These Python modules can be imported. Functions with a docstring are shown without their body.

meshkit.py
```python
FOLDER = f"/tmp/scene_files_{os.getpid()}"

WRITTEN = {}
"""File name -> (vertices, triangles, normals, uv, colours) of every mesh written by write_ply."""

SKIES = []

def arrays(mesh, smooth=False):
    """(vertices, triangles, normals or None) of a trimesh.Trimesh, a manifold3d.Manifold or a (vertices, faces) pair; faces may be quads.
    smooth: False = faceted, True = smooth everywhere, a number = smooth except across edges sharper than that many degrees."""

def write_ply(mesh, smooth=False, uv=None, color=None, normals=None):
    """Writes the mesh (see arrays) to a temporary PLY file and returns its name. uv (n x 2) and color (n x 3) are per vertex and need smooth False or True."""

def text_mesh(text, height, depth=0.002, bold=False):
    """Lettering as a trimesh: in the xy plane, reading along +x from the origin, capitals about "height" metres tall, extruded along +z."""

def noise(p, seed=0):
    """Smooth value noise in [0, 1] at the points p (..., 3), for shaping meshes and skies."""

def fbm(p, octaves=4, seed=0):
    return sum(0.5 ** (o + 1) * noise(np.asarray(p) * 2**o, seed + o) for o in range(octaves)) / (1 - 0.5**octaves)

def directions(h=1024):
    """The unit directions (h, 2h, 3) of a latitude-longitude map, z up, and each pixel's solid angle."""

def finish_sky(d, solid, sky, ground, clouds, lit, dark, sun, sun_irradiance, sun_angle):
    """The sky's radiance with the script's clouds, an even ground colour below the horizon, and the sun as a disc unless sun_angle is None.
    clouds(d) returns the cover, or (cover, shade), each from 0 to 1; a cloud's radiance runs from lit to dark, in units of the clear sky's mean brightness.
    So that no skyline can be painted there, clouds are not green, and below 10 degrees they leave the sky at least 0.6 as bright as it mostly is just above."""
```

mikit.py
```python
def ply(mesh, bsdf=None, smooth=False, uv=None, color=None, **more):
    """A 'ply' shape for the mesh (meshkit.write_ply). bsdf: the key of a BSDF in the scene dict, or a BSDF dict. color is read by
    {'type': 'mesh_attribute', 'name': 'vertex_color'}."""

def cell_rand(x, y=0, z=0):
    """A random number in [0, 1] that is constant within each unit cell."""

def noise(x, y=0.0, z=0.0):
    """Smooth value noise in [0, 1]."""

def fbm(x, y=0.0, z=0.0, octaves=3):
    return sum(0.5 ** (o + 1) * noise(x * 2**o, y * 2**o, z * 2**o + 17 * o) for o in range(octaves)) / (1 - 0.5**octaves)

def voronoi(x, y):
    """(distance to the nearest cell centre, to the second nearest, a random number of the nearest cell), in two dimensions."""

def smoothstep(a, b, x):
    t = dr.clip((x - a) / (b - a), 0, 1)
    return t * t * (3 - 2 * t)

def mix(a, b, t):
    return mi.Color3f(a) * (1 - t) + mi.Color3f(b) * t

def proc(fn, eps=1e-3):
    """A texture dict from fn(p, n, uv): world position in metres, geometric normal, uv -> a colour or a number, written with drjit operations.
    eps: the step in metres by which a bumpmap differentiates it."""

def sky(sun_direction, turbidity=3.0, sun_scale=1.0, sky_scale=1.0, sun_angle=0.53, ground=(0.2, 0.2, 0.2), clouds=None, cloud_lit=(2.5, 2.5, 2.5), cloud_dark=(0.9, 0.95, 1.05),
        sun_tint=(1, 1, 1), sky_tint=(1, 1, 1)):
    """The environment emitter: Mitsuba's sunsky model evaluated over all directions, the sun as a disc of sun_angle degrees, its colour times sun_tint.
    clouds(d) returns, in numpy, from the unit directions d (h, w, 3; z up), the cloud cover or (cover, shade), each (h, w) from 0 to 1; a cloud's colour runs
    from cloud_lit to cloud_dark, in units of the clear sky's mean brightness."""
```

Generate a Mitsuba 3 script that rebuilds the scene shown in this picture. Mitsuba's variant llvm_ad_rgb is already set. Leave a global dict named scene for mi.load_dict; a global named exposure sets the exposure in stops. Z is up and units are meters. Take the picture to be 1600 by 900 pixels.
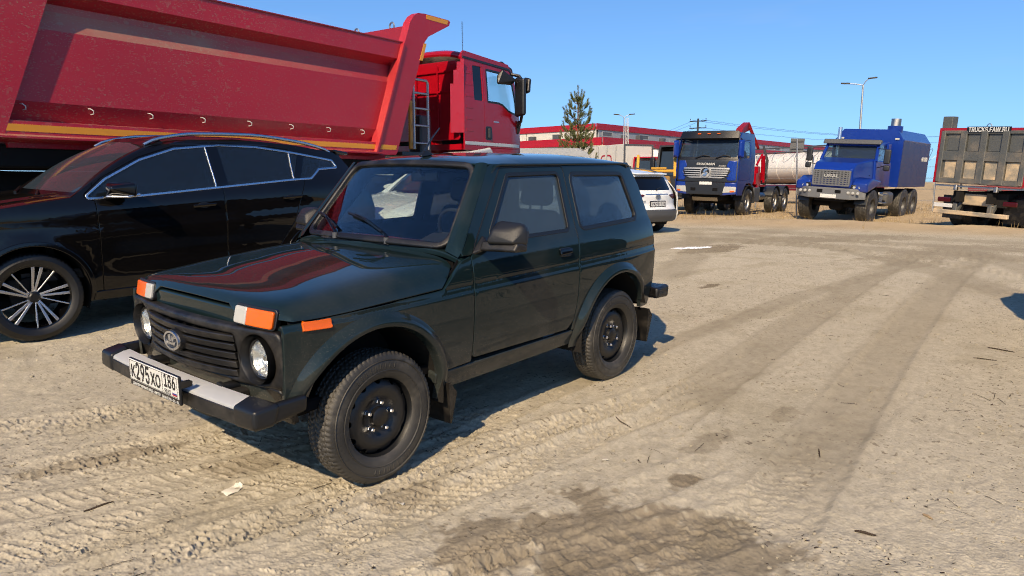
import math, random
import numpy as np, trimesh, mitsuba as mi, drjit as dr
import mikit, meshkit
from mikit import noise, fbm, voronoi, smoothstep, mix, cell_rand, proc
from shapely.geometry import Polygon, Point, box as sbox, LineString
from shapely import affinity
from shapely.ops import unary_union
from scipy.spatial import Delaunay
from scipy.interpolate import PchipInterpolator

T = mi.ScalarTransform4f
PI = math.pi
scene, labels, place = {}, {}, {}

# ------------------------------------------------------------------ camera, sky, exposure
CAM = np.array([2.2396, 3.4973, 1.3204]); YAW, PITCH = math.radians(219.861), math.radians(8.4244)
FWD = np.array([math.cos(YAW) * math.cos(PITCH), math.sin(YAW) * math.cos(PITCH), -math.sin(PITCH)])
scene['camera'] = {'type': 'perspective', 'fov': 71.182, 'fov_axis': 'x', 'near_clip': 0.05, 'far_clip': 6000.0,
                   'to_world': T().look_at(origin=CAM.tolist(), target=(CAM + FWD).tolist(), up=[0, 0, 1])}
SUN = np.array([1.176, 0.479, 0.955])
def wisps(d):
    az = np.arctan2(d[..., 1], d[..., 0]); el = np.arcsin(np.clip(d[..., 2], -1, 1))
    q = np.stack([az * 5.0 + el * 3, el * 34.0, az * 0 + 0.5], -1)
    return 0.10 * np.clip((meshkit.fbm(q, 4, 3) - 0.60) / 0.2, 0, 1) * np.clip(el / 0.1, 0, 1)
scene['sky'] = mikit.sky(SUN.tolist(), turbidity=3.0, sky_tint=(0.56, 0.83, 1.18), sky_scale=1.0, clouds=wisps, cloud_lit=(1.6, 1.7, 1.9), cloud_dark=(1.2, 1.3, 1.5), sun_tint=(1.0, 0.97, 0.92), ground=(0.3, 0.25, 0.18))
exposure = 2.12

# the slope that the two nearest cars stand on (1.85 degrees), as a transform from its own level frame
RG = np.array([[9.99692885e-01, -2.56433838e-04, 2.47804368e-02], [-2.56433838e-04, 9.99785884e-01, 2.06910806e-02], [-2.47804368e-02, -2.06910806e-02, 9.99478769e-01]])
P0 = np.array([-4.70511838, -2.30141291, 0.0])
SLOPE = np.eye(4); SLOPE[:3, :3] = RG; SLOPE[:3, 3] = P0 - RG @ P0

def pose(x, y, z=0, rz=0, base=None, rx=0, ry=0):
    m = np.eye(4); a = math.radians(rz); b = math.radians(rx); g = math.radians(ry)
    Rz = np.array([[math.cos(a), -math.sin(a), 0], [math.sin(a), math.cos(a), 0], [0, 0, 1]])
    Rx = np.array([[1, 0, 0], [0, math.cos(b), -math.sin(b)], [0, math.sin(b), math.cos(b)]])
    Ry = np.array([[math.cos(g), 0, math.sin(g)], [0, 1, 0], [-math.sin(g), 0, math.cos(g)]])
    m[:3, :3] = Rz @ Ry @ Rx; m[:3, 3] = (x, y, z)
    return m if base is None else base @ m

# ------------------------------------------------------------------ naming
def unique(key):
    if key not in scene and key not in labels: return key
    for k in range(1, 2000):
        n = f'{key}_{k:03d}'
        if n not in scene and n not in labels: return n

def thing(name, label, cat, M=None, group=None, kind=None):
    key = unique(name); place[key] = np.eye(4) if M is None else M
    labels[key] = {'label': label, 'category': cat}
    if group: labels[key]['group'] = group
    if kind: labels[key]['kind'] = kind
    return key

def part(holder, name, mesh, mat, smooth=35, label=None, kind=None):
    key = unique(holder + '__' + name)
    M = place[holder.split('__')[0]]
    scene[key] = mikit.ply(mesh, mat, smooth, to_world=T(M))
    if label or kind:
        labels[key] = {}
        if label: labels[key]['label'] = label
        if kind: labels[key]['kind'] = kind
    return key

def single(name, mesh, mat, label, cat, M=None, smooth=35, group=None, kind=None):
    key = thing(name, label, cat, M, group, kind)
    scene[key] = mikit.ply(mesh, mat, smooth, to_world=T(place[key]))
    return key

def structure(name, mesh, mat, smooth=35):
    key = unique(name)
    scene[key] = mikit.ply(mesh, mat, smooth)
    labels[key] = {'kind': 'structure', 'label': None}
    labels[key] = {'kind': 'structure'}
    return key

def piece(holder, name, src_key, M):
    """a copy of an entry's mesh under another transform"""
    key = unique(holder + '__' + name)
    scene[key] = {**scene[src_key], 'to_world': T(place[holder.split('__')[0]] @ M)}
    return key

# ------------------------------------------------------------------ mesh helpers
def mesh(v, f):
    f = np.asarray(f)
    if f.shape[1] == 4: f = np.vstack([f[:, [0, 1, 2]], f[:, [0, 2, 3]]])
    return trimesh.Trimesh(np.asarray(v, float), f, process=False)

def cat(*ms):
    flat = []
    for m in ms: flat += list(m) if isinstance(m, (list, tuple)) else [m]
    return trimesh.util.concatenate(flat)

def hull(pts):
    m = trimesh.convex.convex_hull(np.asarray(pts, float)); return trimesh.Trimesh(m.vertices, m.faces, process=False)

def box(c, s, ch=0.0):
    c, h = np.array(c, float), np.array(s, float) / 2
    ch = min(ch, 0.45 * 2 * h.min())
    if ch <= 0:
        m = trimesh.creation.box(extents=h * 2); m.apply_translation(c); return m
    pts = [c + (2 * np.array(sg) - 1) * (h - ch * (1 - np.eye(3)[k])) for sg in np.ndindex(2, 2, 2) for k in range(3)]
    return hull(pts)

_SPH = trimesh.creation.icosphere(subdivisions=1).vertices
def rbox(c, s, r):
    c, h = np.array(c, float), np.array(s, float) / 2
    r = min(r, h.min() * 0.98)
    return hull(np.concatenate([c + (np.array(sg) * 2 - 1) * (h - r) + _SPH * r for sg in np.ndindex(2, 2, 2)]))

def rhull(pts, r):
    return hull(np.concatenate([np.array(p, float) + _SPH * (r if np.isscalar(r) else r[i]) for i, p in enumerate(pts)]))

def turn(m, axis, deg, at=(0, 0, 0)):
    m = m.copy(); m.apply_transform(trimesh.transformations.rotation_matrix(math.radians(deg), axis, at)); return m

def move(m, x=0, y=0, z=0):
    m = m.copy(); m.apply_translation((x, y, z)); return m

def mir(m):
    v = np.array(m.vertices); v[:, 1] *= -1
    return trimesh.Trimesh(v, np.array(m.faces)[:, ::-1], process=False)

def mat4(m, M):
    m = m.copy(); m.apply_transform(M); return m

def tube(pts, r, n=8, cap=True, closed=False):
    p = np.asarray(pts, float); k = len(p)
    if closed: t = np.roll(p, -1, 0) - np.roll(p, 1, 0)
    else: t = np.gradient(p, axis=0)
    t /= np.linalg.norm(t, axis=1, keepdims=True) + 1e-12
    up = np.array([0, 0, 1.0]) if abs(t[0][2]) < 0.9 else np.array([1.0, 0, 0])
    a = np.linspace(0, 2 * PI, n, endpoint=False)
    rr = np.broadcast_to(r, (k,))
    V = []
    b = np.cross(t[0], up); b /= np.linalg.norm(b)
    for i in range(k):
        b = b - t[i] * (b @ t[i]); b /= np.linalg.norm(b) + 1e-12
        c = np.cross(t[i], b)
        V.append(p[i] + rr[i] * (np.cos(a)[:, None] * b + np.sin(a)[:, None] * c))
    V = np.concatenate(V); F = []
    for i in range(k if closed else k - 1):
        j = (i + 1) % k
        for q in range(n):
            F.append((i * n + q, i * n + (q + 1) % n, j * n + (q + 1) % n, j * n + q))
    m = mesh(V, F)
    if cap and not closed:
        m = cat(m, mesh(np.vstack([V[:n], p[:1]]), [(( q + 1) % n, q, n) for q in range(n)]), mesh(np.vstack([V[-n:], p[-1:]]), [(q, (q + 1) % n, n) for q in range(n)]))
    return m

def cyl(p0, p1, r, n=16, r2=None):
    return tube([p0, p1], [r, r if r2 is None else r2], n)

def lathe(profile, n=32, axis='y', at=(0, 0, 0), close=False, arc=None):
    """profile: (radius, along-axis) pairs turned about the axis."""
    pr = np.array(profile, float); k = len(pr)
    a = np.linspace(0, 2 * PI, n, endpoint=False) if arc is None else np.linspace(*arc, n)
    c, s = np.cos(a)[:, None], np.sin(a)[:, None]
    o = np.zeros((n, k)); R = pr[None, :, 0]; H = pr[None, :, 1] + o
    X = {'y': (R * c, H, R * s), 'z': (R * c, R * s, H), 'x': (H, R * c, R * s)}[axis]
    V = np.stack(X, -1).reshape(-1, 3) + np.array(at)
    F = []
    for i in range(n if arc is None else n - 1):
        j = (i + 1) % n
        for q in range(k - 1): F.append((i * k + q, i * k + q + 1, j * k + q + 1, j * k + q))
    m = mesh(V, F)
    if axis == 'y': pass
    else: m.faces = m.faces[:, ::-1]
    return m

def extr(poly, h0, h1, axis='z', ch=0.0):
    """polygon extruded from h0 to h1. axis 'z': (x,y); 'y': (x,z) along y; 'x': (y,z) along x."""
    if not isinstance(poly, Polygon) and not hasattr(poly, 'geoms'): poly = Polygon(poly)
    ms = []
    for g in getattr(poly, 'geoms', [poly]):
        if g.is_empty or g.area < 1e-9: continue
        ms.append(trimesh.creation.extrude_polygon(g, h1 - h0, engine='earcut'))
    m = cat(*ms) if len(ms) > 1 else ms[0]
    v = np.array(m.vertices); v[:, 2] += h0
    if axis == 'y': v = v[:, [0, 2, 1]]; return trimesh.Trimesh(v, m.faces[:, ::-1], process=False)
    if axis == 'x': v = v[:, [2, 0, 1]]
    return trimesh.Trimesh(v, m.faces, process=False)

def rpoly(pts, r=0.02):
    """polygon with rounded corners"""
    g = Polygon(pts) if not isinstance(pts, Polygon) else pts
    return g.buffer(-r, join_style=2).buffer(2 * r, quad_segs=6).buffer(-r, join_style=2) if r > 0 else g

def softround(g, r):
    return g.buffer(-r, quad_segs=6).buffer(2 * r, quad_segs=6).buffer(-r, quad_segs=6)

def ring_pts(ring, step):
    L = np.array(ring.coords)[:-1]
    if ring.is_ccw is False: L = L[::-1]
    out = []
    for a, b in zip(L, np.roll(L, -1, 0)):
        d = np.linalg.norm(b - a); k = max(1, int(math.ceil(d / step)))
        out += [a + (b - a) * i / k for i in range(k)]
    P = np.array(out)
    keep = np.linalg.norm(P - np.roll(P, 1, 0), axis=1) > 1e-5
    return P[keep]

def panel(poly, f, depth=0.02, r=0.005, res=0.03, sgn=1, steps=3, extra=None):
    """sheet over a polygon (u,v), mapped by f(u,v)->xyz, edge rounded with radius r and turned in to the given depth against the normal."""
    import shapely
    out = []
    for g in getattr(poly, 'geoms', [poly]):
        if g.is_empty or g.area < 1e-8: continue
        rings = [(ring_pts(g.exterior, res), 1)] + [(ring_pts(h, res), -1) for h in g.interiors]
        P0s, N2 = [], []
        for P, side in rings:
            e = np.roll(P, -1, 0) - P; e /= np.linalg.norm(e, axis=1, keepdims=True)
            nrm = np.stack([e[:, 1], -e[:, 0]], 1)
            m_ = nrm + np.roll(nrm, 1, 0); q = np.linalg.norm(m_, axis=1, keepdims=True); m_ /= np.maximum(q, 1e-9)
            m_ /= np.maximum((m_ * nrm).sum(1, keepdims=True), 0.5)
            P0s.append(P); N2.append(m_ * side)
        P1 = np.concatenate([P - n * r for P, n in zip(P0s, N2)])
        inner = g.buffer(-r * 0.98)
        x0, y0, x1, y1 = g.bounds
        gx, gy = np.meshgrid(np.arange(x0, x1, res), np.arange(y0, y1, res)); G = np.c_[gx.ravel(), gy.ravel()]
        core = g.buffer(-r - 0.45 * res)
        G = G[shapely.contains_xy(core, G[:, 0], G[:, 1])] if not core.is_empty else G[:0]
        if extra is not None and not core.is_empty:
            G = np.vstack([G, extra[shapely.contains_xy(core, extra[:, 0], extra[:, 1])]])
        pts = np.vstack([P1, G])
        tri = Delaunay(pts).simplices
        a, b, c = pts[tri[:, 0]], pts[tri[:, 1]], pts[tri[:, 2]]
        cr = (b[:, 0] - a[:, 0]) * (c[:, 1] - a[:, 1]) - (b[:, 1] - a[:, 1]) * (c[:, 0] - a[:, 0])
        tri = np.where((cr < 0)[:, None], tri[:, ::-1], tri)
        cen = (a + b + c) / 3
        tri = tri[shapely.contains_xy(inner, cen[:, 0], cen[:, 1]) & (np.abs(cr) > 1e-12)]
        def S(P, d):
            u, v = P[:, 0], P[:, 1]; h = 1e-4
            X = f(u, v); n = np.cross(f(u + h, v) - f(u - h, v), f(u, v + h) - f(u, v - h))
            n = n / np.maximum(np.linalg.norm(n, axis=1, keepdims=True), 1e-12) * sgn
            return X - n * np.asarray(d)[..., None]
        V = [S(pts, np.zeros(len(pts)))]; F = [tri]
        base, off = len(pts), 0
        for P, n in zip(P0s, N2):
            k = len(P); prev = np.arange(off, off + k); off += k
            lv = [(P - n * r + n * r * math.sin(t), r * (1 - math.cos(t))) for t in np.linspace(0, PI / 2, steps + 1)[1:]] + [(P, depth)]
            for Q, d in lv:
                V.append(S(Q, np.full(k, d))); cur = np.arange(base, base + k); base += k
                pa, pb, ca, cb = prev, np.roll(prev, -1), cur, np.roll(cur, -1)
                side = rings[[i for i in range(len(P0s)) if P0s[i] is P][0]][1]
                q = np.concatenate([np.stack([pa, ca, cb], 1), np.stack([pa, cb, pb], 1)])
                F.append(q if side > 0 else q[:, ::-1]); prev = cur
        F = np.concatenate(F)
        if sgn < 0: F = F[:, ::-1]
        out.append(trimesh.Trimesh(np.concatenate(V), F, process=False))
    return cat(*out) if len(out) > 1 else out[0]

def grid(f, u, v, flip=False):
    """surface through f(u,v) on the grid u x v"""
    U, V = np.meshgrid(u, v, indexing='ij'); X = f(U.ravel(), V.ravel()); nu, nv = len(u), len(v)
    i = np.arange(nu * nv).reshape(nu, nv)
    F = np.stack([i[:-1, :-1], i[1:, :-1], i[1:, 1:], i[:-1, 1:]], -1).reshape(-1, 4)
    return mesh(X, F[:, ::-1] if flip else F)

def text(s, h, depth=0.003, bold=True, plane='x', center=True, width=None):
    """lettering; plane 'x': faces +x, reads along +y; 'y': faces +y, reads along -x; '-x': faces -x, reads along -y; '-y': faces -y, reads along +x"""
    m = meshkit.text_mesh(s, h, depth, bold); v = np.array(m.vertices)
    if center: v[:, 0] -= (v[:, 0].min() + v[:, 0].max()) / 2
    if width: v[:, 0] *= width / (v[:, 0].max() - v[:, 0].min())
    X, Y, Z = v.T
    W = {'x': (Z, X, Y), 'y': (-X, Z, Y), '-x': (-Z, -X, Y), '-y': (X, -Z, Y)}[plane]
    return trimesh.Trimesh(np.stack(W, 1), m.faces, process=False)

# ------------------------------------------------------------------ materials
def rgb(*c): return {'type': 'rgb', 'value': list(map(float, c))}
def two(d): return {'type': 'twosided', 'bsdf': d}
def matte(key, c): scene[key] = two({'type': 'diffuse', 'reflectance': c if isinstance(c, dict) else rgb(*c)}); return key
def gloss(key, c, a=0.1, ior=1.5): scene[key] = two({'type': 'roughplastic', 'diffuse_reflectance': c if isinstance(c, dict) else rgb(*c), 'alpha': a, 'int_ior': ior, 'nonlinear': True}); return key
def metal(key, c, a=0.2): scene[key] = two({'type': 'roughconductor', 'material': 'none', 'specular_reflectance': rgb(*c), 'alpha': a}); return key
def mirrorpaint(c): return {'type': 'plastic', 'diffuse_reflectance': c if isinstance(c, dict) else rgb(*c), 'int_ior': 1.45, 'nonlinear': True}
def dusty(key, paint, dust, weight): scene[key] = two({'type': 'blendbsdf', 'weight': weight, 'a': paint, 'b': {'type': 'diffuse', 'reflectance': rgb(*dust)}}); return key

def sc(p, s): return p.x * s, p.y * s, p.z * s
def scratches(x, y, k, th):
    """thin short streaks in the plane (x,y)"""
    ang = noise(dr.floor(x * k) * 7.1, dr.floor(y * k) * 3.3) * 2.2 - 0.4
    c, s = dr.cos(ang), dr.sin(ang)
    cx, cy = x * k - dr.floor(x * k) - 0.5, y * k - dr.floor(y * k) - 0.5
    r = cell_rand(dr.floor(x * k), dr.floor(y * k), 5) - 0.5
    a, b = cx * s + cy * c, cx * c - cy * s + r * 0.6
    return dr.select((dr.abs(b) < th) & (dr.abs(a) < 0.34) & (cell_rand(dr.floor(x * k), dr.floor(y * k), 9) > 0.45), mi.Float(1), mi.Float(0))
def green_dust(p, n, uv):
    low = smoothstep(0.80, 0.18, p.z)
    d = 0.006 + 0.024 * fbm(*sc(p, 5.0)) + 0.19 * dr.square(low) * (0.35 + 0.65 * fbm(*sc(p, 14.0)))
    sp = smoothstep(0.74, 0.88, noise(*sc(p, 170.0))) * (0.02 + 0.38 * low * smoothstep(0.4, 0.65, fbm(*sc(p, 3.0))))
    cl = smoothstep(0.48, 0.68, fbm(*sc(p, 4.0)))
    s = (scratches(p.x + p.z * 0.3, p.z + p.y * 0.25, 26.0, 0.02) + scratches(p.x * 1.1 + 5, p.z - p.x * 0.4 + p.y * 0.2, 44.0, 0.025)) * (0.03 + 0.30 * low) * cl * (0.2 + noise(*sc(p, 60.0)))
    d = d + 0.10 * low * smoothstep(0.4, 0.75, fbm(p.x * 7, p.y * 7, p.z * 2.0)) + 0.05 * smoothstep(0.55, 0.8, fbm(*sc(p, 2.5)))
    return dr.clip(d + sp + s, 0.0, 0.9)
dusty('paint_dark_green', mirrorpaint((0.006, 0.025, 0.031)), (0.20, 0.18, 0.15), proc(green_dust))
def black_dust(p, n, uv):
    low = smoothstep(0.55, 0.0, p.z)
    return dr.clip(0.004 + 0.012 * fbm(*sc(p, 4.0)) + 0.22 * dr.square(low) * fbm(*sc(p, 11.0)), 0, 0.9)
dusty('paint_black', mirrorpaint((0.0035, 0.0035, 0.0045)), (0.20, 0.17, 0.14), proc(black_dust))
scene['paint_white'] = two({'type': 'blendbsdf', 'weight': 0.06, 'a': mirrorpaint((0.84, 0.85, 0.85)), 'b': {'type': 'diffuse', 'reflectance': rgb(0.4, 0.37, 0.32)}})
scene['paint_grey'] = two(mirrorpaint((0.10, 0.11, 0.12)))
def red_spots(p, n, uv):
    x, y, z = p.x, p.y, p.z
    m = 0.35 + 0.65 * smoothstep(0.35, 0.7, fbm(x * 0.9, y * 0.9, z * 1.2))
    left = smoothstep(-6.2, -1.8, x)
    s = smoothstep(0.71, 0.80, noise(x * 64, y * 64, z * 92)) * 0.85 + smoothstep(0.74, 0.86, noise(x * 30, y * 30, z * 22)) * 0.5 + 0.14 * fbm(x * 5, y * 5, z * 9)
    sc_ = scratches(x * 0.9 + z * 0.15, z, 3.5, 0.006) * 0.5 + scratches(x + 3.3, z * 1.2 + x * 0.1, 9.0, 0.012) * 0.5
    dustc = 0.01 + 0.08 * fbm(x * 1.5, y, z * 3) + smoothstep(0.05, 0.28, n.z) * (0.25 + 0.75 * fbm(x * 2.2, y, z * 5)) * (0.10 + 0.90 * left)
    w = dr.clip(s * (0.08 + 0.92 * left) * m * 0.80 + sc_ * (0.2 + 0.8 * noise(x * 3, z * 3)) * 0.5 + dustc, 0, 1)
    return mix(mix((0.68, 0.012, 0.048), (0.56, 0.011, 0.040), fbm(x * 0.7, y * 0.7, z)), (0.55, 0.34, 0.25), w)
scene['paint_red_worn'] = two({'type': 'roughplastic', 'diffuse_reflectance': proc(red_spots), 'alpha': 0.22, 'nonlinear': True})
gloss('paint_red', (0.52, 0.008, 0.026), 0.06)
gloss('paint_red_old', (0.42, 0.03, 0.04), 0.25)
def blue_dust(p, n, uv):
    low = smoothstep(1.7, 0.5, p.z)
    return mix((0.012, 0.065, 0.42), (0.22, 0.21, 0.2), dr.clip(0.03 + 0.55 * low * (0.3 + fbm(*sc(p, 3.0))) - 0.12, 0.02, 0.8))
gloss('paint_blue', proc(blue_dust), 0.08)
gloss('paint_blue_grey', (0.012, 0.055, 0.34), 0.06)
gloss('paint_yellow', (0.75, 0.50, 0.07), 0.2)
gloss('stripe_yellow', (0.88, 0.50, 0.04), 0.2)
gloss('plastic_black', (0.020, 0.020, 0.021), 0.22)
def blackdust(p, n, uv): return mix((0.012, 0.012, 0.013), (0.14, 0.125, 0.105), 0.05 + 0.45 * smoothstep(0.42, 0.75, fbm(*sc(p, 9.0))) * (0.35 + 0.65 * noise(*sc(p, 55.0))))
gloss('plastic_dusty', proc(blackdust), 0.3)
gloss('gloss_black', (0.006, 0.006, 0.007), 0.03)
matte('dark', (0.010, 0.010, 0.011))
matte('underbody', (0.022, 0.021, 0.02))
def rubber(p, n, uv): return mix((0.030, 0.030, 0.029), (0.27, 0.245, 0.20), dr.clip(0.17 + 0.6 * smoothstep(0.4, 0.8, fbm(*sc(p, 7.0))) * noise(*sc(p, 40.0)) + 0.25 * smoothstep(0.1, -0.15, p.z), 0, 0.7))
gloss('rubber_clean', (0.020, 0.020, 0.020), 0.35)
scene['rubber'] = two({'type': 'roughplastic', 'diffuse_reflectance': proc(rubber), 'alpha': 0.4, 'nonlinear': True})
gloss('rubber_seal', (0.02, 0.02, 0.02), 0.35)
gloss('wheel_black', (0.027, 0.028, 0.03), 0.24)
metal('bright_metal', (0.82, 0.83, 0.85), 0.18)
metal('reflector', (0.90, 0.92, 0.93), 0.13)
metal('chrome', (0.75, 0.76, 0.78), 0.06)
metal('satin_trim', (0.60, 0.62, 0.66), 0.22)
metal('dull_steel', (0.42, 0.42, 0.41), 0.35)
gloss('silver_paint', (0.62, 0.63, 0.64), 0.2)
gloss('plastic_grey', (0.16, 0.165, 0.17), 0.25)
gloss('box_side', (0.05, 0.085, 0.26), 0.3)
gloss('bumper_grey', (0.26, 0.27, 0.28), 0.3)
gloss('front_grey', (0.045, 0.05, 0.058), 0.2)
gloss('plastic_mid', (0.055, 0.058, 0.062), 0.25)
gloss('fabric', (0.03, 0.03, 0.033), 0.5)
gloss('skirt_white', (0.72, 0.72, 0.70), 0.25)
gloss('plate_white', (0.80, 0.80, 0.78), 0.2)
gloss('plate_ink', (0.01, 0.01, 0.012), 0.3)
gloss('ink_blue', (0.02, 0.05, 0.4), 0.3); gloss('ink_red', (0.5, 0.02, 0.02), 0.3)
gloss('lens_orange', (0.85, 0.23, 0.01), 0.12)
gloss('mirror_shell', (0.035, 0.035, 0.036), 0.33)
gloss('lens_white', (0.62, 0.62, 0.60), 0.1)
gloss('lens_red', (0.12, 0.004, 0.006), 0.1)
gloss('logo_red', (0.55, 0.01, 0.03), 0.3)
scene['glass'] = {'type': 'thindielectric', 'int_ior': 1.5, 'specular_transmittance': rgb(0.80, 0.86, 0.84)}
scene['glass_dusty'] = {'type': 'blendbsdf', 'weight': 0.42, 'a': {'type': 'thindielectric', 'int_ior': 1.52, 'specular_transmittance': rgb(0.36, 0.42, 0.42)}, 'b': two({'type': 'diffuse', 'reflectance': rgb(0.075, 0.115, 0.16)})}
scene['glass_tint'] = {'type': 'blendbsdf', 'weight': 0.10, 'a': {'type': 'thindielectric', 'int_ior': 1.52, 'specular_transmittance': rgb(0.05, 0.06, 0.07)}, 'b': two({'type': 'diffuse', 'reflectance': rgb(0.06, 0.085, 0.11)})}
scene['glass_mid'] = {'type': 'blendbsdf', 'weight': 0.15, 'a': {'type': 'thindielectric', 'int_ior': 1.52, 'specular_transmittance': rgb(0.66, 0.76, 0.74)}, 'b': two({'type': 'diffuse', 'reflectance': rgb(0.11, 0.155, 0.20)})}
scene['glass_lamp'] = {'type': 'thindielectric', 'int_ior': 1.5, 'specular_transmittance': rgb(0.95, 0.96, 0.95)}
# ------------------------------------------------------------------ the ground: one sheet to the horizon, with ruts and tread prints
F2, KS = FWD[:2] / np.linalg.norm(FWD[:2]), math.tan(math.radians(1.85))
def base_height(x, y):
    s = (x - P0[0]) * F2[0] + (y - P0[1]) * F2[1]
    return -0.02 * np.logaddexp(0, -KS * s / 0.02)
def sst(a, b, x): t = np.clip((x - a) / (b - a), 0, 1); return t * t * (3 - 2 * t)
def N3(x, y, s, seed=0): return meshkit.noise(np.stack([x * s, y * s, 0 * x + 0.37], -1), seed)
def FB(x, y, s, o=4, seed=0): return meshkit.fbm(np.stack([x * s, y * s, 0 * x + 0.37], -1), o, seed)

TRACKS = [  # start x, y, direction (degrees), length, bend, width, pattern, depth
    (1.75, -0.50, 155, 3.2, 0.02, 0.24, 0, 1.0), (1.6, -0.93, 160, 2.2, 0.03, 0.26, 1, 1.0), (1.9, 0.42, 167, 4.6, 0.01, 0.24, 1, 1.1), (1.7, 0.02, 164, 2.6, 0.015, 0.22, 0, 0.9),
    (1.6, -1.5, 170, 2.0, 0.02, 0.24, 0, 0.8), (1.2, 0.98, 172, 5.0, 0.006, 0.23, 0, 0.9), (1.5, 1.28, 158, 2.4, 0.0, 0.30, 2, 1.2), (0.4, 1.75, 152, 1.6, 0.0, 0.34, 2, 1.1), (0.9, 0.72, 182, 3.2, 0.0, 0.18, 0, 1.0),
    (-1.5, 1.48, 184.5, 13, -0.0015, 0.34, 3, 0.55), (-0.6, 2.48, 185.5, 12, -0.003, 0.36, 3, 0.55), (-3, 0.6, 184, 9, -0.012, 0.22, 0, 0.7), (-3, -0.9, 178, 9, -0.01, 0.22, 1, 0.6), (-5, -2.6, 175, 12, 0.0, 0.3, 1, 0.8),
    (-9, 3.4, 222, 9, 0.01, 0.45, 3, 1.4), (-10, 4.6, 222, 10, 0.01, 0.45, 3, 1.2), (-12, 2.0, 250, 8, 0.02, 0.5, 3, 1.5), (2.2, -2.2, 150, 3, 0.02, 0.26, 1, 1.0), (1.45, 0.22, 162, 3.4, 0.01, 0.20, 1, 0.8), (1.3, 0.80, 168, 3.6, 0.01, 0.20, 0, 0.8), (1.5, -0.75, 158, 2.2, 0.02, 0.22, 0, 0.8), (1.0, 1.45, 166, 2.4, 0.01, 0.22, 1, 0.9), (0.9, -1.25, 166, 2.6, 0.02, 0.22, 1, 0.8), (0.6, 2.2, 176, 4, 0.0, 0.25, 0, 0.5)]
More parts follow.
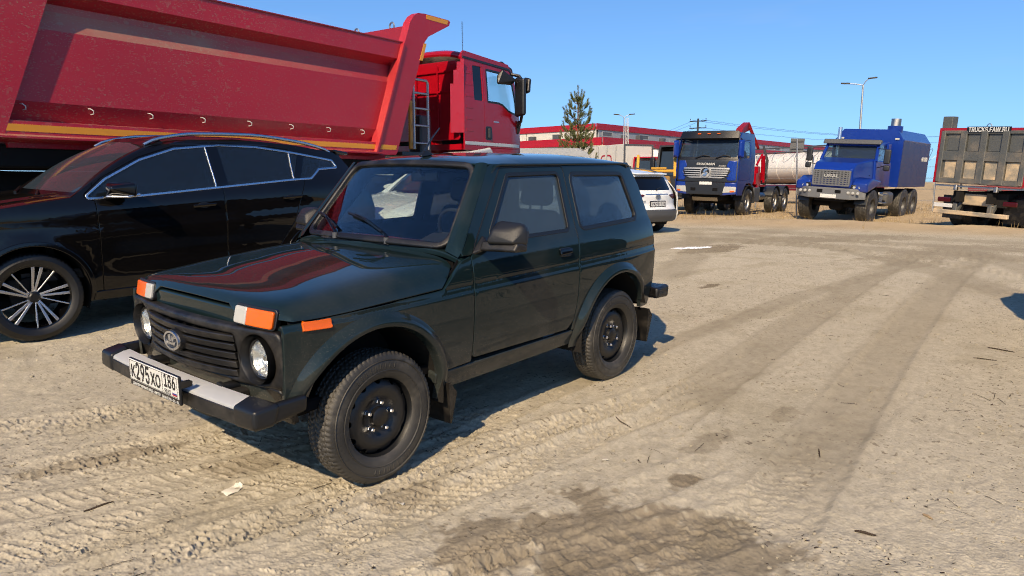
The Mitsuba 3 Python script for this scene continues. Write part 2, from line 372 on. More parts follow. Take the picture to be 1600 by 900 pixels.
def relief(x, y):
    r = np.hypot(x - CAM[0], y - CAM[1])
    fine = 1 - sst(9, 20, r)
    z = 0.030 * (FB(x, y, 0.55, 3, 3) - 0.5) + 0.014 * (FB(x, y, 2.3, 3, 5) - 0.5)
    rough = sst(0.42, 0.62, FB(x, y, 0.8, 3, 11)) * (0.25 + 0.75 * sst(1.6, 0.4, y + 0.25 * x)) + 0.5 * sst(0.55, 0.68, FB(x, y, 1.3, 3, 13))
    z += fine * (0.002 + 0.010 * rough) * (FB(x, y, 11.0, 3, 7) - 0.5)
    cl = N3(x, y, 24.0, 21) * N3(x, y, 41.0, 22)
    z += fine * 0.011 * sst(0.42, 0.75, cl) * (0.12 + rough) + fine * 0.0045 * (FB(x, y, 46.0, 2, 9) - 0.5)
    near = sst(-4.2, -0.4, x)   # the churned patch in front of the parked cars
    z += near * fine * 0.009 * (sst(0.4, 0.7, FB(x * 1.0, y * 1.9, 7.0, 3, 31)) - 0.5)
    for k, (tx, ty, a, L, bend, w, pat, dep) in enumerate(TRACKS):
        c, s = math.cos(math.radians(a)), math.sin(math.radians(a))
        u = (x - tx) * c + (y - ty) * s; v = -(x - tx) * s + (y - ty) * c - bend * u * u
        m = (np.abs(v) < w) & (u > -0.3) & (u < L + 0.3)
        if not m.any(): continue
        u, v, xx, yy, ff = u[m], v[m], x[m], y[m], fine[m]
        u = u + 0.020 * (FB(xx, yy, 9.0, 2, 50 + k) - 0.5); v = v + 0.022 * (FB(xx, yy, 8.0, 2, 60 + k) - 0.5)
        h = w / 2
        ins = sst(h + 0.03, h - 0.02, np.abs(v)) * sst(-0.3, 0.2, u) * sst(L + 0.3, L - 0.3, u)
        berm = np.exp(-((np.abs(v) - h - 0.015) / 0.03) ** 2) * sst(-0.3, 0.2, u) * sst(L + 0.3, L - 0.3, u)
        wear = (0.15 + 0.85 * sst(0.36, 0.56, FB(xx, yy, 2.4, 3, 40 + k))) * (0.35 + 0.65 * sst(0.30, 0.6, FB(xx, yy, 13.0, 2, 80 + k)))
        if pat == 0: per, cols = 0.070, 5
        elif pat == 1: per, cols = 0.075, 4
        else: per, cols = 0.13, 3
        q = (v + h) / w * cols; ci = np.floor(q); fr = q - ci
        ph = (u + (0.5 * (ci % 2) if pat != 1 else np.abs(v) * 1.2 / per) * per) / per
        ph = ph - np.floor(ph)
        fr2 = fr - 0.5
        bar = np.abs(ph - 0.5 + 0.22 * np.sign(fr2) * (np.abs(fr2) > 0.22))          # a short bar with a hooked end in each block
        groove = np.maximum(sst(0.17, 0.07, bar), 0.55 * sst(0.13, 0.03, np.minimum(fr, 1 - fr)) * (pat != 1))
        if pat == 2: groove = np.maximum(sst(0.20, 0.08, np.minimum(ph, 1 - ph)), sst(0.14, 0.05, np.minimum(fr, 1 - fr)))
        if pat == 3: groove = groove * 0.12
        amp = (0.012, 0.012, 0.008, 0.02)[pat]
        z[m] += dep * (ins * (-0.008 - (0.012 if pat == 3 else 0.0) + ff * amp * groove * wear) + berm * (0.008 if pat != 3 else 0.016) * (0.4 + N3(xx, yy, 9.0, 70 + k)))
    z += 0.135 * sst(-1.9, -3.0, y) * sst(-4.0, -3.0, x)      # the yard rises a little under the black car and the tipper
    # mounds that the far trucks stand against
    far = sst(-18.5, -20.5, x + 0.12 * y) * sst(-40, -30, x)
    z += far * (0.02 + 0.16 * sst(0.40, 0.75, FB(x, y, 0.45, 3, 90)) * np.exp(-((x + 21.8 + 0.1 * y) / 1.2) ** 2) - 0.15 * np.exp(-((x + 26.5) / 3.2) ** 2) * sst(-7.5, -5.0, y) + 0.08 * (FB(x, y, 1.7, 3, 91) - 0.4))
    return z
def ground_height(x, y):
    x, y = np.atleast_1d(np.asarray(x, float)), np.atleast_1d(np.asarray(y, float))
    return base_height(x, y) + relief(x, y)
def gh(x, y): return float(ground_height(x, y)[0])

rr, r = [0.25, 0.6, 1.0, 1.3, 1.6], 1.8
while r < 26: rr.append(r); r += min(max(0.00082 * r * r, 0.0055), 0.016 * r)
while r < 5000: rr.append(r); r *= 1.12
rr = np.array(rr)
fine_a = np.arange(-0.68, 0.68, 0.00172)
aa = np.concatenate([np.linspace(-PI, -0.68, 70, endpoint=False), fine_a, np.linspace(0.68, PI, 71)[:-1]]) + YAW
R_, A_ = np.meshgrid(rr, aa, indexing='ij')
gx, gy = CAM[0] + R_ * np.cos(A_), CAM[1] + R_ * np.sin(A_)
gz = ground_height(gx.ravel(), gy.ravel())
V = np.stack([gx.ravel(), gy.ravel(), gz], -1); na, nr = len(aa), len(rr)
ii = np.arange(nr * na).reshape(nr, na); jj = np.roll(ii, -1, 1)
Fq = np.stack([ii[:-1], ii[1:], jj[1:], jj[:-1]], -1).reshape(-1, 4)
Ft = np.vstack([Fq[:, [0, 1, 2]], Fq[:, [0, 2, 3]], np.stack([np.full(na, len(V)), ii[0], jj[0]], -1)])
V = np.vstack([V, [[CAM[0], CAM[1], gh(CAM[0], CAM[1])]]])

DAMP = [(-0.24, 1.95, 0.42, 0.36, 200, 0.95), (0.14, 1.62, 0.28, 0.22, 160, 0.9), (-0.46, 2.36, 0.36, 0.30, 150, 0.85), (-1.00, 1.96, 0.13, 0.075, 180, 1.0), (-1.55, 1.82, 0.24, 0.10, 170, 0.5), (-2.3, 2.0, 0.17, 0.07, 180, 0.45), (0.80, -0.62, 0.42, 0.10, 160, 0.7), (0.05, 0.98, 0.20, 0.10, 170, 0.6),
        (-6.44, -0.41, 0.26, 0.07, 180, 1.0), (-11.2, -2.55, 1.3, 0.42, 180, 0.9), (-15.4, -1.6, 2.6, 0.9, 150, 0.6), (-13.4, 1.2, 2.8, 0.8, 165, 0.5), (0.28, 0.05, 0.30, 0.11, 165, 0.6)]
def ground_colour(p, n, uv):
    x, y = p.x, p.y
    big = fbm(x * 0.35, y * 0.5, 0.0); mid = fbm(x * 1.8 + 9, y * 2.6, 0.0); fin = fbm(x * 19, y * 23, 0.0); gr = noise(x * 130, y * 130, 0.0)
    c = mix((0.338, 0.300, 0.226), (0.434, 0.393, 0.306), 0.65 * big + 0.35 * mid)
    c = mix(c, (0.28, 0.245, 0.175), 0.55 * smoothstep(0.52, 0.78, mid))
    c = c * (0.70 + 0.30 * fin + 0.18 * gr + 0.16 * noise(x * 62, y * 70, 5.0))
    c = mix(c, (0.12, 0.095, 0.065), 0.7 * smoothstep(0.80, 0.93, noise(x * 55, y * 47, 3.0)) * smoothstep(0.35, 0.65, fbm(x * 1.1, y * 1.3, 8.0)))
    e = fbm(x * 6.0, y * 6.0, 4.0) * 0.9 + 0.35 * noise(x * 30, y * 30, 2.0)
    w = mi.Float(0)
    for (cx, cy, ra, rb, ang, wt) in DAMP:
        ca, sa = math.cos(math.radians(ang)), math.sin(math.radians(ang))
        u = ((x - cx) * ca + (y - cy) * sa) / ra; v = (-(x - cx) * sa + (y - cy) * ca) / rb
        w = dr.maximum(w, wt * smoothstep(1.18, 0.80, dr.sqrt(u * u + v * v) + (e - 0.6) * 1.25))
    c = mix(c, c * mi.Color3f(0.45, 0.41, 0.37), 0.85 * w)
    for (tx, ty, a, L, bend, hw) in ((-1.5, 1.48, 184.5, 14, -0.0015, 0.22), (-0.6, 2.48, 185.5, 13, -0.003, 0.24), (-0.9, 0.62, 182, 12, -0.01, 0.13), (-6, -1.0, 196, 12, 0.012, 0.30), (-7, 3.2, 205, 9, 0.02, 0.3), (-8, -4.0, 172, 12, 0.01, 0.5), (-12, 6.0, 250, 12, 0.02, 0.5), (-14, 6.0, 255, 12, 0.015, 0.45), (-16.5, 5.0, 262, 12, 0.01, 0.6), (-5.5, 4.6, 196, 12, 0.01, 0.35)):
        ca, sa = math.cos(math.radians(a)), math.sin(math.radians(a))
        u = (x - tx) * ca + (y - ty) * sa; v = -(x - tx) * sa + (y - ty) * ca - bend * u * u
        b = smoothstep(hw * 1.3, hw * 0.6, dr.abs(v + 0.10 * (mid - 0.5))) * smoothstep(0.0, 1.2, u) * smoothstep(L, L - 2.5, u)
        c = mix(c, mi.Color3f(0.25, 0.217, 0.16) * (0.85 + 0.3 * fin), 0.74 * b * (0.55 + 0.45 * mid))
    far = smoothstep(-17.5, -21.0, x + 0.12 * y)
    return mix(c, mix((0.30, 0.21, 0.12), (0.45, 0.34, 0.2), fbm(x * 0.8, y * 1.1, 1.0)), 0.7 * far)
def ground_bump(p, n, uv):
    return 0.50 * noise(p.x * 95, p.y * 95, 0.0) + 0.35 * noise(p.x * 200, p.y * 200, 1.0) + 0.08 * noise(p.x * 34, p.y * 34, 2.0)
scene['earth'] = two({'type': 'bumpmap', 'tex': proc(ground_bump, eps=2e-3), 'scale': 0.0065, 'bsdf': {'type': 'diffuse', 'reflectance': proc(ground_colour)}})
uvg = V[:, :2] * 0.1
scene['ground'] = mikit.ply(trimesh.Trimesh(V, Ft, process=False), 'earth', True, uv=uvg)
labels['ground'] = {'kind': 'structure'}
# ------------------------------------------------------------------ wheels (turned about y, outer face towards +y)
def tyre_mesh(R, w, rim, tread=0.009, n=260, blocks=62, kind=0):
    """a tyre centred on the origin; its tread blocks are real relief"""
    h = w / 2
    pro = [(rim - 0.004, h * 0.80), (rim + 0.006, h * 0.93), (rim + 0.03, h * 1.03), ((rim + R) / 2, h * 1.08), (R - 0.045, h * 1.03), (R - 0.022, h * 0.97), (R - 0.012, h * 0.90), (R - 0.004, h * 0.80)]
    cr = np.linspace(h * 0.72, -h * 0.72, 27); pro += [(R - 0.004 * (c / h) ** 2, c) for c in cr]
    pro += [(r, -y) for r, y in pro[:8][::-1]]
    pr = np.array(pro); k = len(pr); a = np.linspace(0, 2 * PI, n, endpoint=False)
    Rr = np.repeat(pr[None, :, 0], n, 0); Y = np.repeat(pr[None, :, 1], n, 0); A = np.repeat(a[:, None], k, 1)
    t = sst(R - 0.030, R - 0.006, Rr)
    v = Y / h
    ph = A / (2 * PI) * blocks
    rib = np.floor((v + 1) * 2.5)
    zig = ph + 0.5 * (rib % 2) + 0.22 * np.sin(v * 9) + (np.abs(v) * 0.9 if kind else 0)
    fr = zig - np.floor(zig)
    lon = np.abs((v + 1) * 2.5 - np.round((v + 1) * 2.5))
    g = np.maximum(sst(0.24, 0.10, np.minimum(fr, 1 - fr) * (0.75 if kind else 1.3)), sst(0.16, 0.05, lon) * (np.abs(v) < 0.85))
    Rr = Rr - tread * g * t
    s = sst(0.98, 1.06, np.abs(v)) * sst(R - 0.075, R - 0.03, Rr) * (np.floor(ph * 2) % 2) * 0.0025
    Y = Y + np.sign(Y) * s
    X = np.stack([Rr * np.cos(A), Y, Rr * np.sin(A)], -1).reshape(-1, 3)
    i = np.arange(n * k).reshape(n, k); j = np.roll(i, -1, 0)
    F = np.stack([i[:, :-1], i[:, 1:], j[:, 1:], j[:, :-1]], -1).reshape(-1, 4)
    return mesh(X, F)

def steel_wheel(holder, at, side, name='wheel', spin=0.0):
    """black pressed-steel wheel with scalloped disc and five bright nuts"""
    x, y, z = at
    def put(m):
        m = turn(m, (0, 1, 0), spin)
        return move(m if side > 0 else mir(m), x, y, z)
    ky = part(holder, name, put(tyre_mesh(0.338, 0.178, 0.206, 0.007, 280, 76)), 'rubber', 40)
    let = []
    for a0, word in ((90, 'ROAD'), (270, 'ROAD')):      # raised bars on the sidewall where the lettering runs
        for q in range(9):
            a = math.radians(a0 + (q - 4) * 6.4); m = box((0, 0, 0), (0.006, 0.003, 0.022), 0.001)
            m = turn(m, (0, 1, 0), -math.degrees(a) + 90); let.append(move(m, 0.272 * math.cos(a), 0.0965, 0.272 * math.sin(a)))
    part(ky, 'sidewall_rib', put(cat(lathe([(0.243, 0.094), (0.246, 0.0975), (0.249, 0.0955)], 96), lathe([(0.296, 0.0945), (0.299, 0.0975), (0.302, 0.094)], 96), *let)), 'rubber', 30)
    part(ky, 'rim', put(lathe([(0.213, 0.062), (0.222, 0.076), (0.2215, 0.080), (0.215, 0.081), (0.208, 0.074), (0.199, 0.052), (0.197, 0.020), (0.186, -0.010), (0.180, -0.07)], 72)), 'wheel_black', 40)
    g = Point(0, 0).buffer(0.190, 64)
    for q in range(12):
        a = 2 * PI * q / 12 + 0.2; g = g.difference(Point(0.190 * math.cos(a), 0.190 * math.sin(a)).buffer(0.017, 12))
    g = g.difference(Point(0, 0).buffer(0.040, 24))
    hr = PchipInterpolator([0, 0.045, 0.06, 0.085, 0.105, 0.145, 0.172, 0.195], [0.042, 0.042, 0.034, 0.034, 0.050, 0.058, 0.050, 0.032])
    f = lambda u, v: np.stack([u, hr(np.hypot(u, v)), v], -1)
    part(ky, 'disc', put(panel(g, f, 0.012, 0.004, 0.012, sgn=-1)), 'wheel_black', 40)
    part(ky, 'hub_cap', put(lathe([(0.0, 0.072), (0.038, 0.070), (0.049, 0.062), (0.052, 0.04), (0.052, 0.0)], 32)), 'plastic_black', 35)
    part(ky, 'drum', put(lathe([(0.0, -0.01), (0.165, -0.01), (0.170, -0.03), (0.172, -0.09)], 40)), 'dark', 30)
    for q in range(5):
        a = 2 * PI * q / 5 + 0.62; cx, cz = 0.0740 * math.cos(a), 0.0740 * math.sin(a)
        m = cat(lathe([(0.0, 0.070), (0.008, 0.0695), (0.0115, 0.064), (0.0115, 0.042), (0.014, 0.038), (0.014, 0.030)], 6))
        part(ky, 'wheel_nut', put(move(m, cx, 0, cz)), 'bright_metal', 25)
    return ky

def well(cx, cz, R, y0, y1, d0=-22, d1=202):
    """the inner skin of a wheel arch"""
    a = np.linspace(math.radians(d0), math.radians(d1), 30)
    top = lambda y: [(cx + R * math.cos(t), y, cz + R * math.sin(t)) for t in a]
    A, B = top(y0), top(y1); n = len(a)
    v = np.array(A + B + [(cx, y0, cz)]); F = [(i, i + 1, n + i + 1, n + i) for i in range(n - 1)]
    m = mesh(v, F); m2 = mesh(v, [(i + 1, i, 2 * n, 2 * n) for i in range(n - 1)])
    return cat(m, m2)

# ------------------------------------------------------------------ the dark green off-road car
NV = thing('offroad_car', 'dark green three-door off-road car with silver front bumper, nearest the camera', 'car', SLOPE)
_ys = PchipInterpolator([0.30, 0.36, 0.42, 0.49, 0.60, 0.75, 0.84, 0.874, 0.880, 0.888, 0.915, 0.919, 0.924, 0.930, 0.96, 1.02, 1.09, 1.135], [0.722, 0.732, 0.752, 0.768, 0.784, 0.795, 0.7985, 0.800, 0.800, 0.793, 0.7905, 0.786, 0.786, 0.7905, 0.790, 0.783, 0.765, 0.744])
def side_y(x, z):
    zz = z + 0.015 * np.clip(x + 0.66, -2.2, 1.1)
    y = np.where(zz < 1.135, _ys(np.clip(zz, 0.30, 1.135)), 0.744 - (zz - 1.135) * 0.302)
    y = y - 0.040 * np.clip((x - 0.10) / 0.42, 0, 2) ** 2 - 0.050 * np.clip((-2.25 - x) / 0.6, 0, 2) ** 2
    return y + 0.010 * np.clip(1 - ((x + 1.1) / 1.7) ** 2, 0, 1) - 0.004
_xx = np.arange(-2.82, 0.52, 0.02)
CREASE = np.concatenate([np.stack([_xx + 0.006 * (q % 2), zc - 0.015 * np.clip(_xx + 0.66, -2.2, 1.1)], 1) for q, zc in enumerate((0.868, 0.875, 0.880, 0.884, 0.889, 0.900, 0.913, 0.917, 0.9215, 0.926, 0.931))])
def side(off=0.0): return lambda u, v: np.stack([u, side_y(u, v) - off, v], -1)
ARF, ARR = Point(0.025, 0.36).buffer(0.448, 48), Point(-2.19, 0.36).buffer(0.446, 48)
door_poly = rpoly([(-0.668, 0.495), (-0.668, 1.075), (-0.700, 1.10), (-1.085, 1.556), (-1.715, 1.562), (-1.712, 1.15), (-1.690, 0.92), (-1.686, 0.70), (-1.665, 0.545), (-1.60, 0.487)], 0.028)
door_glass = rpoly([(-0.835, 1.142), (-1.135, 1.515), (-1.655, 1.520), (-1.640, 1.150)], 0.035)
quarter_glass = rpoly([(-1.775, 1.516), (-2.455, 1.506), (-2.555, 1.165), (-1.765, 1.142)], 0.05)
fender_poly = rpoly([(0.515, 0.50), (0.515, 0.888), (0.30, 0.897), (-0.43, 0.921), (-0.590, 1.062), (-0.672 + 0.0085, 1.081), (-0.6635, 0.475), (-0.40, 0.465)], 0.008).difference(ARF)
body_outline = Polygon([(-0.60, 1.105), (-0.97, 1.560), (-1.02, 1.578), (-2.60, 1.582), (-2.70, 1.41), (-2.775, 1.12), (-2.800, 0.95), (-2.800, 0.66), (-2.76, 0.47), (-1.60, 0.472), (-1.60, 1.0), (-0.62, 1.0)])
body_poly = body_outline.difference(door_poly.buffer(0.005)).difference(sbox(-1.66, 0.3, -0.3, 1.084)).difference(quarter_glass).difference(ARR)
body_poly = softround(max(getattr(body_poly, 'geoms', [body_poly]), key=lambda g: g.area), 0.004)
sill_poly = rpoly([(-0.39, 0.462), (-1.66, 0.470), (-1.765, 0.466), (-1.72, 0.365), (-0.47, 0.350), (-0.40, 0.40)], 0.012)

# the roof, bonnet and front skins
_rc = PchipInterpolator([-2.80, -2.66, -2.58, -2.40, -2.0, -1.5, -1.15, -1.0, -0.93, -0.88], [1.44, 1.535, 1.585, 1.625, 1.650, 1.652, 1.635, 1.612, 1.585, 1.545])
def roof_f(u, v):
    zc = _rc(np.clip(u, -2.8, -0.88)); e = np.clip(np.abs(v) / 0.625, 0, 1.1)
    ze = np.minimum(1.576, zc - 0.012)
    z = zc - (zc - ze) * (0.55 * e ** 2 + 0.45 * e ** 7)
    return np.stack([u + 0.03 * e ** 2 * np.where(u > -1.3, -1, 0), v, z], -1)
_bp = np.array([(-0.62, 1.104), (-0.3, 1.081), (0, 1.049), (0.25, 1.020), (0.40, 1.004), (0.470, 0.993), (0.514, 0.978), (0.537, 0.953), (0.547, 0.920), (0.550, 0.88), (0.551, 0.84)])
_bu = np.r_[0, np.cumsum(np.linalg.norm(np.diff(_bp, axis=0), axis=1))] - 0.62
_bx, _bz = PchipInterpolator(_bu, _bp[:, 0]), PchipInterpolator(_bu, _bp[:, 1])
_cy = PchipInterpolator([0, 0.30, 0.50, 0.62, 0.69, 0.735, 0.772, 0.803, 0.84, 0.90], [0, 0.30, 0.4995, 0.6185, 0.687, 0.727, 0.757, 0.775, 0.786, 0.795])
_cz = PchipInterpolator([0, 0.30, 0.50, 0.62, 0.69, 0.735, 0.772, 0.803, 0.84, 0.90], [0, 0.006, 0.014, 0.024, 0.040, 0.062, 0.088, 0.116, 0.152, 0.21])
def bonnet_f(u, v):
    s = np.abs(v); zt = _bz(u); zs = 0.899 + 0.030 * np.clip((0.45 - _bx(u)) / 0.88, 0, 1.2); H = np.maximum(zt - zs, 0.0) / 0.163
    x = _bx(u); k = np.clip(np.minimum(H, 1.15), 0, 2)
    low = np.clip((x - 0.50) / 0.04, 0, 1)
    bulge = 0.006 * (np.exp(-((s - 0.33) / 0.05) ** 2)) * sst(0.45, 0.2, x) * 0
    return np.stack([x - 0.075 * (s / 0.79) ** 4 * sst(0.0, 0.5, x), np.sign(v) * _cy(s) * (1 - 0.035 * np.clip((x - 0.1) / 0.42, 0, 2) ** 2 * 0.9), zt - _cz(s) * k + bulge], -1)
def u_at(x): return float(np.interp(x, _bp[:, 0], _bu))
nose, side_v = u_at(0.5335), 0.852
bon_l = [(u_at(-0.575), 0.0), (u_at(-0.572), 0.45), (u_at(-0.56), 0.70), (u_at(-0.555), 0.74), (u_at(-0.43), side_v), (u_at(0.2), side_v + 0.004), (u_at(0.5), side_v), (_bu[8] + 0.012, side_v - 0.02), (_bu[8] + 0.012, 0.42), (_bu[7] + 0.006, 0.36), (_bu[7] + 0.006, 0.0)]
bonnet_poly = rpoly(bon_l + [(u, -v) for u, v in bon_l[::-1][1:-1]], 0.012)
bk = part(NV, 'bonnet', panel(bonnet_poly, bonnet_f, 0.03, 0.006, 0.022), 'paint_dark_green', 30)
part(NV, 'roof', panel(rpoly([(-0.935, 0.60), (-0.915, 0.0), (-0.935, -0.60), (-1.05, -0.622), (-2.58, -0.622), (-2.665, -0.54), (-2.675, 0), (-2.665, 0.54), (-2.58, 0.622), (-1.05, 0.622)], 0.05), roof_f, 0.04, 0.008, 0.035), 'paint_dark_green', 35)

def pillar(s):
    """the strip from the windscreen to the side skin"""
    def f(u, v):
        x0, z0 = -0.600 - 0.38 * v, 1.105 + 0.468 * v
        a = np.stack([x0, side_y(x0, z0) - 0.004, z0], -1)
        b = np.stack([-0.588 - 0.352 * v, 0.672 - 0.102 * v, 1.132 + 0.443 * v], -1)
        bul = 0.016 * (np.sin(PI * np.clip(u, 0, 1)) * sst(-0.08, 0.10, v))[:, None] * np.array([0.75, 0.5, 0.35])
        k_ = np.clip(-v / 0.15, 0, 1); a[:, 1] -= 0.055 * k_; a[:, 2] -= 0.02 * k_; b[:, 2] -= 0.02 * k_
        r = a + (b - a) * u[:, None] + bul
        r[:, 1] *= s
        return r
    return grid(f, np.linspace(-0.05, 1.1, 9), np.linspace(-0.045, 1.02, 26), flip=s > 0)
for s in (1, -1):
    M_ = (lambda m: m) if s > 0 else mir
    part(NV, 'fender', M_(panel(fender_poly, side(), 0.025, 0.005, 0.022, sgn=-1, extra=CREASE)), 'paint_dark_green', 30)
    dk = part(NV, 'door', M_(panel(door_poly.difference(door_glass), side(), 0.03, 0.005, 0.022, sgn=-1, extra=CREASE)), 'paint_dark_green', 30)
    part(NV, 'body_side', M_(panel(body_poly, side(), 0.03, 0.005, 0.024, sgn=-1, extra=CREASE)), 'paint_dark_green', 30)
    part(NV, 'sill', M_(panel(sill_poly, side(0.004), 0.06, 0.01, 0.03, sgn=-1)), 'paint_dark_green', 30, 'dusty dark sill under the door' if s > 0 else None)
    part(NV, 'windscreen_pillar', pillar(s), 'paint_dark_green', True)
    # black backing behind the seams
    back = unary_union([door_poly, body_poly, fender_poly]).buffer(0.006).difference(door_glass.buffer(-0.02)).difference(quarter_glass.buffer(-0.02)).intersection(sbox(-2.74, 0.47, 0.47, 1.56)).difference(ARF.buffer(0.01)).difference(ARR.buffer(0.01))
    part(NV, 'inner_panel', M_(panel(back, side(0.032), 0.002, 0.001, 0.06, sgn=-1)), 'dark', 30)
    # glass and seals
    part(dk, 'window_glass', M_(panel(door_glass.buffer(0.004), side(0.012), 0.001, 0.0005, 0.06, sgn=-1)), 'glass_dusty' if s > 0 else 'glass_mid', True)
    part(dk, 'window_seal', M_(panel(door_glass.buffer(0.012).difference(door_glass.buffer(-0.012)), side(-0.003), 0.014, 0.004, 0.02, sgn=-1)), 'rubber_seal', 35)
    part(NV, 'quarter_glass', M_(panel(quarter_glass.buffer(0.004), side(0.010), 0.001, 0.0005, 0.06, sgn=-1)), 'glass_tint', True)
    part(NV, 'quarter_seal', M_(panel(quarter_glass.buffer(0.010).difference(quarter_glass.buffer(-0.020)), side(-0.004), 0.014, 0.006, 0.02, sgn=-1)), 'rubber_seal', 35)
    # door seam gasket, seen as the black line round the door's upper frame
    gas = door_poly.buffer(0.006).difference(door_poly.buffer(-0.001)).intersection(sbox(-1.75, 1.09, -0.6, 1.6))
    part(dk, 'door_gasket', M_(panel(gas, side(-0.001), 0.012, 0.001, 0.02, sgn=-1)), 'rubber_seal', 35)
    # drip rail
    gx_ = np.linspace(-0.99, -2.60, 30)
    part(NV, 'drip_rail', M_(tube([(x, side_y(x, 1.574) + 0.008, 1.574 - 0.055 * sst(-1.06, -0.99, x) - 0.02 * sst(-2.5, -2.6, x)) for x in gx_], 0.0085, 8)), 'paint_dark_green', 40)
    # arch flares, blended lips of the body
    for nm, (cx, cz), a0, a1 in (('front_flare', (0.025, 0.36), 22, 186), ('rear_flare', (-2.19, 0.36), -2, 156)):
        a = np.radians(np.linspace(a0, a1, 64)); end = np.minimum(sst(a0 - 1, a0 + 26, np.degrees(a)), sst(a1 + 1, a1 - 26, np.degrees(a)))
        rows = []
        for (R, o) in ((0.520, 0.000), (0.507, 0.010), (0.495, 0.026), (0.482, 0.038), (0.468, 0.043), (0.455, 0.043), (0.446, 0.038), (0.440, 0.020), (0.438, -0.02)):
            X, Z = cx + R * np.cos(a), cz + R * np.sin(a) * (1.0 if R > 0.5 else 1.0)
            rows.append(np.stack([X, side_y(np.clip(X, -2.8, 0.5), np.maximum(Z, 0.34)) + (o * (0.35 + 0.65 * end) if o > 0 else o) - 0.0015, Z], -1))
        Rw = np.array(rows); k, n = Rw.shape[:2]; i = np.arange(k * n).reshape(k, n)
        m = mesh(Rw.reshape(-1, 3), np.stack([i[:-1, :-1], i[1:, :-1], i[1:, 1:], i[:-1, 1:]], -1).reshape(-1, 4)); m.invert()
        part(NV, nm, M_(m), 'paint_dark_green', 50)
    for nm, c_, d0, d1 in (('front_wheel_housing', 0.025, 22, 188), ('rear_wheel_housing', -2.19, -8, 160)):
        part(NV, nm, M_(well(c_, 0.36, 0.447, 0.40, 0.79, d0, d1)), 'underbody', True)
    # mud flaps
    for nm, x, zt, zb, y0, y1 in (('front_mud_flap', -0.455, 0.40, 0.155, 0.60, 0.80), ('rear_mud_flap', -2.66, 0.46, 0.185, 0.58, 0.79)):
        fl = hull([(x, y0, zt), (x, y1, zt), (x - 0.05, y1, zt - 0.06), (x - 0.03, y0, zb), (x - 0.035, y1 - 0.03, zb), (x - 0.012, y0, zt), (x - 0.012, y1, zt), (x - 0.062, y1, zt - 0.06), (x - 0.042, y0, zb), (x - 0.047, y1 - 0.03, zb)])
        part(NV, nm, M_(fl), 'plastic_dusty', 25)
    # door mirror
    mk = part(dk, 'door_mirror', M_(cat(rhull([(-0.735, 0.86, 1.165), (-0.760, 1.00, 1.168), (-0.765, 0.885, 1.200), (-0.785, 0.975, 1.198), (-0.815, 0.835, 1.157), (-0.825, 1.025, 1.162), (-0.815, 0.875, 1.220), (-0.825, 0.995, 1.214)], [.02, .02, .042, .042, .02, .02, .05, .05]))), 'mirror_shell', True)
    part(mk, 'mirror_base', M_(cat(rhull([(-0.735, 0.80, 1.115), (-0.755, 1.015, 1.122), (-0.75, 0.80, 1.145), (-0.77, 1.02, 1.146), (-0.82, 0.80, 1.112), (-0.83, 1.025, 1.12), (-0.82, 0.80, 1.145), (-0.83, 1.025, 1.146)], 0.013), rhull([(-0.70, 0.762, 1.092), (-0.80, 0.757, 1.115), (-0.845, 0.745, 1.148), (-0.80, 0.742, 1.165), (-0.74, 0.78, 1.105), (-0.79, 0.785, 1.125)], 0.012))), 'plastic_dusty', 40)
    part(mk, 'mirror_glass', M_(panel(rpoly([(0.84, 1.16), (1.02, 1.166), (1.02, 1.254), (0.84, 1.262)], 0.02), lambda u, v: np.stack([0 * u - 0.853, u, v], -1), 0.002, 0.001, 0.05, sgn=-1)), 'chrome', True)
    # handle
    hk = part(dk, 'handle_recess', M_(panel(rpoly([(-1.60, 0.985), (-1.48, 0.99), (-1.48, 1.045), (-1.60, 1.045)], 0.012), side(-0.004), 0.01, 0.004, 0.02, sgn=-1)), 'plastic_black', 35)
    part(hk, 'handle', M_(rhull([(-1.475, 0.802, 1.030), (-1.475, 0.807, 1.010), (-1.585, 0.802, 1.032), (-1.585, 0.807, 1.016)], 0.010)), 'gloss_black', 40)
    # side marker
    part(NV, 'side_marker', M_(panel(rpoly([(0.425, 0.862), (0.288, 0.858), (0.288, 0.897), (0.425, 0.900)], 0.006).buffer(0.003), lambda u, v: np.stack([u, side_y(u, v) + 0.012, v - 0.004], -1), 0.02, 0.004, 0.02, sgn=-1)), 'lens_orange', 35)

# windscreen
def ws_f(off=0.0):
    def f(u, v):
        xb, xt = -0.525 - 0.075 * (u / 0.66) ** 2, -0.905 - 0.045 * (u / 0.66) ** 2
        X = np.stack([xb + (xt - xb) * v, u * (1 - 0.155 * v), 1.120 + 0.006 * 0 + (1.570 - 1.120 + 0.018 * (1 - (u / 0.66) ** 2)) * v + 0.012 * (1 - (u / .66) ** 2) * (1 - v)], -1)
        return X - off * np.array([0.76, 0, 0.65])
    return f
ws = softround(Polygon([(-0.668, 0.0), (0.668, 0.0), (0.662, 1.0), (-0.662, 1.0)]), 0.0)
ws_round = affinity.scale(softround(affinity.scale(ws, 1, 0.58, origin=(0, 0)), 0.075), 1, 1 / 0.58, origin=(0, 0))
def ws_g(off=0.0):                      # v in metres up the glass
    f = ws_f(off); return lambda u, v: f(u, v / 0.58)
wsm = softround(Polygon([(-0.672, -0.002), (0.672, -0.002), (0.672, 0.584), (-0.672, 0.584)]), 0.095)
wk = part(NV, 'windscreen', panel(wsm.buffer(-0.012), ws_g(0.006), 0.001, 0.0005, 0.06), 'glass', True)
part(wk, 'windscreen_seal', panel(wsm.buffer(0.012).difference(wsm.buffer(-0.030)), ws_g(-0.014), 0.022, 0.012, 0.025), 'plastic_dusty', 40)
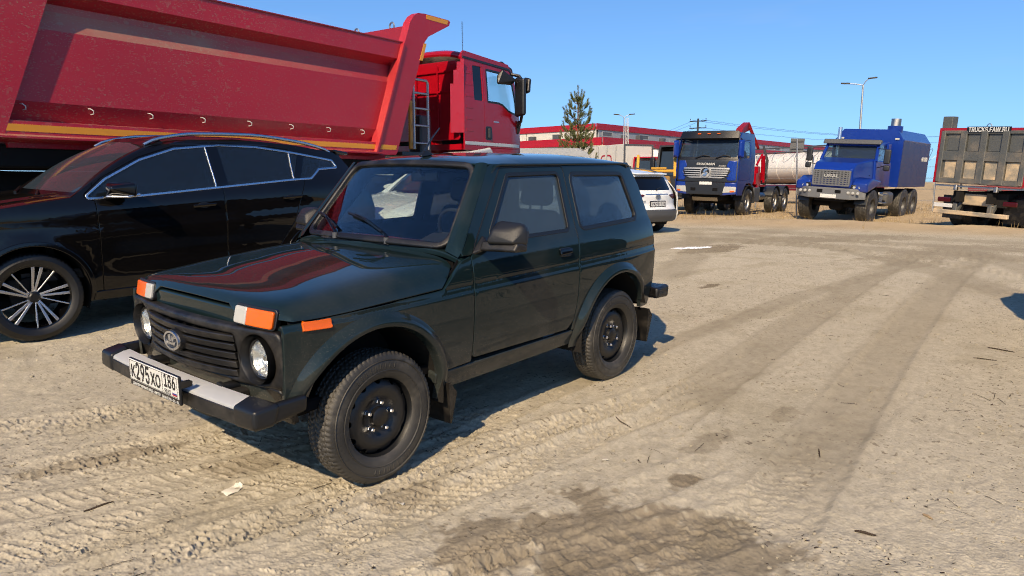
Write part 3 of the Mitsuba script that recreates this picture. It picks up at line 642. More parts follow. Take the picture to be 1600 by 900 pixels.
# scuttle between bonnet and glass
part(NV, 'scuttle', panel(rpoly([(-0.572, 0.778), (-0.55, 0.60), (-0.50, 0), (-0.55, -0.60), (-0.572, -0.778), (-0.69, -0.778), (-0.69, 0.778)], 0.01), lambda u, v: np.stack([u - 0.02, v, 1.118 + 0.008 * (1 - (v / 0.75) ** 2) - 0.062 * (np.abs(v) / 0.778) ** 7 + 0.10 * np.clip(-0.575 - u, -0.1, 0.1)], -1), 0.03, 0.008, 0.04), 'paint_dark_green', 35)
gr = [box((-0.553 + 0.0 * y, y, 1.119), (0.042, 0.012, 0.006), 0.002) for y in np.linspace(-0.40, 0.22, 32)]
part(NV, 'scuttle_grille', cat(box((-0.553, -0.09, 1.114), (0.05, 0.66, 0.008), 0.003), gr), 'plastic_dusty', 30)
# wipers
for (px, py), (tx, ty) in (((0.02 - 0.545, -0.26), (-0.60, -0.52)), ((-0.535, 0.22), (-0.60, -0.06))):
    def on(y, v, o=0.02): return ws_g(-o)(np.array([y]), np.array([v]))[0]
    e = on(ty, 0.135, 0.03)
    wk_ = part(NV, 'wiper', cat(tube([(px, py, 1.140), (px - 0.02, py - 0.03, 1.160)], 0.014, 8), tube([(px, py, 1.150), (px - 0.03, py - 0.06, 1.175), e * 0.6 + np.array([px, py, 1.16]) * 0.4 + (0.02, 0, 0.02), e], [0.010, 0.009, 0.006, 0.005], 8)), 'gloss_black', 40)
    part(wk_, 'blade', cat(tube([on(ty - 0.20, 0.165, 0.016), on(ty, 0.128, 0.018), on(ty + 0.22, 0.055, 0.016)], 0.008, 6), tube([on(ty - 0.10, 0.152, 0.03), on(ty, 0.130, 0.04), on(ty + 0.11, 0.095, 0.03)], 0.005, 6)), 'plastic_black', 40)
    part(wk_, 'pivot_cap', cat(cyl((px, py, 1.12), (px, py, 1.155), 0.017, 12)), 'plastic_grey', 40)

# front skin under the bonnet, lamps, grille
_lampholes = unary_union([Point(s * 0.572, 0.712).buffer(0.105, 24) for s in (1, -1)])
part(NV, 'front_panel', panel(rpoly([(-0.735, 0.50), (0.735, 0.50), (0.752, 0.62), (0.752, 0.872), (0.45, 0.89), (0.38, 0.93), (-0.38, 0.93), (-0.45, 0.89), (-0.752, 0.872), (-0.752, 0.62)], 0.02).difference(_lampholes), lambda u, v: np.stack([0.536 - 0.075 * (np.abs(u) / 0.79) ** 4 - 0.35 * np.clip(0.60 - v, 0, 1) ** 1.3, u, v], -1), 0.03, 0.012, 0.03), 'paint_dark_green', 35)
def surround_f(off=0.0): return lambda u, v: np.stack([0.536 + 0.055 * np.clip(1 - (u / 0.62) ** 2, 0, 1) - 0.02 * (np.abs(u) / 0.73) ** 6 - off + 0.06 * (v - 0.72), u, v], -1)
sur = softround(Polygon([(-0.738, 0.590), (-0.60, 0.578), (0.60, 0.578), (0.738, 0.590), (0.738, 0.855), (-0.738, 0.855)]), 0.035)
grille_hole = softround(Polygon([(-0.425, 0.606), (0.425, 0.606), (0.445, 0.70), (0.425, 0.812), (-0.425, 0.812), (-0.445, 0.70)]), 0.015)
holes = [Point(s * 0.572, 0.712).buffer(0.112, 32) for s in (1, -1)]
gk = part(NV, 'grille', panel(sur.difference(grille_hole).difference(unary_union(holes)), surround_f(), 0.045, 0.014, 0.02), 'plastic_dusty', 40)
part(gk, 'backing', panel(sur.buffer(-0.02).difference(_lampholes), surround_f(0.05), 0.002, 0.001, 0.08), 'dark', 30)
zs_ = np.linspace(0.604, 0.814, 6)
for a, b in zip(zs_[:-1], zs_[1:]):
    part(gk, 'slat', panel(rpoly([(-0.435, a + 0.003), (0.435, a + 0.003), (0.435, b - 0.003), (-0.435, b - 0.003)], 0.004), lambda u, v, m=(a + b) / 2: np.stack([0.560 + 0.070 * np.clip(1 - (u / 0.47) ** 2, 0, 1) - 8 * (v - m) ** 2 + 0.25 * (v - m) + 0.06 * (m - 0.72), u, v], -1), 0.03, 0.006, 0.03), 'plastic_dusty', 40)
part(gk, 'rib', cat([box((0.535 + 0.06 * (1 - (y / 0.47) ** 2), y, 0.709), (0.03, 0.006, 0.20)) for y in np.linspace(-0.38, 0.38, 9)]), 'dark', 30)
# the oval badge with its sailing boat
def ell(a, b, n=48): return affinity.scale(Point(0, 0).buffer(1, 16), a, b)
bd = lambda m: move(mat4(m, np.diag([1, 0.92, 0.92, 1])), 0.650, 0, 0.732)
ek = part(gk, 'badge', bd(extr(ell(0.082, 0.052).difference(ell(0.069, 0.041)), 0, 0.012, 'x')), 'bright_metal', 30)
part(ek, 'badge_ground', bd(extr(ell(0.072, 0.044), -0.004, 0.004, 'x')), 'plastic_mid', 30)
boat = unary_union([Polygon([(-0.040, -0.020), (0.034, -0.022), (0.052, 0.004), (0.034, -0.006), (0.0, -0.010), (-0.030, -0.006)]), Polygon([(-0.030, -0.002), (-0.004, -0.004), (-0.008, 0.034), (-0.034, 0.028)]), Polygon([(0.002, -0.004), (0.020, -0.002), (0.030, 0.012), (0.010, 0.030)])])
part(ek, 'badge_boat', bd(extr(boat, 0.003, 0.010, 'x')), 'bright_metal', 30)
part(gk, 'badge_seat', bd(extr(ell(0.088, 0.058), -0.05, 0.001, 'x')), 'plastic_dusty', 30)
for s in (1, -1):
    c = (0.0, s * 0.572, 0.712)
    hk = part(NV, 'headlight', move(lathe([(0.086, 0.506), (0.080, 0.522), (0.060, 0.533), (0.03, 0.539), (0.0, 0.541)], 40, 'x'), 0.006, *c[1:]), 'glass_lamp', True, 'round headlight nearest the camera' if s > 0 else 'round headlight on the far side of the grille')
    part(hk, 'reflector', move(grid(lambda u, v: np.stack([0.447 + 0.0085 * (u / 0.01) ** 1.0 * u / 0.0118 * 0.0 + 8.6 * u * u + 0.0022 * np.sin(9 * v) * (u / 0.085) + 0.0016 * np.sin(u * 260), u * np.cos(v), u * np.sin(v)], -1), np.linspace(0.001, 0.086, 26), np.linspace(0, 2 * PI, 91)), 0.002, *c[1:]), 'reflector', True)
    part(hk, 'bulb', move(lathe([(0.0, 0.503), (0.012, 0.500), (0.016, 0.485), (0.016, 0.45)], 16, 'x'), 0.004, *c[1:]), 'plastic_mid', True)
    lens = [box((0.5, s * 0.572 + y, 0.712), (0.003, 0.0022, 2 * math.sqrt(max(0.0785 ** 2 - y * y, 1e-5))), 0.001) for y in np.linspace(-0.07, 0.07, 15)]
    part(hk, 'lens_flute', move(cat(lens), 0.016), 'lens_white', 20, kind='stuff')
    part(hk, 'ring', move(lathe([(0.088, 0.500), (0.096, 0.512), (0.092, 0.520), (0.086, 0.516)], 48, 'x'), 0.004, *c[1:]), 'plastic_black', 40)
    part(gk, 'lamp_bowl', move(lathe([(0.113, 0.566), (0.107, 0.553), (0.100, 0.525), (0.094, 0.505)], 48, 'x'), -0.012, *c[1:]), 'plastic_black', 40)
    lp = rpoly([(0.422, 0.872), (0.682, 0.866), (0.684, 0.944), (0.425, 0.951)], 0.012)
    lf = lambda u, v, s=s: np.stack([0.561 - 0.078 * (np.abs(u) / 0.79) ** 4 - 0.22 * (v - 0.91), s * u, v], -1)
    fk = part(NV, 'front_lamp', panel(lp.intersection(sbox(0.512, 0.8, 0.8, 1)), lf, 0.03, 0.006, 0.02, sgn=s), 'lens_orange', 35, 'orange turn signal')
    part(fk, 'clear_lens', panel(lp.intersection(sbox(0.3, 0.8, 0.5105, 1)), lf, 0.03, 0.006, 0.02, sgn=s), 'lens_white', 35)
    part(fk, 'lamp_gasket', panel(lp.buffer(0.010), lambda u, v, s=s: lf(u, v) - np.array([0.012, 0, 0]), 0.03, 0.004, 0.03, sgn=s), 'plastic_black', 35)
# lower front
part(NV, 'front_apron', panel(rpoly([(-0.70, 0.40), (0.70, 0.40), (0.72, 0.50), (0.70, 0.584), (-0.70, 0.584), (-0.72, 0.50)], 0.02), lambda u, v: np.stack([0.515 - 0.5 * (0.59 - v) ** 1.2 * np.sign(0.59 - v), u, v], -1), 0.03, 0.01, 0.05), 'plastic_dusty', 35)
for y in (-0.36, 0.36): part(NV, 'tow_eye', cat(tube([(0.50, y, 0.55), (0.615, y, 0.55)], 0.026, 14), lathe([(0.020, 0.60), (0.034, 0.605), (0.034, 0.62), (0.020, 0.622)], 20, 'x', (0, y, 0.55))), 'rubber_seal', 40)
# front bumper
def beam(prof, y0, y1, n=12, bow=0.03):
    ys = np.linspace(y0, y1, n); k = len(prof)
    V_ = np.array([(x - bow * (y / 0.8) ** 2, y, z) for y in ys for x, z in prof]); F = []
    for i in range(n - 1):
        for q in range(k): F.append((i * k + q, i * k + (q + 1) % k, (i + 1) * k + (q + 1) % k, (i + 1) * k + q))
    m = mesh(V_, F); cap = extr(Polygon(prof), 0, 0.001, 'y')
    return m
bpk = part(NV, 'front_bumper', beam([(0.716, 0.466), (0.716, 0.536), (0.713, 0.546), (0.705, 0.552), (0.66, 0.566), (0.625, 0.568), (0.625, 0.552), (0.625, 0.462), (0.705, 0.459)], -0.64, 0.64), 'silver_paint', 35)
part(bpk, 'bumper_insert', beam([(0.7185, 0.468), (0.7215, 0.472), (0.7215, 0.532), (0.7185, 0.536)], -0.638, 0.638), 'plastic_dusty', 35)
for s in (1, -1):
    part(bpk, 'bumper_corner', (lambda m: m if s > 0 else mir(m))(cat(rhull([(0.688, 0.655, 0.482), (0.688, 0.655, 0.542), (0.682, 0.775, 0.488), (0.678, 0.775, 0.540), (0.63, 0.655, 0.485), (0.63, 0.655, 0.562), (0.62, 0.79, 0.495), (0.60, 0.79, 0.552)], 0.022), rhull([(0.64, 0.785, 0.492), (0.62, 0.785, 0.553), (0.46, 0.79, 0.515), (0.455, 0.79, 0.556), (0.62, 0.755, 0.495), (0.46, 0.77, 0.55)], 0.018))), 'plastic_black', 40)
    part(bpk, 'bumper_bracket', (lambda m: m if s > 0 else mir(m))(box((0.57, 0.42, 0.515), (0.12, 0.06, 0.07), 0.01)), 'underbody', 30)
# number plate
PX = 0.760
pk = part(bpk, 'plate_frame', cat(rbox((PX - 0.006, 0, 0.553), (0.014, 0.535, 0.142), 0.006), box((PX - 0.03, 0.0, 0.53), (0.05, 0.16, 0.05)), hull([(0.712, 0.262, 0.60), (0.712, 0.30, 0.60), (PX, 0.262, 0.60), (0.712, 0.262, 0.562), (PX, 0.262, 0.562), (0.712, 0.29, 0.575)])), 'plastic_black', 35)
part(pk, 'plate', rbox((PX, 0, 0.566), (0.008, 0.520, 0.108), 0.003), 'plate_white', 35)
part(pk, 'plate_text', cat(move(text('К', 0.062, 0.0015, True, width=0.044), PX + 0.004, -0.212, 0.531), move(text('295', 0.083, 0.0015, True, width=0.148), PX + 0.004, -0.107, 0.527), move(text('ХО', 0.062, 0.0015, True, width=0.104), PX + 0.004, 0.032, 0.531),
     move(text('186', 0.062, 0.0015, True, width=0.112), PX + 0.004, 0.179, 0.553), move(text('RUS', 0.021, 0.0015, False, width=0.060), PX + 0.004, 0.155, 0.521), box((PX + 0.0045, 0.103, 0.566), (0.0012, 0.003, 0.098)),
     extr(sbox(-0.252, 0.516, 0.252, 0.616).difference(sbox(-0.2495, 0.5185, 0.2495, 0.6135)), PX + 0.004, PX + 0.0049, 'x')), 'plate_ink', False)
part(pk, 'plate_flag', cat(box((PX + 0.0045, 0.222, 0.540), (0.0012, 0.044, 0.007))), 'plate_white', False)
part(pk, 'plate_flag', cat(box((PX + 0.0045, 0.222, 0.533), (0.0012, 0.044, 0.007))), 'ink_blue', False)
part(pk, 'plate_flag', cat(box((PX + 0.0045, 0.222, 0.526), (0.0012, 0.044, 0.007))), 'ink_red', False)
part(pk, 'dealer_text', cat(move(text('ДИЛЕР·АВАНГАРД-АВТО', 0.013, 0.001, True, width=0.30), PX + 0.001, -0.085, 0.4895), move(text('(3462) 51-21-21', 0.012, 0.001, True, width=0.17), PX + 0.001, 0.17, 0.4895)), 'plate_white', False)
# rear end
part(NV, 'tailgate', panel(rpoly([(-0.70, 0.52), (0.70, 0.52), (0.74, 0.95), (0.715, 1.12), (0.585, 1.545), (-0.585, 1.545), (-0.715, 1.12), (-0.74, 0.95)], 0.03).difference(rpoly([(-0.60, 1.14), (0.60, 1.14), (0.50, 1.50), (-0.50, 1.50)], 0.05)), lambda u, v: np.stack([np.interp(v, [0.4, 0.6, 0.95, 1.12, 1.545, 1.6], [-2.80, -2.835, -2.84, -2.82, -2.67, -2.64]) + 0.05 * (u / 0.74) ** 2, u, v], -1), 0.03, 0.02, 0.04, sgn=-1), 'paint_dark_green', 35)
part(NV, 'rear_window', panel(rpoly([(-0.61, 1.13), (0.61, 1.13), (0.51, 1.51), (-0.51, 1.51)], 0.05), lambda u, v: np.stack([np.interp(v, [0.95, 1.12, 1.545], [-2.83, -2.81, -2.66]) + 0.05 * (u / 0.74) ** 2, u, v], -1), 0.001, 0.0005, 0.08, sgn=-1), 'glass_mid', True)
rb = part(NV, 'rear_bumper', beam([(-2.90, 0.50), (-2.98, 0.50), (-2.985, 0.57), (-2.97, 0.60), (-2.90, 0.60)], -0.62, 0.62, bow=-0.02), 'silver_paint', 35)
for s in (1, -1):
    part(rb, 'bumper_corner', (lambda m: m if s > 0 else mir(m))(rhull([(-2.965, 0.63, 0.525), (-2.97, 0.63, 0.585), (-2.95, 0.775, 0.535), (-2.955, 0.775, 0.592), (-2.87, 0.63, 0.525), (-2.87, 0.63, 0.590), (-2.79, 0.785, 0.545), (-2.79, 0.785, 0.585)], 0.022)), 'plastic_dusty', 40)
    part(NV, 'rear_lamp', (lambda m: m if s > 0 else mir(m))(rbox((-2.822, 0.655, 0.84), (0.03, 0.12, 0.22), 0.012)), 'lens_red', 35)
# aerial
part(NV, 'aerial', cat(rhull([(-1.02, 0.0, 1.633), (-1.10, 0.0, 1.645), (-1.02, 0.02, 1.625), (-1.10, 0.02, 1.638), (-1.06, 0.01, 1.655)], 0.008), tube([(-1.05, 0.01, 1.655), (-1.19, -0.06, 1.745), (-1.32, -0.12, 1.815)], [0.006, 0.005, 0.004], 8)), 'plastic_black', 40)
# cabin
part(NV, 'floor_pan', cat(box((-1.1, 0, 0.47), (2.95, 1.38, 0.06), 0.01), box((-2.75, 0, 0.62), (0.05, 1.3, 0.3)), box((-0.62, 0, 0.78), (0.04, 1.40, 0.60)), box((-2.2, 0, 0.62), (0.9, 0.9, 0.28), 0.05)), 'dark', 30)
part(NV, 'headliner', panel(rpoly([(-0.97, 0.54), (-0.97, -0.54), (-2.58, -0.54), (-2.58, 0.54)], 0.05), lambda u, v: roof_f(u, v) - np.array([0, 0, 0.03]), 0.002, 0.001, 0.08), 'plastic_mid', True)
dk_ = part(NV, 'dashboard', cat(rhull([(-0.66, -0.62, 1.06), (-0.66, 0.62, 1.06), (-0.95, -0.62, 1.03), (-0.95, 0.62, 1.03), (-0.95, -0.62, 0.78), (-0.95, 0.62, 0.78), (-0.66, 0.62, 0.8), (-0.66, -0.62, 0.8)], 0.03), rhull([(-0.80, 0.16, 1.06), (-0.80, 0.54, 1.06), (-0.98, 0.16, 1.115), (-0.98, 0.54, 1.115), (-0.98, 0.20, 1.0), (-0.98, 0.5, 1.0)], 0.03)), 'plastic_mid', 40)
a_ = np.linspace(0, 2 * PI, 40, endpoint=False)
wc, ux, uy = np.array([-1.06, 0.33, 1.13]), np.array([0, 1, 0]), np.array([0.42, 0, 0.90])
part(NV, 'steering_wheel', cat(tube([wc + 0.185 * (math.cos(t) * ux + math.sin(t) * uy) for t in a_], 0.013, 8, closed=True), [tube([wc, wc + 0.18 * (math.cos(t) * ux + math.sin(t) * uy)], 0.014, 6) for t in (0, PI, -PI / 2)], rhull([wc + (0.02, 0, 0), wc + (0.02, 0.03, 0), wc + (0.05, -0.03, -0.03)], 0.04), tube([wc, wc + np.array([0.3, 0, -0.16])], 0.03, 8)), 'plastic_mid', 40)
for s in (1, -1):
    sk = part(NV, 'front_seat', cat(rhull([(-1.18, s * 0.35 - 0.2, 0.70), (-1.18, s * 0.35 + 0.2, 0.70), (-1.60, s * 0.35 - 0.2, 0.66), (-1.60, s * 0.35 + 0.2, 0.66)], 0.07), rhull([(-1.60, s * 0.35 - 0.19, 0.70), (-1.60, s * 0.35 + 0.19, 0.70), (-1.78, s * 0.35 - 0.15, 1.20), (-1.78, s * 0.35 + 0.15, 1.20)], 0.06)), 'fabric', 45)
    part(sk, 'head_restraint', cat(rhull([(-1.80, s * 0.35 - 0.09, 1.33), (-1.80, s * 0.35 + 0.09, 1.33), (-1.81, s * 0.35 - 0.08, 1.42), (-1.81, s * 0.35 + 0.08, 1.42)], 0.045), tube([(-1.785, s * 0.35 - 0.05, 1.2), (-1.80, s * 0.35 - 0.05, 1.34)], 0.008), tube([(-1.785, s * 0.35 + 0.05, 1.2), (-1.80, s * 0.35 + 0.05, 1.34)], 0.008)), 'fabric', 45)
part(NV, 'rear_seat', cat(rhull([(-2.05, -0.5, 0.74), (-2.05, 0.5, 0.74), (-2.45, -0.5, 0.72), (-2.45, 0.5, 0.72)], 0.07), rhull([(-2.45, -0.5, 0.76), (-2.45, 0.5, 0.76), (-2.60, -0.48, 1.10), (-2.60, 0.48, 1.10)], 0.06)), 'fabric', 45)
part(NV, 'interior_mirror', cat(rhull([(-1.06, -0.11, 1.475), (-1.06, 0.11, 1.475), (-1.06, -0.11, 1.515), (-1.06, 0.11, 1.515)], 0.014), tube([(-1.045, 0, 1.50), (-0.99, 0, 1.555)], 0.008)), 'plastic_black', 40)
for s in (1, -1): part(NV, 'sun_visor', rbox((-1.07, s * 0.30, 1.560), (0.16, 0.40, 0.018), 0.008), 'plastic_mid', 40)
# underside and wheels
part(NV, 'underside', cat(box((-1.1, 0, 0.40), (3.0, 1.05, 0.08), 0.02), box((-1.1, 0, 0.43), (1.2, 1.40, 0.06)), tube([(0, -0.62, 0.33), (0, 0.62, 0.33)], 0.03), box((0.05, 0, 0.33), (0.35, 0.40, 0.20), 0.05), tube([(-2.2, -0.66, 0.335), (-2.2, 0.66, 0.335)], 0.045, 12), rbox((-2.2, 0.0, 0.335), (0.30, 0.26, 0.26), 0.1), tube([(-0.3, 0.05, 0.36), (-2.1, 0.03, 0.34)], 0.035, 10)), 'underbody', 35)
part(NV, 'exhaust_pipe', cat(tube([(-0.5, -0.25, 0.36), (-1.9, -0.3, 0.36), (-2.3, -0.42, 0.46), (-2.88, -0.42, 0.40)], 0.025, 10), rbox((-2.55, -0.40, 0.43), (0.45, 0.2, 0.14), 0.06)), 'dull_steel', 40)
for x, y, s, sp in ((0, 0.705, 1, 10), (0, -0.705, -1, 30), (-2.2, 0.69, 1, 40), (-2.2, -0.69, -1, 5)): steel_wheel(NV, (x, y, 0.333), s, 'wheel', sp)
# ------------------------------------------------------------------ crossovers (the black one beside, the white ones beyond, the one outside the frame)
def alloy_wheel(holder, at, side, R=0.362, n=150):
    x, y, z = at
    put = lambda m: move(m if side > 0 else mir(m), x, y, z)
    ky = part(holder, 'wheel', put(tyre_mesh(R, 0.225, 0.256, 0.007, n, 70)), 'rubber_clean', 40)
    part(ky, 'rim', put(lathe([(0.256, 0.088), (0.263, 0.100), (0.260, 0.104), (0.252, 0.100), (0.246, 0.07), (0.234, 0.0), (0.23, -0.09)], 60)), 'gloss_black', 40)
    part(ky, 'brake', put(cat(lathe([(0.0, 0.0), (0.15, 0.0), (0.155, -0.02), (0.155, -0.05)], 30), box((0.12, 0.0, 0.08), (0.08, 0.05, 0.14), 0.01))), 'underbody', 30)
    part(ky, 'hub', put(lathe([(0.0, 0.078), (0.030, 0.078), (0.036, 0.070), (0.055, 0.060), (0.060, 0.02)], 30)), 'plastic_black', 35)
    for q in range(5):
        a0 = 2 * PI * q / 5 + 0.35
        for dq, w0, w1, lean, mt in ((-0.17, 0.008, 0.013, 0.16, 'satin_trim'), (0.12, 0.008, 0.013, 0.12, 'satin_trim'), (0.48, 0.0045, 0.007, 0.14, 'satin_trim')):
            a = a0 + dq; c, s = math.cos(a), math.sin(a); r0, r1 = 0.045, 0.249
            loc = np.array([(r0, -w0), (r1, -w1 + lean * 0.25), (r1, w1 + lean * 0.25), (r0, w0)])
            P = [(u * c - v * s, u * s + v * c) for u, v in loc]
            hy = lambda u, v: 0.066 + 0.030 * np.clip((np.hypot(u, v) - 0.05) / 0.18, 0, 1)
            key = part(ky, 'spoke', put(panel(Polygon(P), lambda u, v: np.stack([u, hy(u, v), v], -1), 0.03, 0.003, 0.05, sgn=-1)), mt, 30)
        an = a0 + 0.95
        part(ky, 'wheel_bolt', put(move(lathe([(0.0, 0.072), (0.009, 0.071), (0.012, 0.06), (0.012, 0.03)], 6), 0.052 * math.cos(a0 + 0.3), 0, 0.052 * math.sin(a0 + 0.3))), 'dull_steel', 30)
    return ky

_cys = PchipInterpolator([0.20, 0.26, 0.35, 0.50, 0.75, 0.84, 0.90, 1.0, 1.06, 1.13, 1.25, 1.40, 1.52, 1.60, 1.66, 1.72], [0.80, 0.84, 0.872, 0.895, 0.910, 0.916, 0.906, 0.903, 0.895, 0.870, 0.828, 0.765, 0.708, 0.662, 0.61, 0.54])
def cx_y(x, z):
    rise = 0.05 * np.clip(-x - 0.4, 0, 2.6) * sst(0.6, 1.1, z)
    y = _cys(np.clip(z - rise * 0.9 * sst(1.45, 1.2, z), 0.20, 1.72))
    hi = sst(1.0, 1.5, z)
    y = y - 0.13 * np.clip((x - 0.15) / 0.75, 0, 1.2) ** 2 - (0.10 + 0.10 * hi) * np.clip((-2.35 - x) / 1.15, 0, 1.2) ** 2 - 0.10 * hi * np.clip((x + 1.0) / 0.7, 0, 1) ** 2 * 0
    y = y + 0.012 * np.exp(-((z - 0.42 - 0.03 * (-x)) / 0.10) ** 2) * sst(-0.4, -0.9, x) * sst(-2.6, -2.1, x) - 0.014 * np.exp(-((z - 0.62) / 0.11) ** 2) * sst(-0.4, -0.8, x) * sst(-2.7, -2.1, x)
    for cx in (0.0, -2.67):
        d = np.hypot(x - cx, z - 0.36); y = y + 0.022 * sst(0.50, 0.42, d)
    return y
def cxs(off=0.0): return lambda u, v: np.stack([u, cx_y(u, v) - off, v], -1)
DLO = softround(Polygon([(-0.44, 1.140), (-0.63, 1.290), (-0.95, 1.450), (-1.28, 1.550), (-1.72, 1.590), (-2.10, 1.575), (-2.44, 1.530), (-2.99, 1.440), (-3.02, 1.375), (-2.76, 1.362), (-2.62, 1.266), (-2.40, 1.258), (-1.65, 1.205), (-0.87, 1.150)]), 0.012)
AF, AR = Point(0, 0.36).buffer(0.415, 40), Point(-2.67, 0.36).buffer(0.415, 40)
cx_out = Polygon([(0.86, 0.32), (0.88, 0.60), (0.84, 0.80), (0.70, 0.965), (0.30, 1.065), (-0.20, 1.125), (-0.34, 1.150), (-0.55, 1.285), (-0.93, 1.495), (-1.15, 1.585), (-1.45, 1.640), (-1.9, 1.655), (-2.5, 1.61), (-3.05, 1.53), (-3.16, 1.45), (-3.30, 1.20), (-3.42, 1.05), (-3.46, 0.90), (-3.46, 0.62), (-3.50, 0.50), (-3.44, 0.34), (-3.05, 0.28), (-2.2, 0.26), (-0.5, 0.26), (0.5, 0.30)])
fdoor = rpoly([(-0.515, 0.335), (-0.515, 1.115), (-0.42, 1.150), (-0.60, 1.305), (-0.94, 1.475), (-1.30, 1.585), (-1.635, 1.615), (-1.635, 0.33)], 0.02)
rdoor = rpoly([(-1.645, 0.33), (-1.645, 1.615), (-2.10, 1.60), (-2.46, 1.555), (-2.56, 1.30), (-2.47, 1.1), (-2.36, 0.82), (-2.20, 0.60), (-2.14, 0.34)], 0.02)
_cr = PchipInterpolator([-3.25, -3.16, -3.05, -2.6, -2.0, -1.5, -1.2, -1.06, -1.0], [1.48, 1.525, 1.555, 1.635, 1.685, 1.688, 1.660, 1.625, 1.60])
_ch = PchipInterpolator([-0.45, -0.25, 0.0, 0.4, 0.65, 0.78, 0.86, 0.90], [1.185, 1.165, 1.135, 1.075, 1.01, 0.945, 0.86, 0.78])
def crossover(name, label, cat_, M, paint, n=120, glass='glass_tint', white=False, plate=None, group=None):
    k = thing(name, label, cat_, M, group)
    front = cx_out.difference(AF).difference(AR).difference(DLO)
    body_f = front.difference(fdoor.buffer(0.004)).difference(rdoor.buffer(0.004))
    cut = sbox(-0.50, 0.2, 2, 2)
    sides = dict(front_wing=body_f.intersection(sbox(-0.511, 0.2, 2, 2)), body_side=body_f.intersection(sbox(-5, 0.2, -0.519, 2)))
    for s in (1, -1):
        m_ = (lambda q: q) if s > 0 else mir
        for nm, g in sides.items(): part(k, nm, m_(panel(g, cxs(), 0.02, 0.004, 0.035, sgn=-1)), paint, 30)
        fd = part(k, 'front_door', m_(panel(fdoor.difference(DLO), cxs(), 0.025, 0.004, 0.035, sgn=-1)), paint, 30)
        rd = part(k, 'rear_door', m_(panel(rdoor.difference(DLO).difference(AR.buffer(0.02)), cxs(), 0.025, 0.004, 0.035, sgn=-1)), paint, 30)
        part(k, 'inner_panel', m_(panel(cx_out.buffer(-0.03).difference(AF.buffer(0.03)).difference(AR.buffer(0.03)).difference(DLO.buffer(-0.03)), cxs(0.03), 0.002, 0.001, 0.1, sgn=-1)), 'dark', 30)
        part(k, 'side_glass', m_(panel(DLO, cxs(0.006), 0.001, 0.0005, 0.08, sgn=-1)), glass, True)
        part(k, 'window_trim', m_(panel(DLO.buffer(0.016, join_style=2).difference(DLO.buffer(-0.004, join_style=2)), cxs(-0.005), 0.014, 0.004, 0.03, sgn=-1)), 'plastic_grey' if white else 'satin_trim', 35)
        part(k, 'centre_pillar', m_(panel(sbox(-1.70, 1.15, -1.575, 1.60).intersection(DLO), cxs(0.001), 0.01, 0.002, 0.04, sgn=-1)), 'gloss_black', 35)
        part(k, 'quarter_pillar', m_(panel(Polygon([(-2.44, 1.2), (-2.40, 1.2), (-2.62, 1.6), (-2.69, 1.6)]).buffer(0.012).intersection(DLO), cxs(0.001), 0.01, 0.002, 0.04, sgn=-1)), 'gloss_black', 35)
        if not white:
            part(fd, 'window_channel', m_(panel(sbox(-1.585, 1.15, -1.572, 1.60).intersection(DLO), cxs(-0.004), 0.01, 0.003, 0.04, sgn=-1)), 'satin_trim', 35)
            part(rd, 'window_channel', m_(panel(Polygon([(-2.405, 1.2), (-2.397, 1.2), (-2.465, 1.6), (-2.473, 1.6)]).buffer(0.002).intersection(DLO), cxs(-0.004), 0.01, 0.002, 0.04, sgn=-1)), 'satin_trim', 35)
        for hx, hz, hd in ((-1.43, 1.045, fd), (-2.35, 1.085, rd)):
            hk = part(hd, 'handle', m_(rhull([(hx - 0.10, cx_y(hx - 0.1, hz) + 0.020, hz), (hx + 0.10, cx_y(hx + 0.1, hz) + 0.020, hz - 0.008), (hx - 0.10, cx_y(hx - 0.1, hz) + 0.012, hz - 0.012), (hx + 0.10, cx_y(hx + 0.1, hz) + 0.012, hz - 0.02)], 0.009)), paint, 40)
            part(hk, 'handle_recess', m_(panel(ell(0.05, 0.028).buffer(0.0) if False else affinity.translate(ell(0.055, 0.028), hx, hz - 0.008), cxs(-0.003), 0.006, 0.003, 0.02, sgn=-1)), 'plastic_black', 35)
        for cx, nm in ((0.0, 'front_arch_trim'), (-2.67, 'rear_arch_trim')):
            ring = Point(cx, 0.36).buffer(0.455, 48).difference(Point(cx, 0.36).buffer(0.412, 48)).intersection(sbox(-5, 0.33, 5, 2)).intersection(cx_out.buffer(-0.01))
            part(k, nm, m_(panel(ring, cxs(-0.008), 0.04, 0.008, 0.03, sgn=-1)), 'gloss_black' if not white else 'plastic_grey', 40)
            part(k, 'wheel_housing', m_(well(cx, 0.36, 0.42, 0.45, 0.86)), 'underbody', True)
        part(k, 'sill_trim', m_(panel(rpoly([(-0.43, 0.265), (-0.45, 0.345), (-2.20, 0.345), (-2.24, 0.265)], 0.01), cxs(-0.010), 0.03, 0.008, 0.05, sgn=-1)), 'gloss_black' if not white else 'plastic_grey', 40)
        # mirror
        mk = part(fd, 'door_mirror', m_(rhull([(-0.60, 0.98, 1.235), (-0.60, 1.06, 1.215), (-0.74, 0.96, 1.245), (-0.75, 1.09, 1.235), (-0.60, 0.98, 1.175), (-0.75, 0.96, 1.165), (-0.75, 1.09, 1.170)], 0.028)), paint if white else 'gloss_black', 45)
        part(mk, 'mirror_strip', m_(rhull([(-0.575, 0.99, 1.150), (-0.70, 1.10, 1.148), (-0.79, 1.10, 1.165), (-0.60, 1.03, 1.150)], 0.012)), 'satin_trim', 40)
        part(mk, 'mirror_base', m_(rhull([(-0.60, 0.875, 1.135), (-0.72, 0.87, 1.145), (-0.64, 1.0, 1.155), (-0.74, 1.0, 1.155)], 0.018)), 'plastic_black', 40)
        # roof rail
        xs_ = np.linspace(-1.04, -3.02, 30); zr = _cr(xs_) - 0.045 + 0.045 * np.sin(PI * np.clip((xs_ + 1.04) / -1.98, 0, 1)) ** 0.5
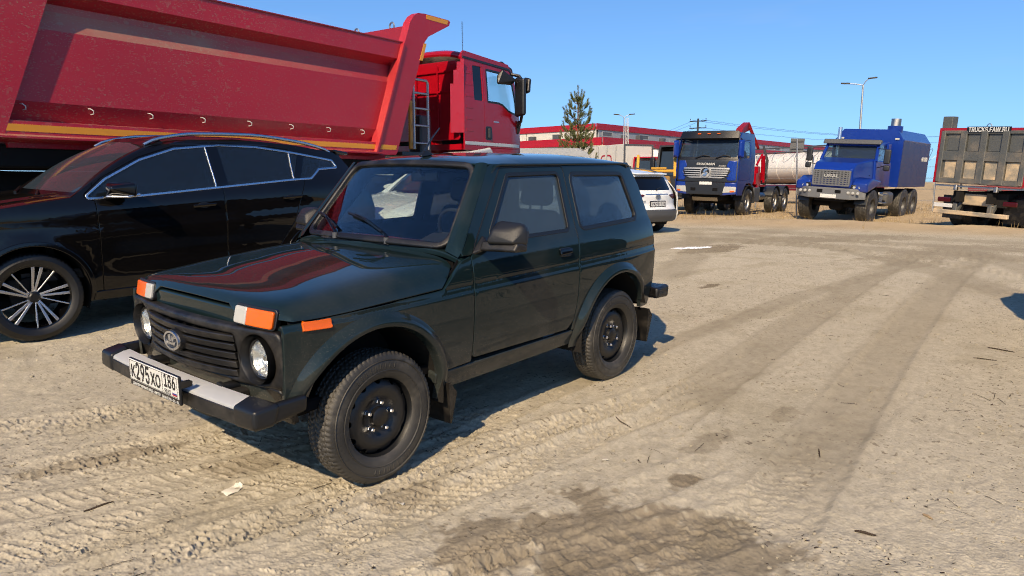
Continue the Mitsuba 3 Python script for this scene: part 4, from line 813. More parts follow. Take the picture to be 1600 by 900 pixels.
        part(k, 'roof_rail', m_(cat(tube([(x, cx_y(x, 1.60 - 0.06 * sst(-2.3, -3.0, x)) - 0.03, z + 0.015) for x, z in zip(xs_, zr)], 0.017, 8))), 'satin_trim' if not white else 'plastic_grey', 45)
    def ry(u): return cx_y(u, 1.60 - 0.07 * sst(-2.3, -3.1, u) - 0.02)
    def roof(u, v):
        e = np.clip(np.abs(v), 0, 1.02); z0 = _cr(u); ze = np.minimum(1.615 - 0.085 * sst(-2.2, -3.15, u) , z0 - 0.03) - 0.02
        return np.stack([u, v * ry(u), z0 - (z0 - ze) * (0.4 * e ** 2 + 0.6 * e ** 6)], -1)
    part(k, 'roof', panel(Polygon([(-1.02, -1), (-1.02, 1), (-3.17, 1), (-3.20, 0.5), (-3.20, -0.5), (-3.17, -1)]), lambda u, v: roof(u, v), 0.02, 0.004, 0.06), paint, 40)
    if not white: part(k, 'sunroof', panel(rpoly([(-1.35, -0.6), (-1.35, 0.6), (-2.55, 0.6), (-2.55, -0.6)], 0.05), lambda u, v: roof(u, v) + np.array([0, 0, 0.003]), 0.004, 0.002, 0.06), 'gloss_black', 40)
    def hy(u): return cx_y(u, 1.02) - 0.035
    def hood(u, v):
        e = np.abs(v); z0 = _ch(u); drop = 0.012 * e ** 2 + 0.10 * np.clip(e - 0.80, 0, 1) ** 1.5 + 0.016 * np.exp(-((e - 0.62) / 0.05) ** 2) * -1
        return np.stack([u - 0.10 * e ** 3, v * hy(u), z0 - drop], -1)
    part(k, 'bonnet', panel(rpoly([(-0.30, -1), (-0.30, 1), (0.80, 1.0), (0.85, 0.6), (0.86, 0.0), (0.85, -0.6), (0.80, -1.0)], 0.03), hood, 0.03, 0.006, 0.05), paint, 35)
    def ws(off=0.0):
        def f(u, v):
            xb, xt = -0.22 - 0.18 * u ** 2, -1.05 - 0.10 * u ** 2; zb, zt = 1.160 - 0.02 * u ** 2, 1.640 - 0.035 * u ** 2
            yb, yt = 0.80, 0.615; w = yb + (yt - yb) * v
            sag = 0.045 * np.sin(PI * np.clip(v, 0, 1))
            return np.stack([xb + (xt - xb) * v + sag * 0.45 - off * 0.5, u * w, zb + (zt - zb) * v + sag - off], -1)
        return f
    part(k, 'windscreen', panel(sbox(-0.995, 0.0, 0.995, 1.0), ws(), 0.001, 0.0005, 0.07), 'glass_mid', True)
    part(k, 'windscreen_edge', panel(sbox(-1.0, -0.02, 1.0, 1.03).difference(softround(sbox(-0.93, 0.06, 0.93, 0.94), 0.05)), ws(-0.003), 0.006, 0.003, 0.05), 'gloss_black', True)
    def apil(s):
        def f(u, v):
            a = ws(-0.006)(np.full_like(u, 0.965), v); z = np.interp(v, [0, 0.28, 0.7, 1.0, 1.1], [1.145, 1.285, 1.49, 1.592, 1.62]); x = np.interp(v, [0, 0.28, 0.7, 1.0, 1.1], [-0.33, -0.55, -0.93, -1.16, -1.25])
            b = np.stack([x, cx_y(x, z) - 0.002, z], -1)
            r = a + (b - a) * u[:, None] + 0.014 * np.sin(PI * u)[:, None] * np.array([0.5, 0.4, 0.7]); r[:, 1] *= s; return r
        return grid(f, np.linspace(0, 1, 8), np.linspace(-0.03, 1.05, 24), flip=s > 0)
    for s in (1, -1): part(k, 'windscreen_pillar', apil(s), paint, True)
    part(k, 'wiper', cat(tube([(-0.20, 0.45, 1.155), (-0.36, -0.05, 1.225), (-0.42, -0.25, 1.22)], 0.012, 6), tube([(-0.20, -0.20, 1.165), (-0.33, -0.55, 1.20)], 0.012, 6)), 'plastic_black', 40)
    # nose, tail
    part(k, 'nose', panel(rpoly([(-0.78, 0.30), (0.78, 0.30), (0.80, 0.60), (0.77, 0.90), (-0.77, 0.90), (-0.80, 0.60)], 0.03), lambda u, v: np.stack([0.93 - 0.16 * (np.abs(u) / 0.8) ** 3 - 0.25 * np.clip(v - 0.62, 0, 1), u, v], -1), 0.04, 0.02, 0.06), paint, 40)
    part(k, 'grille', panel(rpoly([(-0.52, 0.50), (0.52, 0.50), (0.60, 0.76), (-0.60, 0.76)], 0.03), lambda u, v: np.stack([0.937 - 0.16 * (np.abs(u) / 0.8) ** 3 - 0.25 * np.clip(v - 0.62, 0, 1), u, v], -1), 0.01, 0.006, 0.06), 'gloss_black', 40)
    def tail(u, v):
        x = np.interp(v, [0.28, 0.45, 0.60, 0.75, 0.98, 1.10, 1.50, 1.6], [-3.46, -3.56, -3.57, -3.50, -3.50, -3.44, -3.20, -3.15])
        return np.stack([x + 0.16 * (np.abs(u) / 0.82) ** 3, u, v], -1)
    rg = rpoly([(-0.62, 1.12), (0.62, 1.12), (0.55, 1.46), (-0.55, 1.46)], 0.05)
    tk = part(k, 'tailgate', panel(rpoly([(-0.76, 0.62), (0.76, 0.62), (0.80, 0.95), (0.74, 1.14), (0.62, 1.52), (-0.62, 1.52), (-0.74, 1.14), (-0.80, 0.95)], 0.03).difference(rg), tail, 0.03, 0.008, 0.04, sgn=-1), paint, 40)
    part(tk, 'rear_window', panel(rg.buffer(0.02), lambda u, v: tail(u, v) + np.array([0.006, 0, 0]), 0.002, 0.001, 0.06, sgn=-1), 'gloss_black' if white else 'glass_tint', True)
    part(tk, 'spoiler', rhull([(-3.10, -0.58, 1.545), (-3.10, 0.58, 1.545), (-3.30, -0.52, 1.520), (-3.30, 0.52, 1.520), (-3.29, 0.0, 1.528)], 0.018), paint, 40)
    part(tk, 'brake_lamp', rbox((-3.318, 0.0, 1.518), (0.012, 0.34, 0.02), 0.005), 'lens_white' if white else 'lens_red', 35)
    for s in (1, -1): part(k, 'tail_lamp', (lambda q: q if s > 0 else mir(q))(panel(rpoly([(0.40, 1.0), (0.79, 1.035), (0.80, 0.90), (0.66, 0.885)], 0.02), lambda u, v: tail(u, v) + np.array([-0.016, 0, 0]), 0.03, 0.01, 0.03, sgn=-1)), 'lens_red', 40)
    part(k, 'rear_bumper', panel(rpoly([(-0.78, 0.30), (0.78, 0.30), (0.84, 0.50), (0.80, 0.62), (-0.80, 0.62), (-0.84, 0.50)], 0.03), lambda u, v: tail(u, v) + np.array([-0.035, 0, 0]), 0.04, 0.02, 0.05, sgn=-1), 'plastic_grey' if white else paint, 40)
    if plate:
        part(tk, 'tail_strip', panel(rpoly([(-0.40, 1.0), (0.40, 1.0), (0.43, 1.025), (-0.43, 1.025)], 0.006), lambda u, v: tail(u, v) + np.array([-0.012, 0, 0]), 0.02, 0.005, 0.05, sgn=-1), 'satin_trim', 40)
        part(tk, 'plate_well', move(rbox((-3.515, 0, 0.765), (0.03, 0.58, 0.16), 0.01), 0, 0, 0), 'plastic_mid', 35)
        pk = part(tk, 'plate', rbox((-3.535, 0, 0.765), (0.012, 0.52, 0.112), 0.003), 'plate_white', 35)
        part(pk, 'plate_text', move(text(plate, 0.07, 0.002, True, '-x', width=0.47), -3.542, 0, 0.732), 'plate_ink', False)
        part(tk, 'badge', cat(move(extr(ell(0.085, 0.055).difference(ell(0.068, 0.040)), 0, 0.02, 'x'), -3.530, 0, 0.945), move(extr(Polygon([(-0.05, 0.02), (0, -0.035), (0.05, 0.02), (0.025, 0.02), (0, -0.008), (-0.025, 0.02)]), 0, 0.02, 'x'), -3.528, 0, 0.945)), 'dull_steel', 30)
        part(tk, 'tail_lettering', move(text('unik', 0.035, 0.003, True, '-x'), -3.500, 0.48, 0.82), 'dull_steel', False)
        part(tk, 'rear_wiper', tube([(-3.46, 0.0, 1.10), (-3.43, -0.05, 1.15), (-3.36, -0.28, 1.19)], 0.012, 6), 'plastic_black', 40)
    # cabin and underside
    part(k, 'cabin', cat(box((-1.5, 0, 0.50), (3.1, 1.5, 0.08)), rhull([(-0.45, -0.7, 1.10), (-0.45, 0.7, 1.10), (-0.80, -0.7, 1.08), (-0.80, 0.7, 1.08), (-0.8, -0.7, 0.7), (-0.8, 0.7, 0.7)], 0.04), [rhull([(x, y - 0.2, 0.6), (x, y + 0.2, 0.6), (x - 0.18, y - 0.17, 1.25), (x - 0.18, y + 0.17, 1.25)], 0.07) for x in (-1.75, -2.65) for y in (-0.38, 0.38)], [rbox((-1.98, y, 1.38), (0.10, 0.26, 0.18), 0.05) for y in (-0.38, 0.38)]), 'fabric', 40)
    part(k, 'underside', cat(box((-1.33, 0, 0.30), (3.9, 1.35, 0.10), 0.03), box((-0.2, 0, 0.7), (0.06, 1.3, 0.7))), 'underbody', 35)
    for x, y, s in ((0, 0.785, 1), (0, -0.785, -1), (-2.67, 0.785, 1), (-2.67, -0.785, -1)): alloy_wheel(k, (x, y, 0.356), s, n=n)
    return k
crossover('crossover_car', 'glossy black crossover with bright window trim and roof rails, left of the green off-road car', 'car', pose(0.273, -4.026, 0.145, -2.4, SLOPE), 'paint_black', 200)
crossover('crossover_car', 'white crossover seen from behind, partly hidden by the rear of the green off-road car', 'car', pose(-14.486, -6.26, 0.0, 256.3) @ pose(2.67, 0, 0), 'paint_white', 60, white=True, plate='Р929ЕУ 196')
crossover('crossover_car', 'white car whose bonnet shows through the windows of the green off-road car', 'car', pose(-4.42, -3.98, -0.03, 1.5, SLOPE), 'paint_white', 60, white=True)
# ------------------------------------------------------------------ lorries
def lorry_wheel(holder, at, side, R=0.53, w=0.32, rim=0.29, mat='dull_steel', kind=1, n=110, name='wheel'):
    x, y, z = at
    put = lambda m: move(m if side > 0 else mir(m), x, y, z)
    ky = part(holder, name, put(tyre_mesh(R, w, rim, 0.016, n, 30, kind)), 'rubber', 35)
    part(ky, 'rim', put(lathe([(rim, w * 0.42), (rim + 0.012, w * 0.44), (rim - 0.012, w * 0.40), (rim - 0.03, w * 0.2), (rim - 0.06, 0.0), (0.17, 0.02), (0.15, 0.06), (0.12, 0.06), (0.10, 0.13), (0.0, 0.14)], 36)), mat, 35)
    part(ky, 'wheel_nuts', put(cat([move(cyl((0, 0.05, 0), (0, 0.085, 0), 0.016, 6), 0.155 * math.cos(a), 0, 0.155 * math.sin(a)) for a in np.linspace(0, 2 * PI, 10, endpoint=False)])), 'dull_steel', 25, kind='stuff')
    return ky

# ---- the red tipper
RT = thing('tipper_lorry', 'big red tipper lorry with yellow stripe and worn body, behind the black crossover', 'lorry', pose(-7.063, -6.65, 0.168, 184.12))
RM = 'paint_red_worn'
PF = lambda z: (z - 1.62) * 0.385            # the front and rear posts lean forward
prof = [(-1.20, 3.325), (-1.205, 3.07), (-1.03, 2.975), (-1.045, 2.90), (-1.115, 2.70), (-1.125, 1.965), (-1.05, 1.775), (-1.06, 1.765), (-1.20, 1.76), (-1.205, 1.625), (-1.28, 1.605), (-1.28, 1.585), (-1.0, 1.55)]
def bed_side(s):
    pts = np.array(prof); xs = np.linspace(0, 1, 40); V, F = [], []
    for q in range(len(pts) - 1):
        a, b = pts[q], pts[q + 1]; base = len(V)
        for t in xs:
            for (y, z) in (a, b):
                x0, x1 = -7.55 + PF(z), -2.05 + PF(z); V.append((x0 + (x1 - x0) * t, y * s, z))
        for i in range(len(xs) - 1): F.append((base + 2 * i, base + 2 * i + 1, base + 2 * i + 3, base + 2 * i + 2))
    m = mesh(V, F)
    if s < 0: m.invert()
    return m
bodyk = part(RT, 'tipper_body', cat(extr(Polygon([(y, z) for y, z in [(-1.0, 1.56), (-1.02, 1.8), (-1.09, 2.0), (-1.08, 2.68), (-1.0, 2.95), (-1.0, 3.30), (-1.16, 3.318), (-1.17, 3.30), (-1.17, 3.08), (-1.02, 2.99), (-1.035, 2.90), (-1.105, 2.70), (-1.115, 1.97), (-1.04, 1.78), (-1.0, 1.5), (1.0, 1.5), (1.04, 1.78), (1.115, 1.97), (1.105, 2.7), (1.035, 2.9), (1.02, 2.99), (1.17, 3.08), (1.17, 3.30), (1.16, 3.318), (1.0, 3.30), (1.0, 2.95), (1.08, 2.68), (1.09, 2.0), (1.02, 1.8), (1.0, 1.56)]]), -7.0, -1.75, 'x')), RM, 25)
for s in (-1, 1):
    sk = part(bodyk, 'side_panel', bed_side(s), RM, 15)
    part(bodyk, 'top_rail', box((-4.35, s * 1.12, 3.33), (5.7, 0.19, 0.025), 0.008), 'paint_red_old', 25)
    st = np.array([(-7.60, 1.655), (-2.10, 1.655), (-2.07, 1.725), (-7.57, 1.725)])
    part(bodyk, 'yellow_stripe', extr(Polygon(st), s * 1.2065 - 0.003, s * 1.2065 + 0.003, 'y'), 'stripe_yellow', 20)
    fp = Polygon([(-2.16, 1.60), (-1.50, 3.31), (-1.42, 3.50), (-1.36, 3.66), (-1.27, 3.77), (-1.17, 3.83), (-1.02, 3.845), (-0.42, 3.845), (-0.39, 3.82), (-0.42, 3.755), (-0.94, 3.50), (-1.03, 3.40), (-1.71, 1.62), (-1.74, 1.58), (-2.10, 1.57)])
    fk = part(bodyk, 'front_post', extr(fp, s * 1.17 - 0.075, s * 1.17 + 0.075, 'y'), RM, 20)
    part(fk, 'post_flange', extr(Polygon([(-2.19, 1.58), (-1.53, 3.31), (-1.50, 3.31), (-2.15, 1.58)]), s * 1.18 - 0.09, s * 1.18 + 0.09, 'y'), RM, 20)
    for pol in ([(-0.98, 3.835), (-0.44, 3.835), (-0.47, 3.765), (-0.98, 3.770)], [(-1.05, 3.38), (-0.99, 3.38), (-1.09, 3.10), (-1.16, 3.10)], [(-2.05, 1.725), (-1.72, 1.725), (-1.74, 1.655), (-2.08, 1.655)]):
        part(fk, 'reflective_tape', extr(Polygon(pol), s * 1.2465 - 0.003, s * 1.2465 + 0.003, 'y'), 'stripe_yellow', 20)
    part(bodyk, 'rear_post', extr(Polygon([(-7.95, 1.58), (-7.10, 1.60 + 0.0), (-6.47, 3.325), (-7.30, 3.325)]), s * 1.15 - 0.06, s * 1.15 + 0.055, 'y'), RM, 20)
    # recess chamfer beside the rear post
    for x in np.linspace(-6.9, -2.35, 8):
        hk_ = [(x, s * 1.105, 1.935), (x + 0.01, s * 1.15, 1.93), (x + 0.03, s * 1.165, 1.91), (x + 0.035, s * 1.15, 1.88), (x + 0.03, s * 1.095, 1.875)]
        part(bodyk, 'tarp_hook', tube(hk_, 0.006, 6), 'skirt_white', 40)
fw = part(bodyk, 'front_wall', cat(hull([(-1.95 + o, y, 1.62) for y in (-1.12, 1.12) for o in (0, 0.06)] + [(-1.27 + o, y, 3.64) for y in (-1.02, 1.02) for o in (0, 0.06)] + [(-1.40 + o, y, 3.32) for y in (-1.13, 1.13) for o in (0, 0.06)])), 'paint_red_old', 20)
for y in (0.12, -0.72): part(fw, 'lifting_eye', tube([(-1.24, y + 0.05 * math.cos(t), 3.68 + 0.055 * math.sin(t)) for t in np.linspace(-0.6, PI + 0.6, 12)], 0.014, 6), 'dull_steel', 40)
part(bodyk, 'tailgate', cat(hull([(-7.50, y, 1.6) for y in (-1.1, 1.1)] + [(-6.90, y, 3.25) for y in (-1.1, 1.1)] + [(-7.56, y, 1.6) for y in (-1.1, 1.1)] + [(-6.96, y, 3.25) for y in (-1.1, 1.1)])), RM, 20)
part(RT, 'chassis', cat(box((-3.0, 0.42, 1.12), (9.6, 0.09, 0.30), 0.01), box((-3.0, -0.42, 1.12), (9.6, 0.09, 0.30), 0.01), box((-4.5, 0, 1.40), (5.6, 0.9, 0.22), 0.02), [box((x, 0, 1.1), (0.12, 0.9, 0.2)) for x in (-6.8, -5.5, -3.0, -1.5, 0.5)], box((-2.3, -0.95, 0.95), (1.2, 0.5, 0.6), 0.08), box((-0.9, -0.9, 1.30), (0.7, 0.5, 0.5), 0.03), box((-4.6, 0, 1.42), (5.7, 1.9, 0.24), 0.02), box((-2.9, 0.8, 1.0), (1.6, 0.5, 0.6), 0.05), [cyl((x, -0.9, 0.45), (x, 0.9, 0.45), 0.09, 10) for x in (1.0, -4.3, -5.7)]), 'underbody', 25)
for x in (1.0, -4.3, -5.7):
    for s in (1, -1): lorry_wheel(RT, (x, s * 1.05, 0.46), s, 0.54, 0.32, 0.29, 'paint_red', n=70)
    if x < 0:
        for s in (1, -1): part(RT, 'mudguard', lathe([(0.60, s * 0.86), (0.60, s * 1.22)], 14, 'y', (x, 0, 0.46), arc=(0.3, PI - 0.3)), 'plastic_black', True)
# cab
CY = lambda x, z: 1.215 - 0.055 * sst(2.5, 3.4, z) - 0.16 * np.clip((x - 1.35) / 0.6, 0, 1.2) ** 2
cab_poly = rpoly([(0.0, 1.72), (0.0, 3.40), (0.06, 3.44), (1.38, 3.36), (1.56, 3.20), (1.74, 2.70), (1.86, 2.20), (1.91, 1.90), (1.92, 1.0), (1.62, 0.95), (1.62, 1.30), (1.4, 1.62), (0.6, 1.72)], 0.02)
cdoor = rpoly([(0.585, 1.78), (0.585, 3.285), (1.50, 3.235), (1.66, 2.72), (1.80, 2.10), (1.825, 1.86), (1.78, 1.80), (1.45, 1.78)], 0.03)
crear = rpoly([(0.29, 2.61), (0.29, 3.215), (0.535, 3.215), (0.535, 2.61)], 0.025)
cwin = rpoly([(0.675, 2.60), (0.675, 3.195), (1.465, 3.175), (1.60, 2.70), (1.645, 2.44), (1.50, 2.44), (1.33, 2.475), (1.14, 2.575), (1.02, 2.60)], 0.03)
ck = part(RT, 'cab', cat(box((0.9, 0, 1.78), (1.7, 2.2, 0.10)), panel(rpoly([(-1.12, 1.9), (1.12, 1.9), (1.06, 2.5), (1.04, 3.28), (-1.04, 3.28), (-1.06, 2.5)], 0.05), lambda u, v: np.stack([0 * u - 0.005, u, v], -1), 0.02, 0.01, 0.3, sgn=-1)), 'paint_red', 25)
def cf(s, off=0.0):
    return lambda u, v: np.stack([u, s * (CY(u, v) - off), v], -1)
for s in (-1, 1):
    part(ck, 'cab_side', panel(cab_poly.difference(cdoor.buffer(0.006)).difference(crear), cf(s), 0.03, 0.006, 0.06, sgn=-s), 'paint_red', 35)
    dk = part(ck, 'door', panel(cdoor.difference(cwin), cf(s), 0.03, 0.006, 0.05, sgn=-s), 'paint_red', 35)
    part(dk, 'door_window', panel(cwin, cf(s, 0.015), 0.001, 0.0005, 0.1, sgn=-s), 'glass', True)
    part(dk, 'window_frame', panel(cwin.buffer(0.012).difference(cwin.buffer(-0.03)), cf(s, -0.002), 0.02, 0.006, 0.05, sgn=-s), 'plastic_black', 35)
    hk = part(dk, 'handle_recess', panel(rpoly([(0.61, 1.92), (0.61, 2.17), (0.80, 2.17), (0.80, 1.92)], 0.04), cf(s, -0.003), 0.01, 0.004, 0.05, sgn=-s), 'plastic_black', 35)
    part(hk, 'handle', rhull([(0.70, s * 1.225, 1.97), (0.70, s * 1.225, 2.12), (0.72, s * 1.235, 1.97), (0.72, s * 1.235, 2.12)], 0.018), 'plastic_mid', 40)
    part(dk, 'door_badge', panel(rpoly([(0.86, 2.25), (1.02, 2.25), (1.02, 2.275), (0.86, 2.275)], 0.006), cf(s, -0.004), 0.01, 0.003, 0.05, sgn=-s), 'satin_trim', 30)
    part(ck, 'rear_quarter_window', panel(crear, cf(s, 0.012), 0.001, 0.0005, 0.1, sgn=-s), 'gloss_black', True)
    part(ck, 'door_strip', panel(rpoly([(0.02, 1.815), (0.02, 1.875), (1.78, 1.875), (1.78, 1.815)], 0.01), cf(s, -0.006), 0.012, 0.004, 0.05, sgn=-s), 'skirt_white', 35)
    part(ck, 'rain_gutter', panel(rpoly([(0.02, 3.305), (0.02, 3.345), (1.42, 3.29), (1.53, 3.16), (1.50, 3.14), (1.40, 3.245)], 0.01), cf(s, -0.010), 0.02, 0.006, 0.05, sgn=-s), 'plastic_black', 35)
    part(ck, 'side_deflector', cat([extr(Polygon([(-0.005 - 0.14 * t, s * (1.218 - 0.20 * t)), (-0.005 - 0.14 * t - 0.012, s * (1.218 - 0.2 * t - 0.02)), (-0.008 - 0.14 * (t + 0.23), s * (1.218 - 0.2 * (t + 0.23) - 0.006)), (-0.008 - 0.14 * (t + 0.23) + 0.012, s * (1.218 - 0.2 * (t + 0.23) + 0.012))]).convex_hull, 2.02, 3.28 - 0.75 * t * t, 'z') for t in (0, 0.25, 0.5, 0.75)]), 'paint_red', 20)
    for q in range(6): part(ck, 'pressed_rib', panel(rpoly([(0.05, 2.05 + 0.2 * q), (0.26, 2.05 + 0.2 * q), (0.26, 2.10 + 0.2 * q), (0.05, 2.10 + 0.2 * q)], 0.02), cf(s, -0.005), 0.01, 0.005, 0.05, sgn=-s), 'paint_red', 40)
    mk = part(dk, 'mirror_arm', tube([(1.50, s * 1.14, 3.20), (1.56, s * 1.30, 3.16), (1.54, s * 1.36, 3.10)], 0.03, 8), 'plastic_black', 40)
    part(dk, 'mirror_arm', tube([(1.66, s * 1.15, 2.20), (1.62, s * 1.30, 2.32), (1.56, s * 1.36, 2.42)], 0.03, 8), 'plastic_black', 40)
    part(dk, 'mirror_foot', rhull([(1.70, s * 1.16, 2.12), (1.70, s * 1.20, 2.30), (1.80, s * 1.10, 2.14), (1.80, s * 1.13, 2.28)], 0.04), 'plastic_black', 40)
    part(mk, 'mirror', rhull([(1.50, s * 1.30, 2.44), (1.50, s * 1.44, 2.46), (1.50, s * 1.30, 3.08), (1.50, s * 1.44, 3.05), (1.58, s * 1.36, 2.50), (1.58, s * 1.36, 3.02)], 0.05), 'plastic_black', 45)
    part(mk, 'wide_angle_mirror', rhull([(1.62, s * 1.38, 2.86), (1.62, s * 1.47, 2.88), (1.66, s * 1.38, 3.10), (1.66, s * 1.46, 3.08)], 0.04), 'plastic_black', 45)
    if s < 0: part(mk, 'kerb_mirror', rhull([(0.98, -1.24, 3.10), (1.02, -1.30, 3.18), (1.34, -1.26, 3.00), (1.36, -1.32, 3.06), (0.95, -1.26, 2.98)], 0.03), 'plastic_black', 45)
    part(ck, 'roof_lamp_bar', rhull([(1.45, s * 0.95, 3.40), (1.60, s * 0.90, 3.34), (1.55, s * 1.08, 3.28), (1.62, s * 1.05, 3.22)], 0.05), 'plastic_black', 45)
    part(RT, 'wing', cat(rhull([(-0.05, s * 0.7, 1.62), (-0.05, s * 1.2, 1.62), (0.72, s * 0.7, 1.74), (0.72, s * 1.2, 1.74), (0.85, s * 1.2, 1.60), (0.85, s * 0.7, 1.60)], 0.05)), 'skirt_white', 40)
    part(RT, 'step_box', cat(rhull([(1.75, s * 0.9, 0.5), (1.75, s * 1.18, 0.5), (1.75, s * 1.18, 1.65), (1.75, s * 0.9, 1.65), (1.88, s * 1.0, 0.55), (1.88, s * 1.0, 1.6)], 0.05)), 'paint_red', 40)
part(ck, 'roof', panel(rpoly([(0.0, -1.17), (0.0, 1.17), (1.35, 1.15), (1.52, 0.9), (1.56, 0), (1.52, -0.9), (1.35, -1.15)], 0.04), lambda u, v: np.stack([u, v, np.interp(u, [0, 0.06, 1.3, 1.5, 1.6], [3.44, 3.50, 3.48, 3.40, 3.28]) - 0.12 * (np.abs(v) / 1.17) ** 4], -1), 0.06, 0.03, 0.08), 'paint_red', 40)
part(ck, 'windscreen', panel(rpoly([(-1.05, 2.15), (1.05, 2.15), (0.98, 3.2), (-0.98, 3.2)], 0.06), lambda u, v: np.stack([1.93 - 0.36 * np.clip((v - 2.1) / 1.1, 0, 1) - 0.14 * (np.abs(u) / 1.05) ** 3, u, v], -1), 0.001, 0.0005, 0.1), 'glass', True)
part(ck, 'cab_front', panel(rpoly([(-1.1, 0.9), (1.1, 0.9), (1.1, 2.13), (-1.1, 2.13)], 0.06), lambda u, v: np.stack([1.97 - 0.04 * np.clip((v - 1.5), 0, 1) - 0.16 * (np.abs(u) / 1.1) ** 3, u, v], -1), 0.05, 0.02, 0.1), 'paint_red', 40)
part(ck, 'rear_seam', cat([box((-0.03, y, 2.6), (0.02, 0.03, 1.2)) for y in (-0.62, -0.1, 0.5)] + [box((-0.03, 0, z), (0.02, 2.0, 0.03)) for z in (2.75, 3.10)] + [box((-0.02, -0.35, 2.5), (0.03, 0.30, 0.10))]), 'paint_red', 20)
part(ck, 'seat', cat(rhull([(0.5, -0.75, 1.9), (0.5, -0.35, 1.9), (0.35, -0.75, 2.6), (0.35, -0.35, 2.6)], 0.08), rhull([(0.5, 0.75, 1.9), (0.5, 0.35, 1.9), (0.35, 0.75, 2.6), (0.35, 0.35, 2.6)], 0.08)), 'fabric', 40)
part(ck, 'cab_steering_wheel', tube([(1.30 + 0.10 * math.sin(t), 0.5 + 0.22 * math.cos(t), 2.36 + 0.2 * math.sin(t)) for t in np.linspace(0, 2 * PI, 24, endpoint=False)], 0.018, 6, closed=True), 'plastic_black', 40)
part(ck, 'cab_aerial', tube([(0.35, -0.9, 3.45), (0.34, -0.9, 4.0)], 0.006, 5), 'plastic_black', 40)
lk = part(RT, 'access_ladder', cat([tube([(x, -1.0, 1.70), (x, -1.0, 2.80)], 0.022, 8) for x in (-1.06, -0.71)]), 'dull_steel', 40)
part(lk, 'ladder_top', tube([(-1.06, -1.0, 2.80), (-1.03, -1.0, 2.84), (-0.74, -1.0, 2.84), (-0.71, -1.0, 2.80)], 0.022, 8), 'dull_steel', 40)
for z in (1.80, 2.09, 2.37, 2.62): part(lk, 'rung', box((-0.885, -1.0, z), (0.36, 0.06, 0.035), 0.01), 'dull_steel', 30)
part(RT, 'filter_housing', cat(rbox((-0.62, -0.72, 1.95), (0.30, 0.3, 0.7), 0.05), box((-0.9, -0.6, 1.62), (0.9, 0.8, 0.06))), 'plastic_mid', 40)
part(RT, 'safety_prop', box((-1.0, -0.90, 2.10), (0.14, 0.05, 0.80), 0.01), 'stripe_yellow', 30)

# ---- the blue crane lorry
BL = thing('crane_lorry', 'blue lorry with dark front and red folded crane behind its cab, facing the camera', 'lorry', pose(-25.101, -8.663, 0.03, 3.5, None, -1.5))
BY = lambda x, z: 1.235 - 0.07 * sst(2.2, 3.3, z)
bside = rpoly([(1.36, 0.82), (1.40, 1.30), (1.36, 2.1), (1.18, 3.0), (1.02, 3.14), (-0.42, 3.14), (-0.50, 1.35), (-0.42, 1.30), (-0.30, 1.20), (0.0, 1.28), (0.45, 1.25), (0.75, 0.95), (0.80, 0.82)], 0.03)
bdoor = rpoly([(1.30, 1.40), (1.30, 2.1), (1.12, 2.88), (0.05, 2.88), (0.05, 1.45), (0.5, 1.36)], 0.03)
bwin = rpoly([(1.22, 2.18), (1.06, 2.82), (0.12, 2.82), (0.12, 2.22)], 0.04)
bk_ = part(BL, 'cab', cat(box((0.4, 0, 1.5), (1.7, 2.3, 0.1)), box((-0.47, 0, 2.2), (0.04, 2.3, 1.7), 0.01)), 'paint_blue', 25)
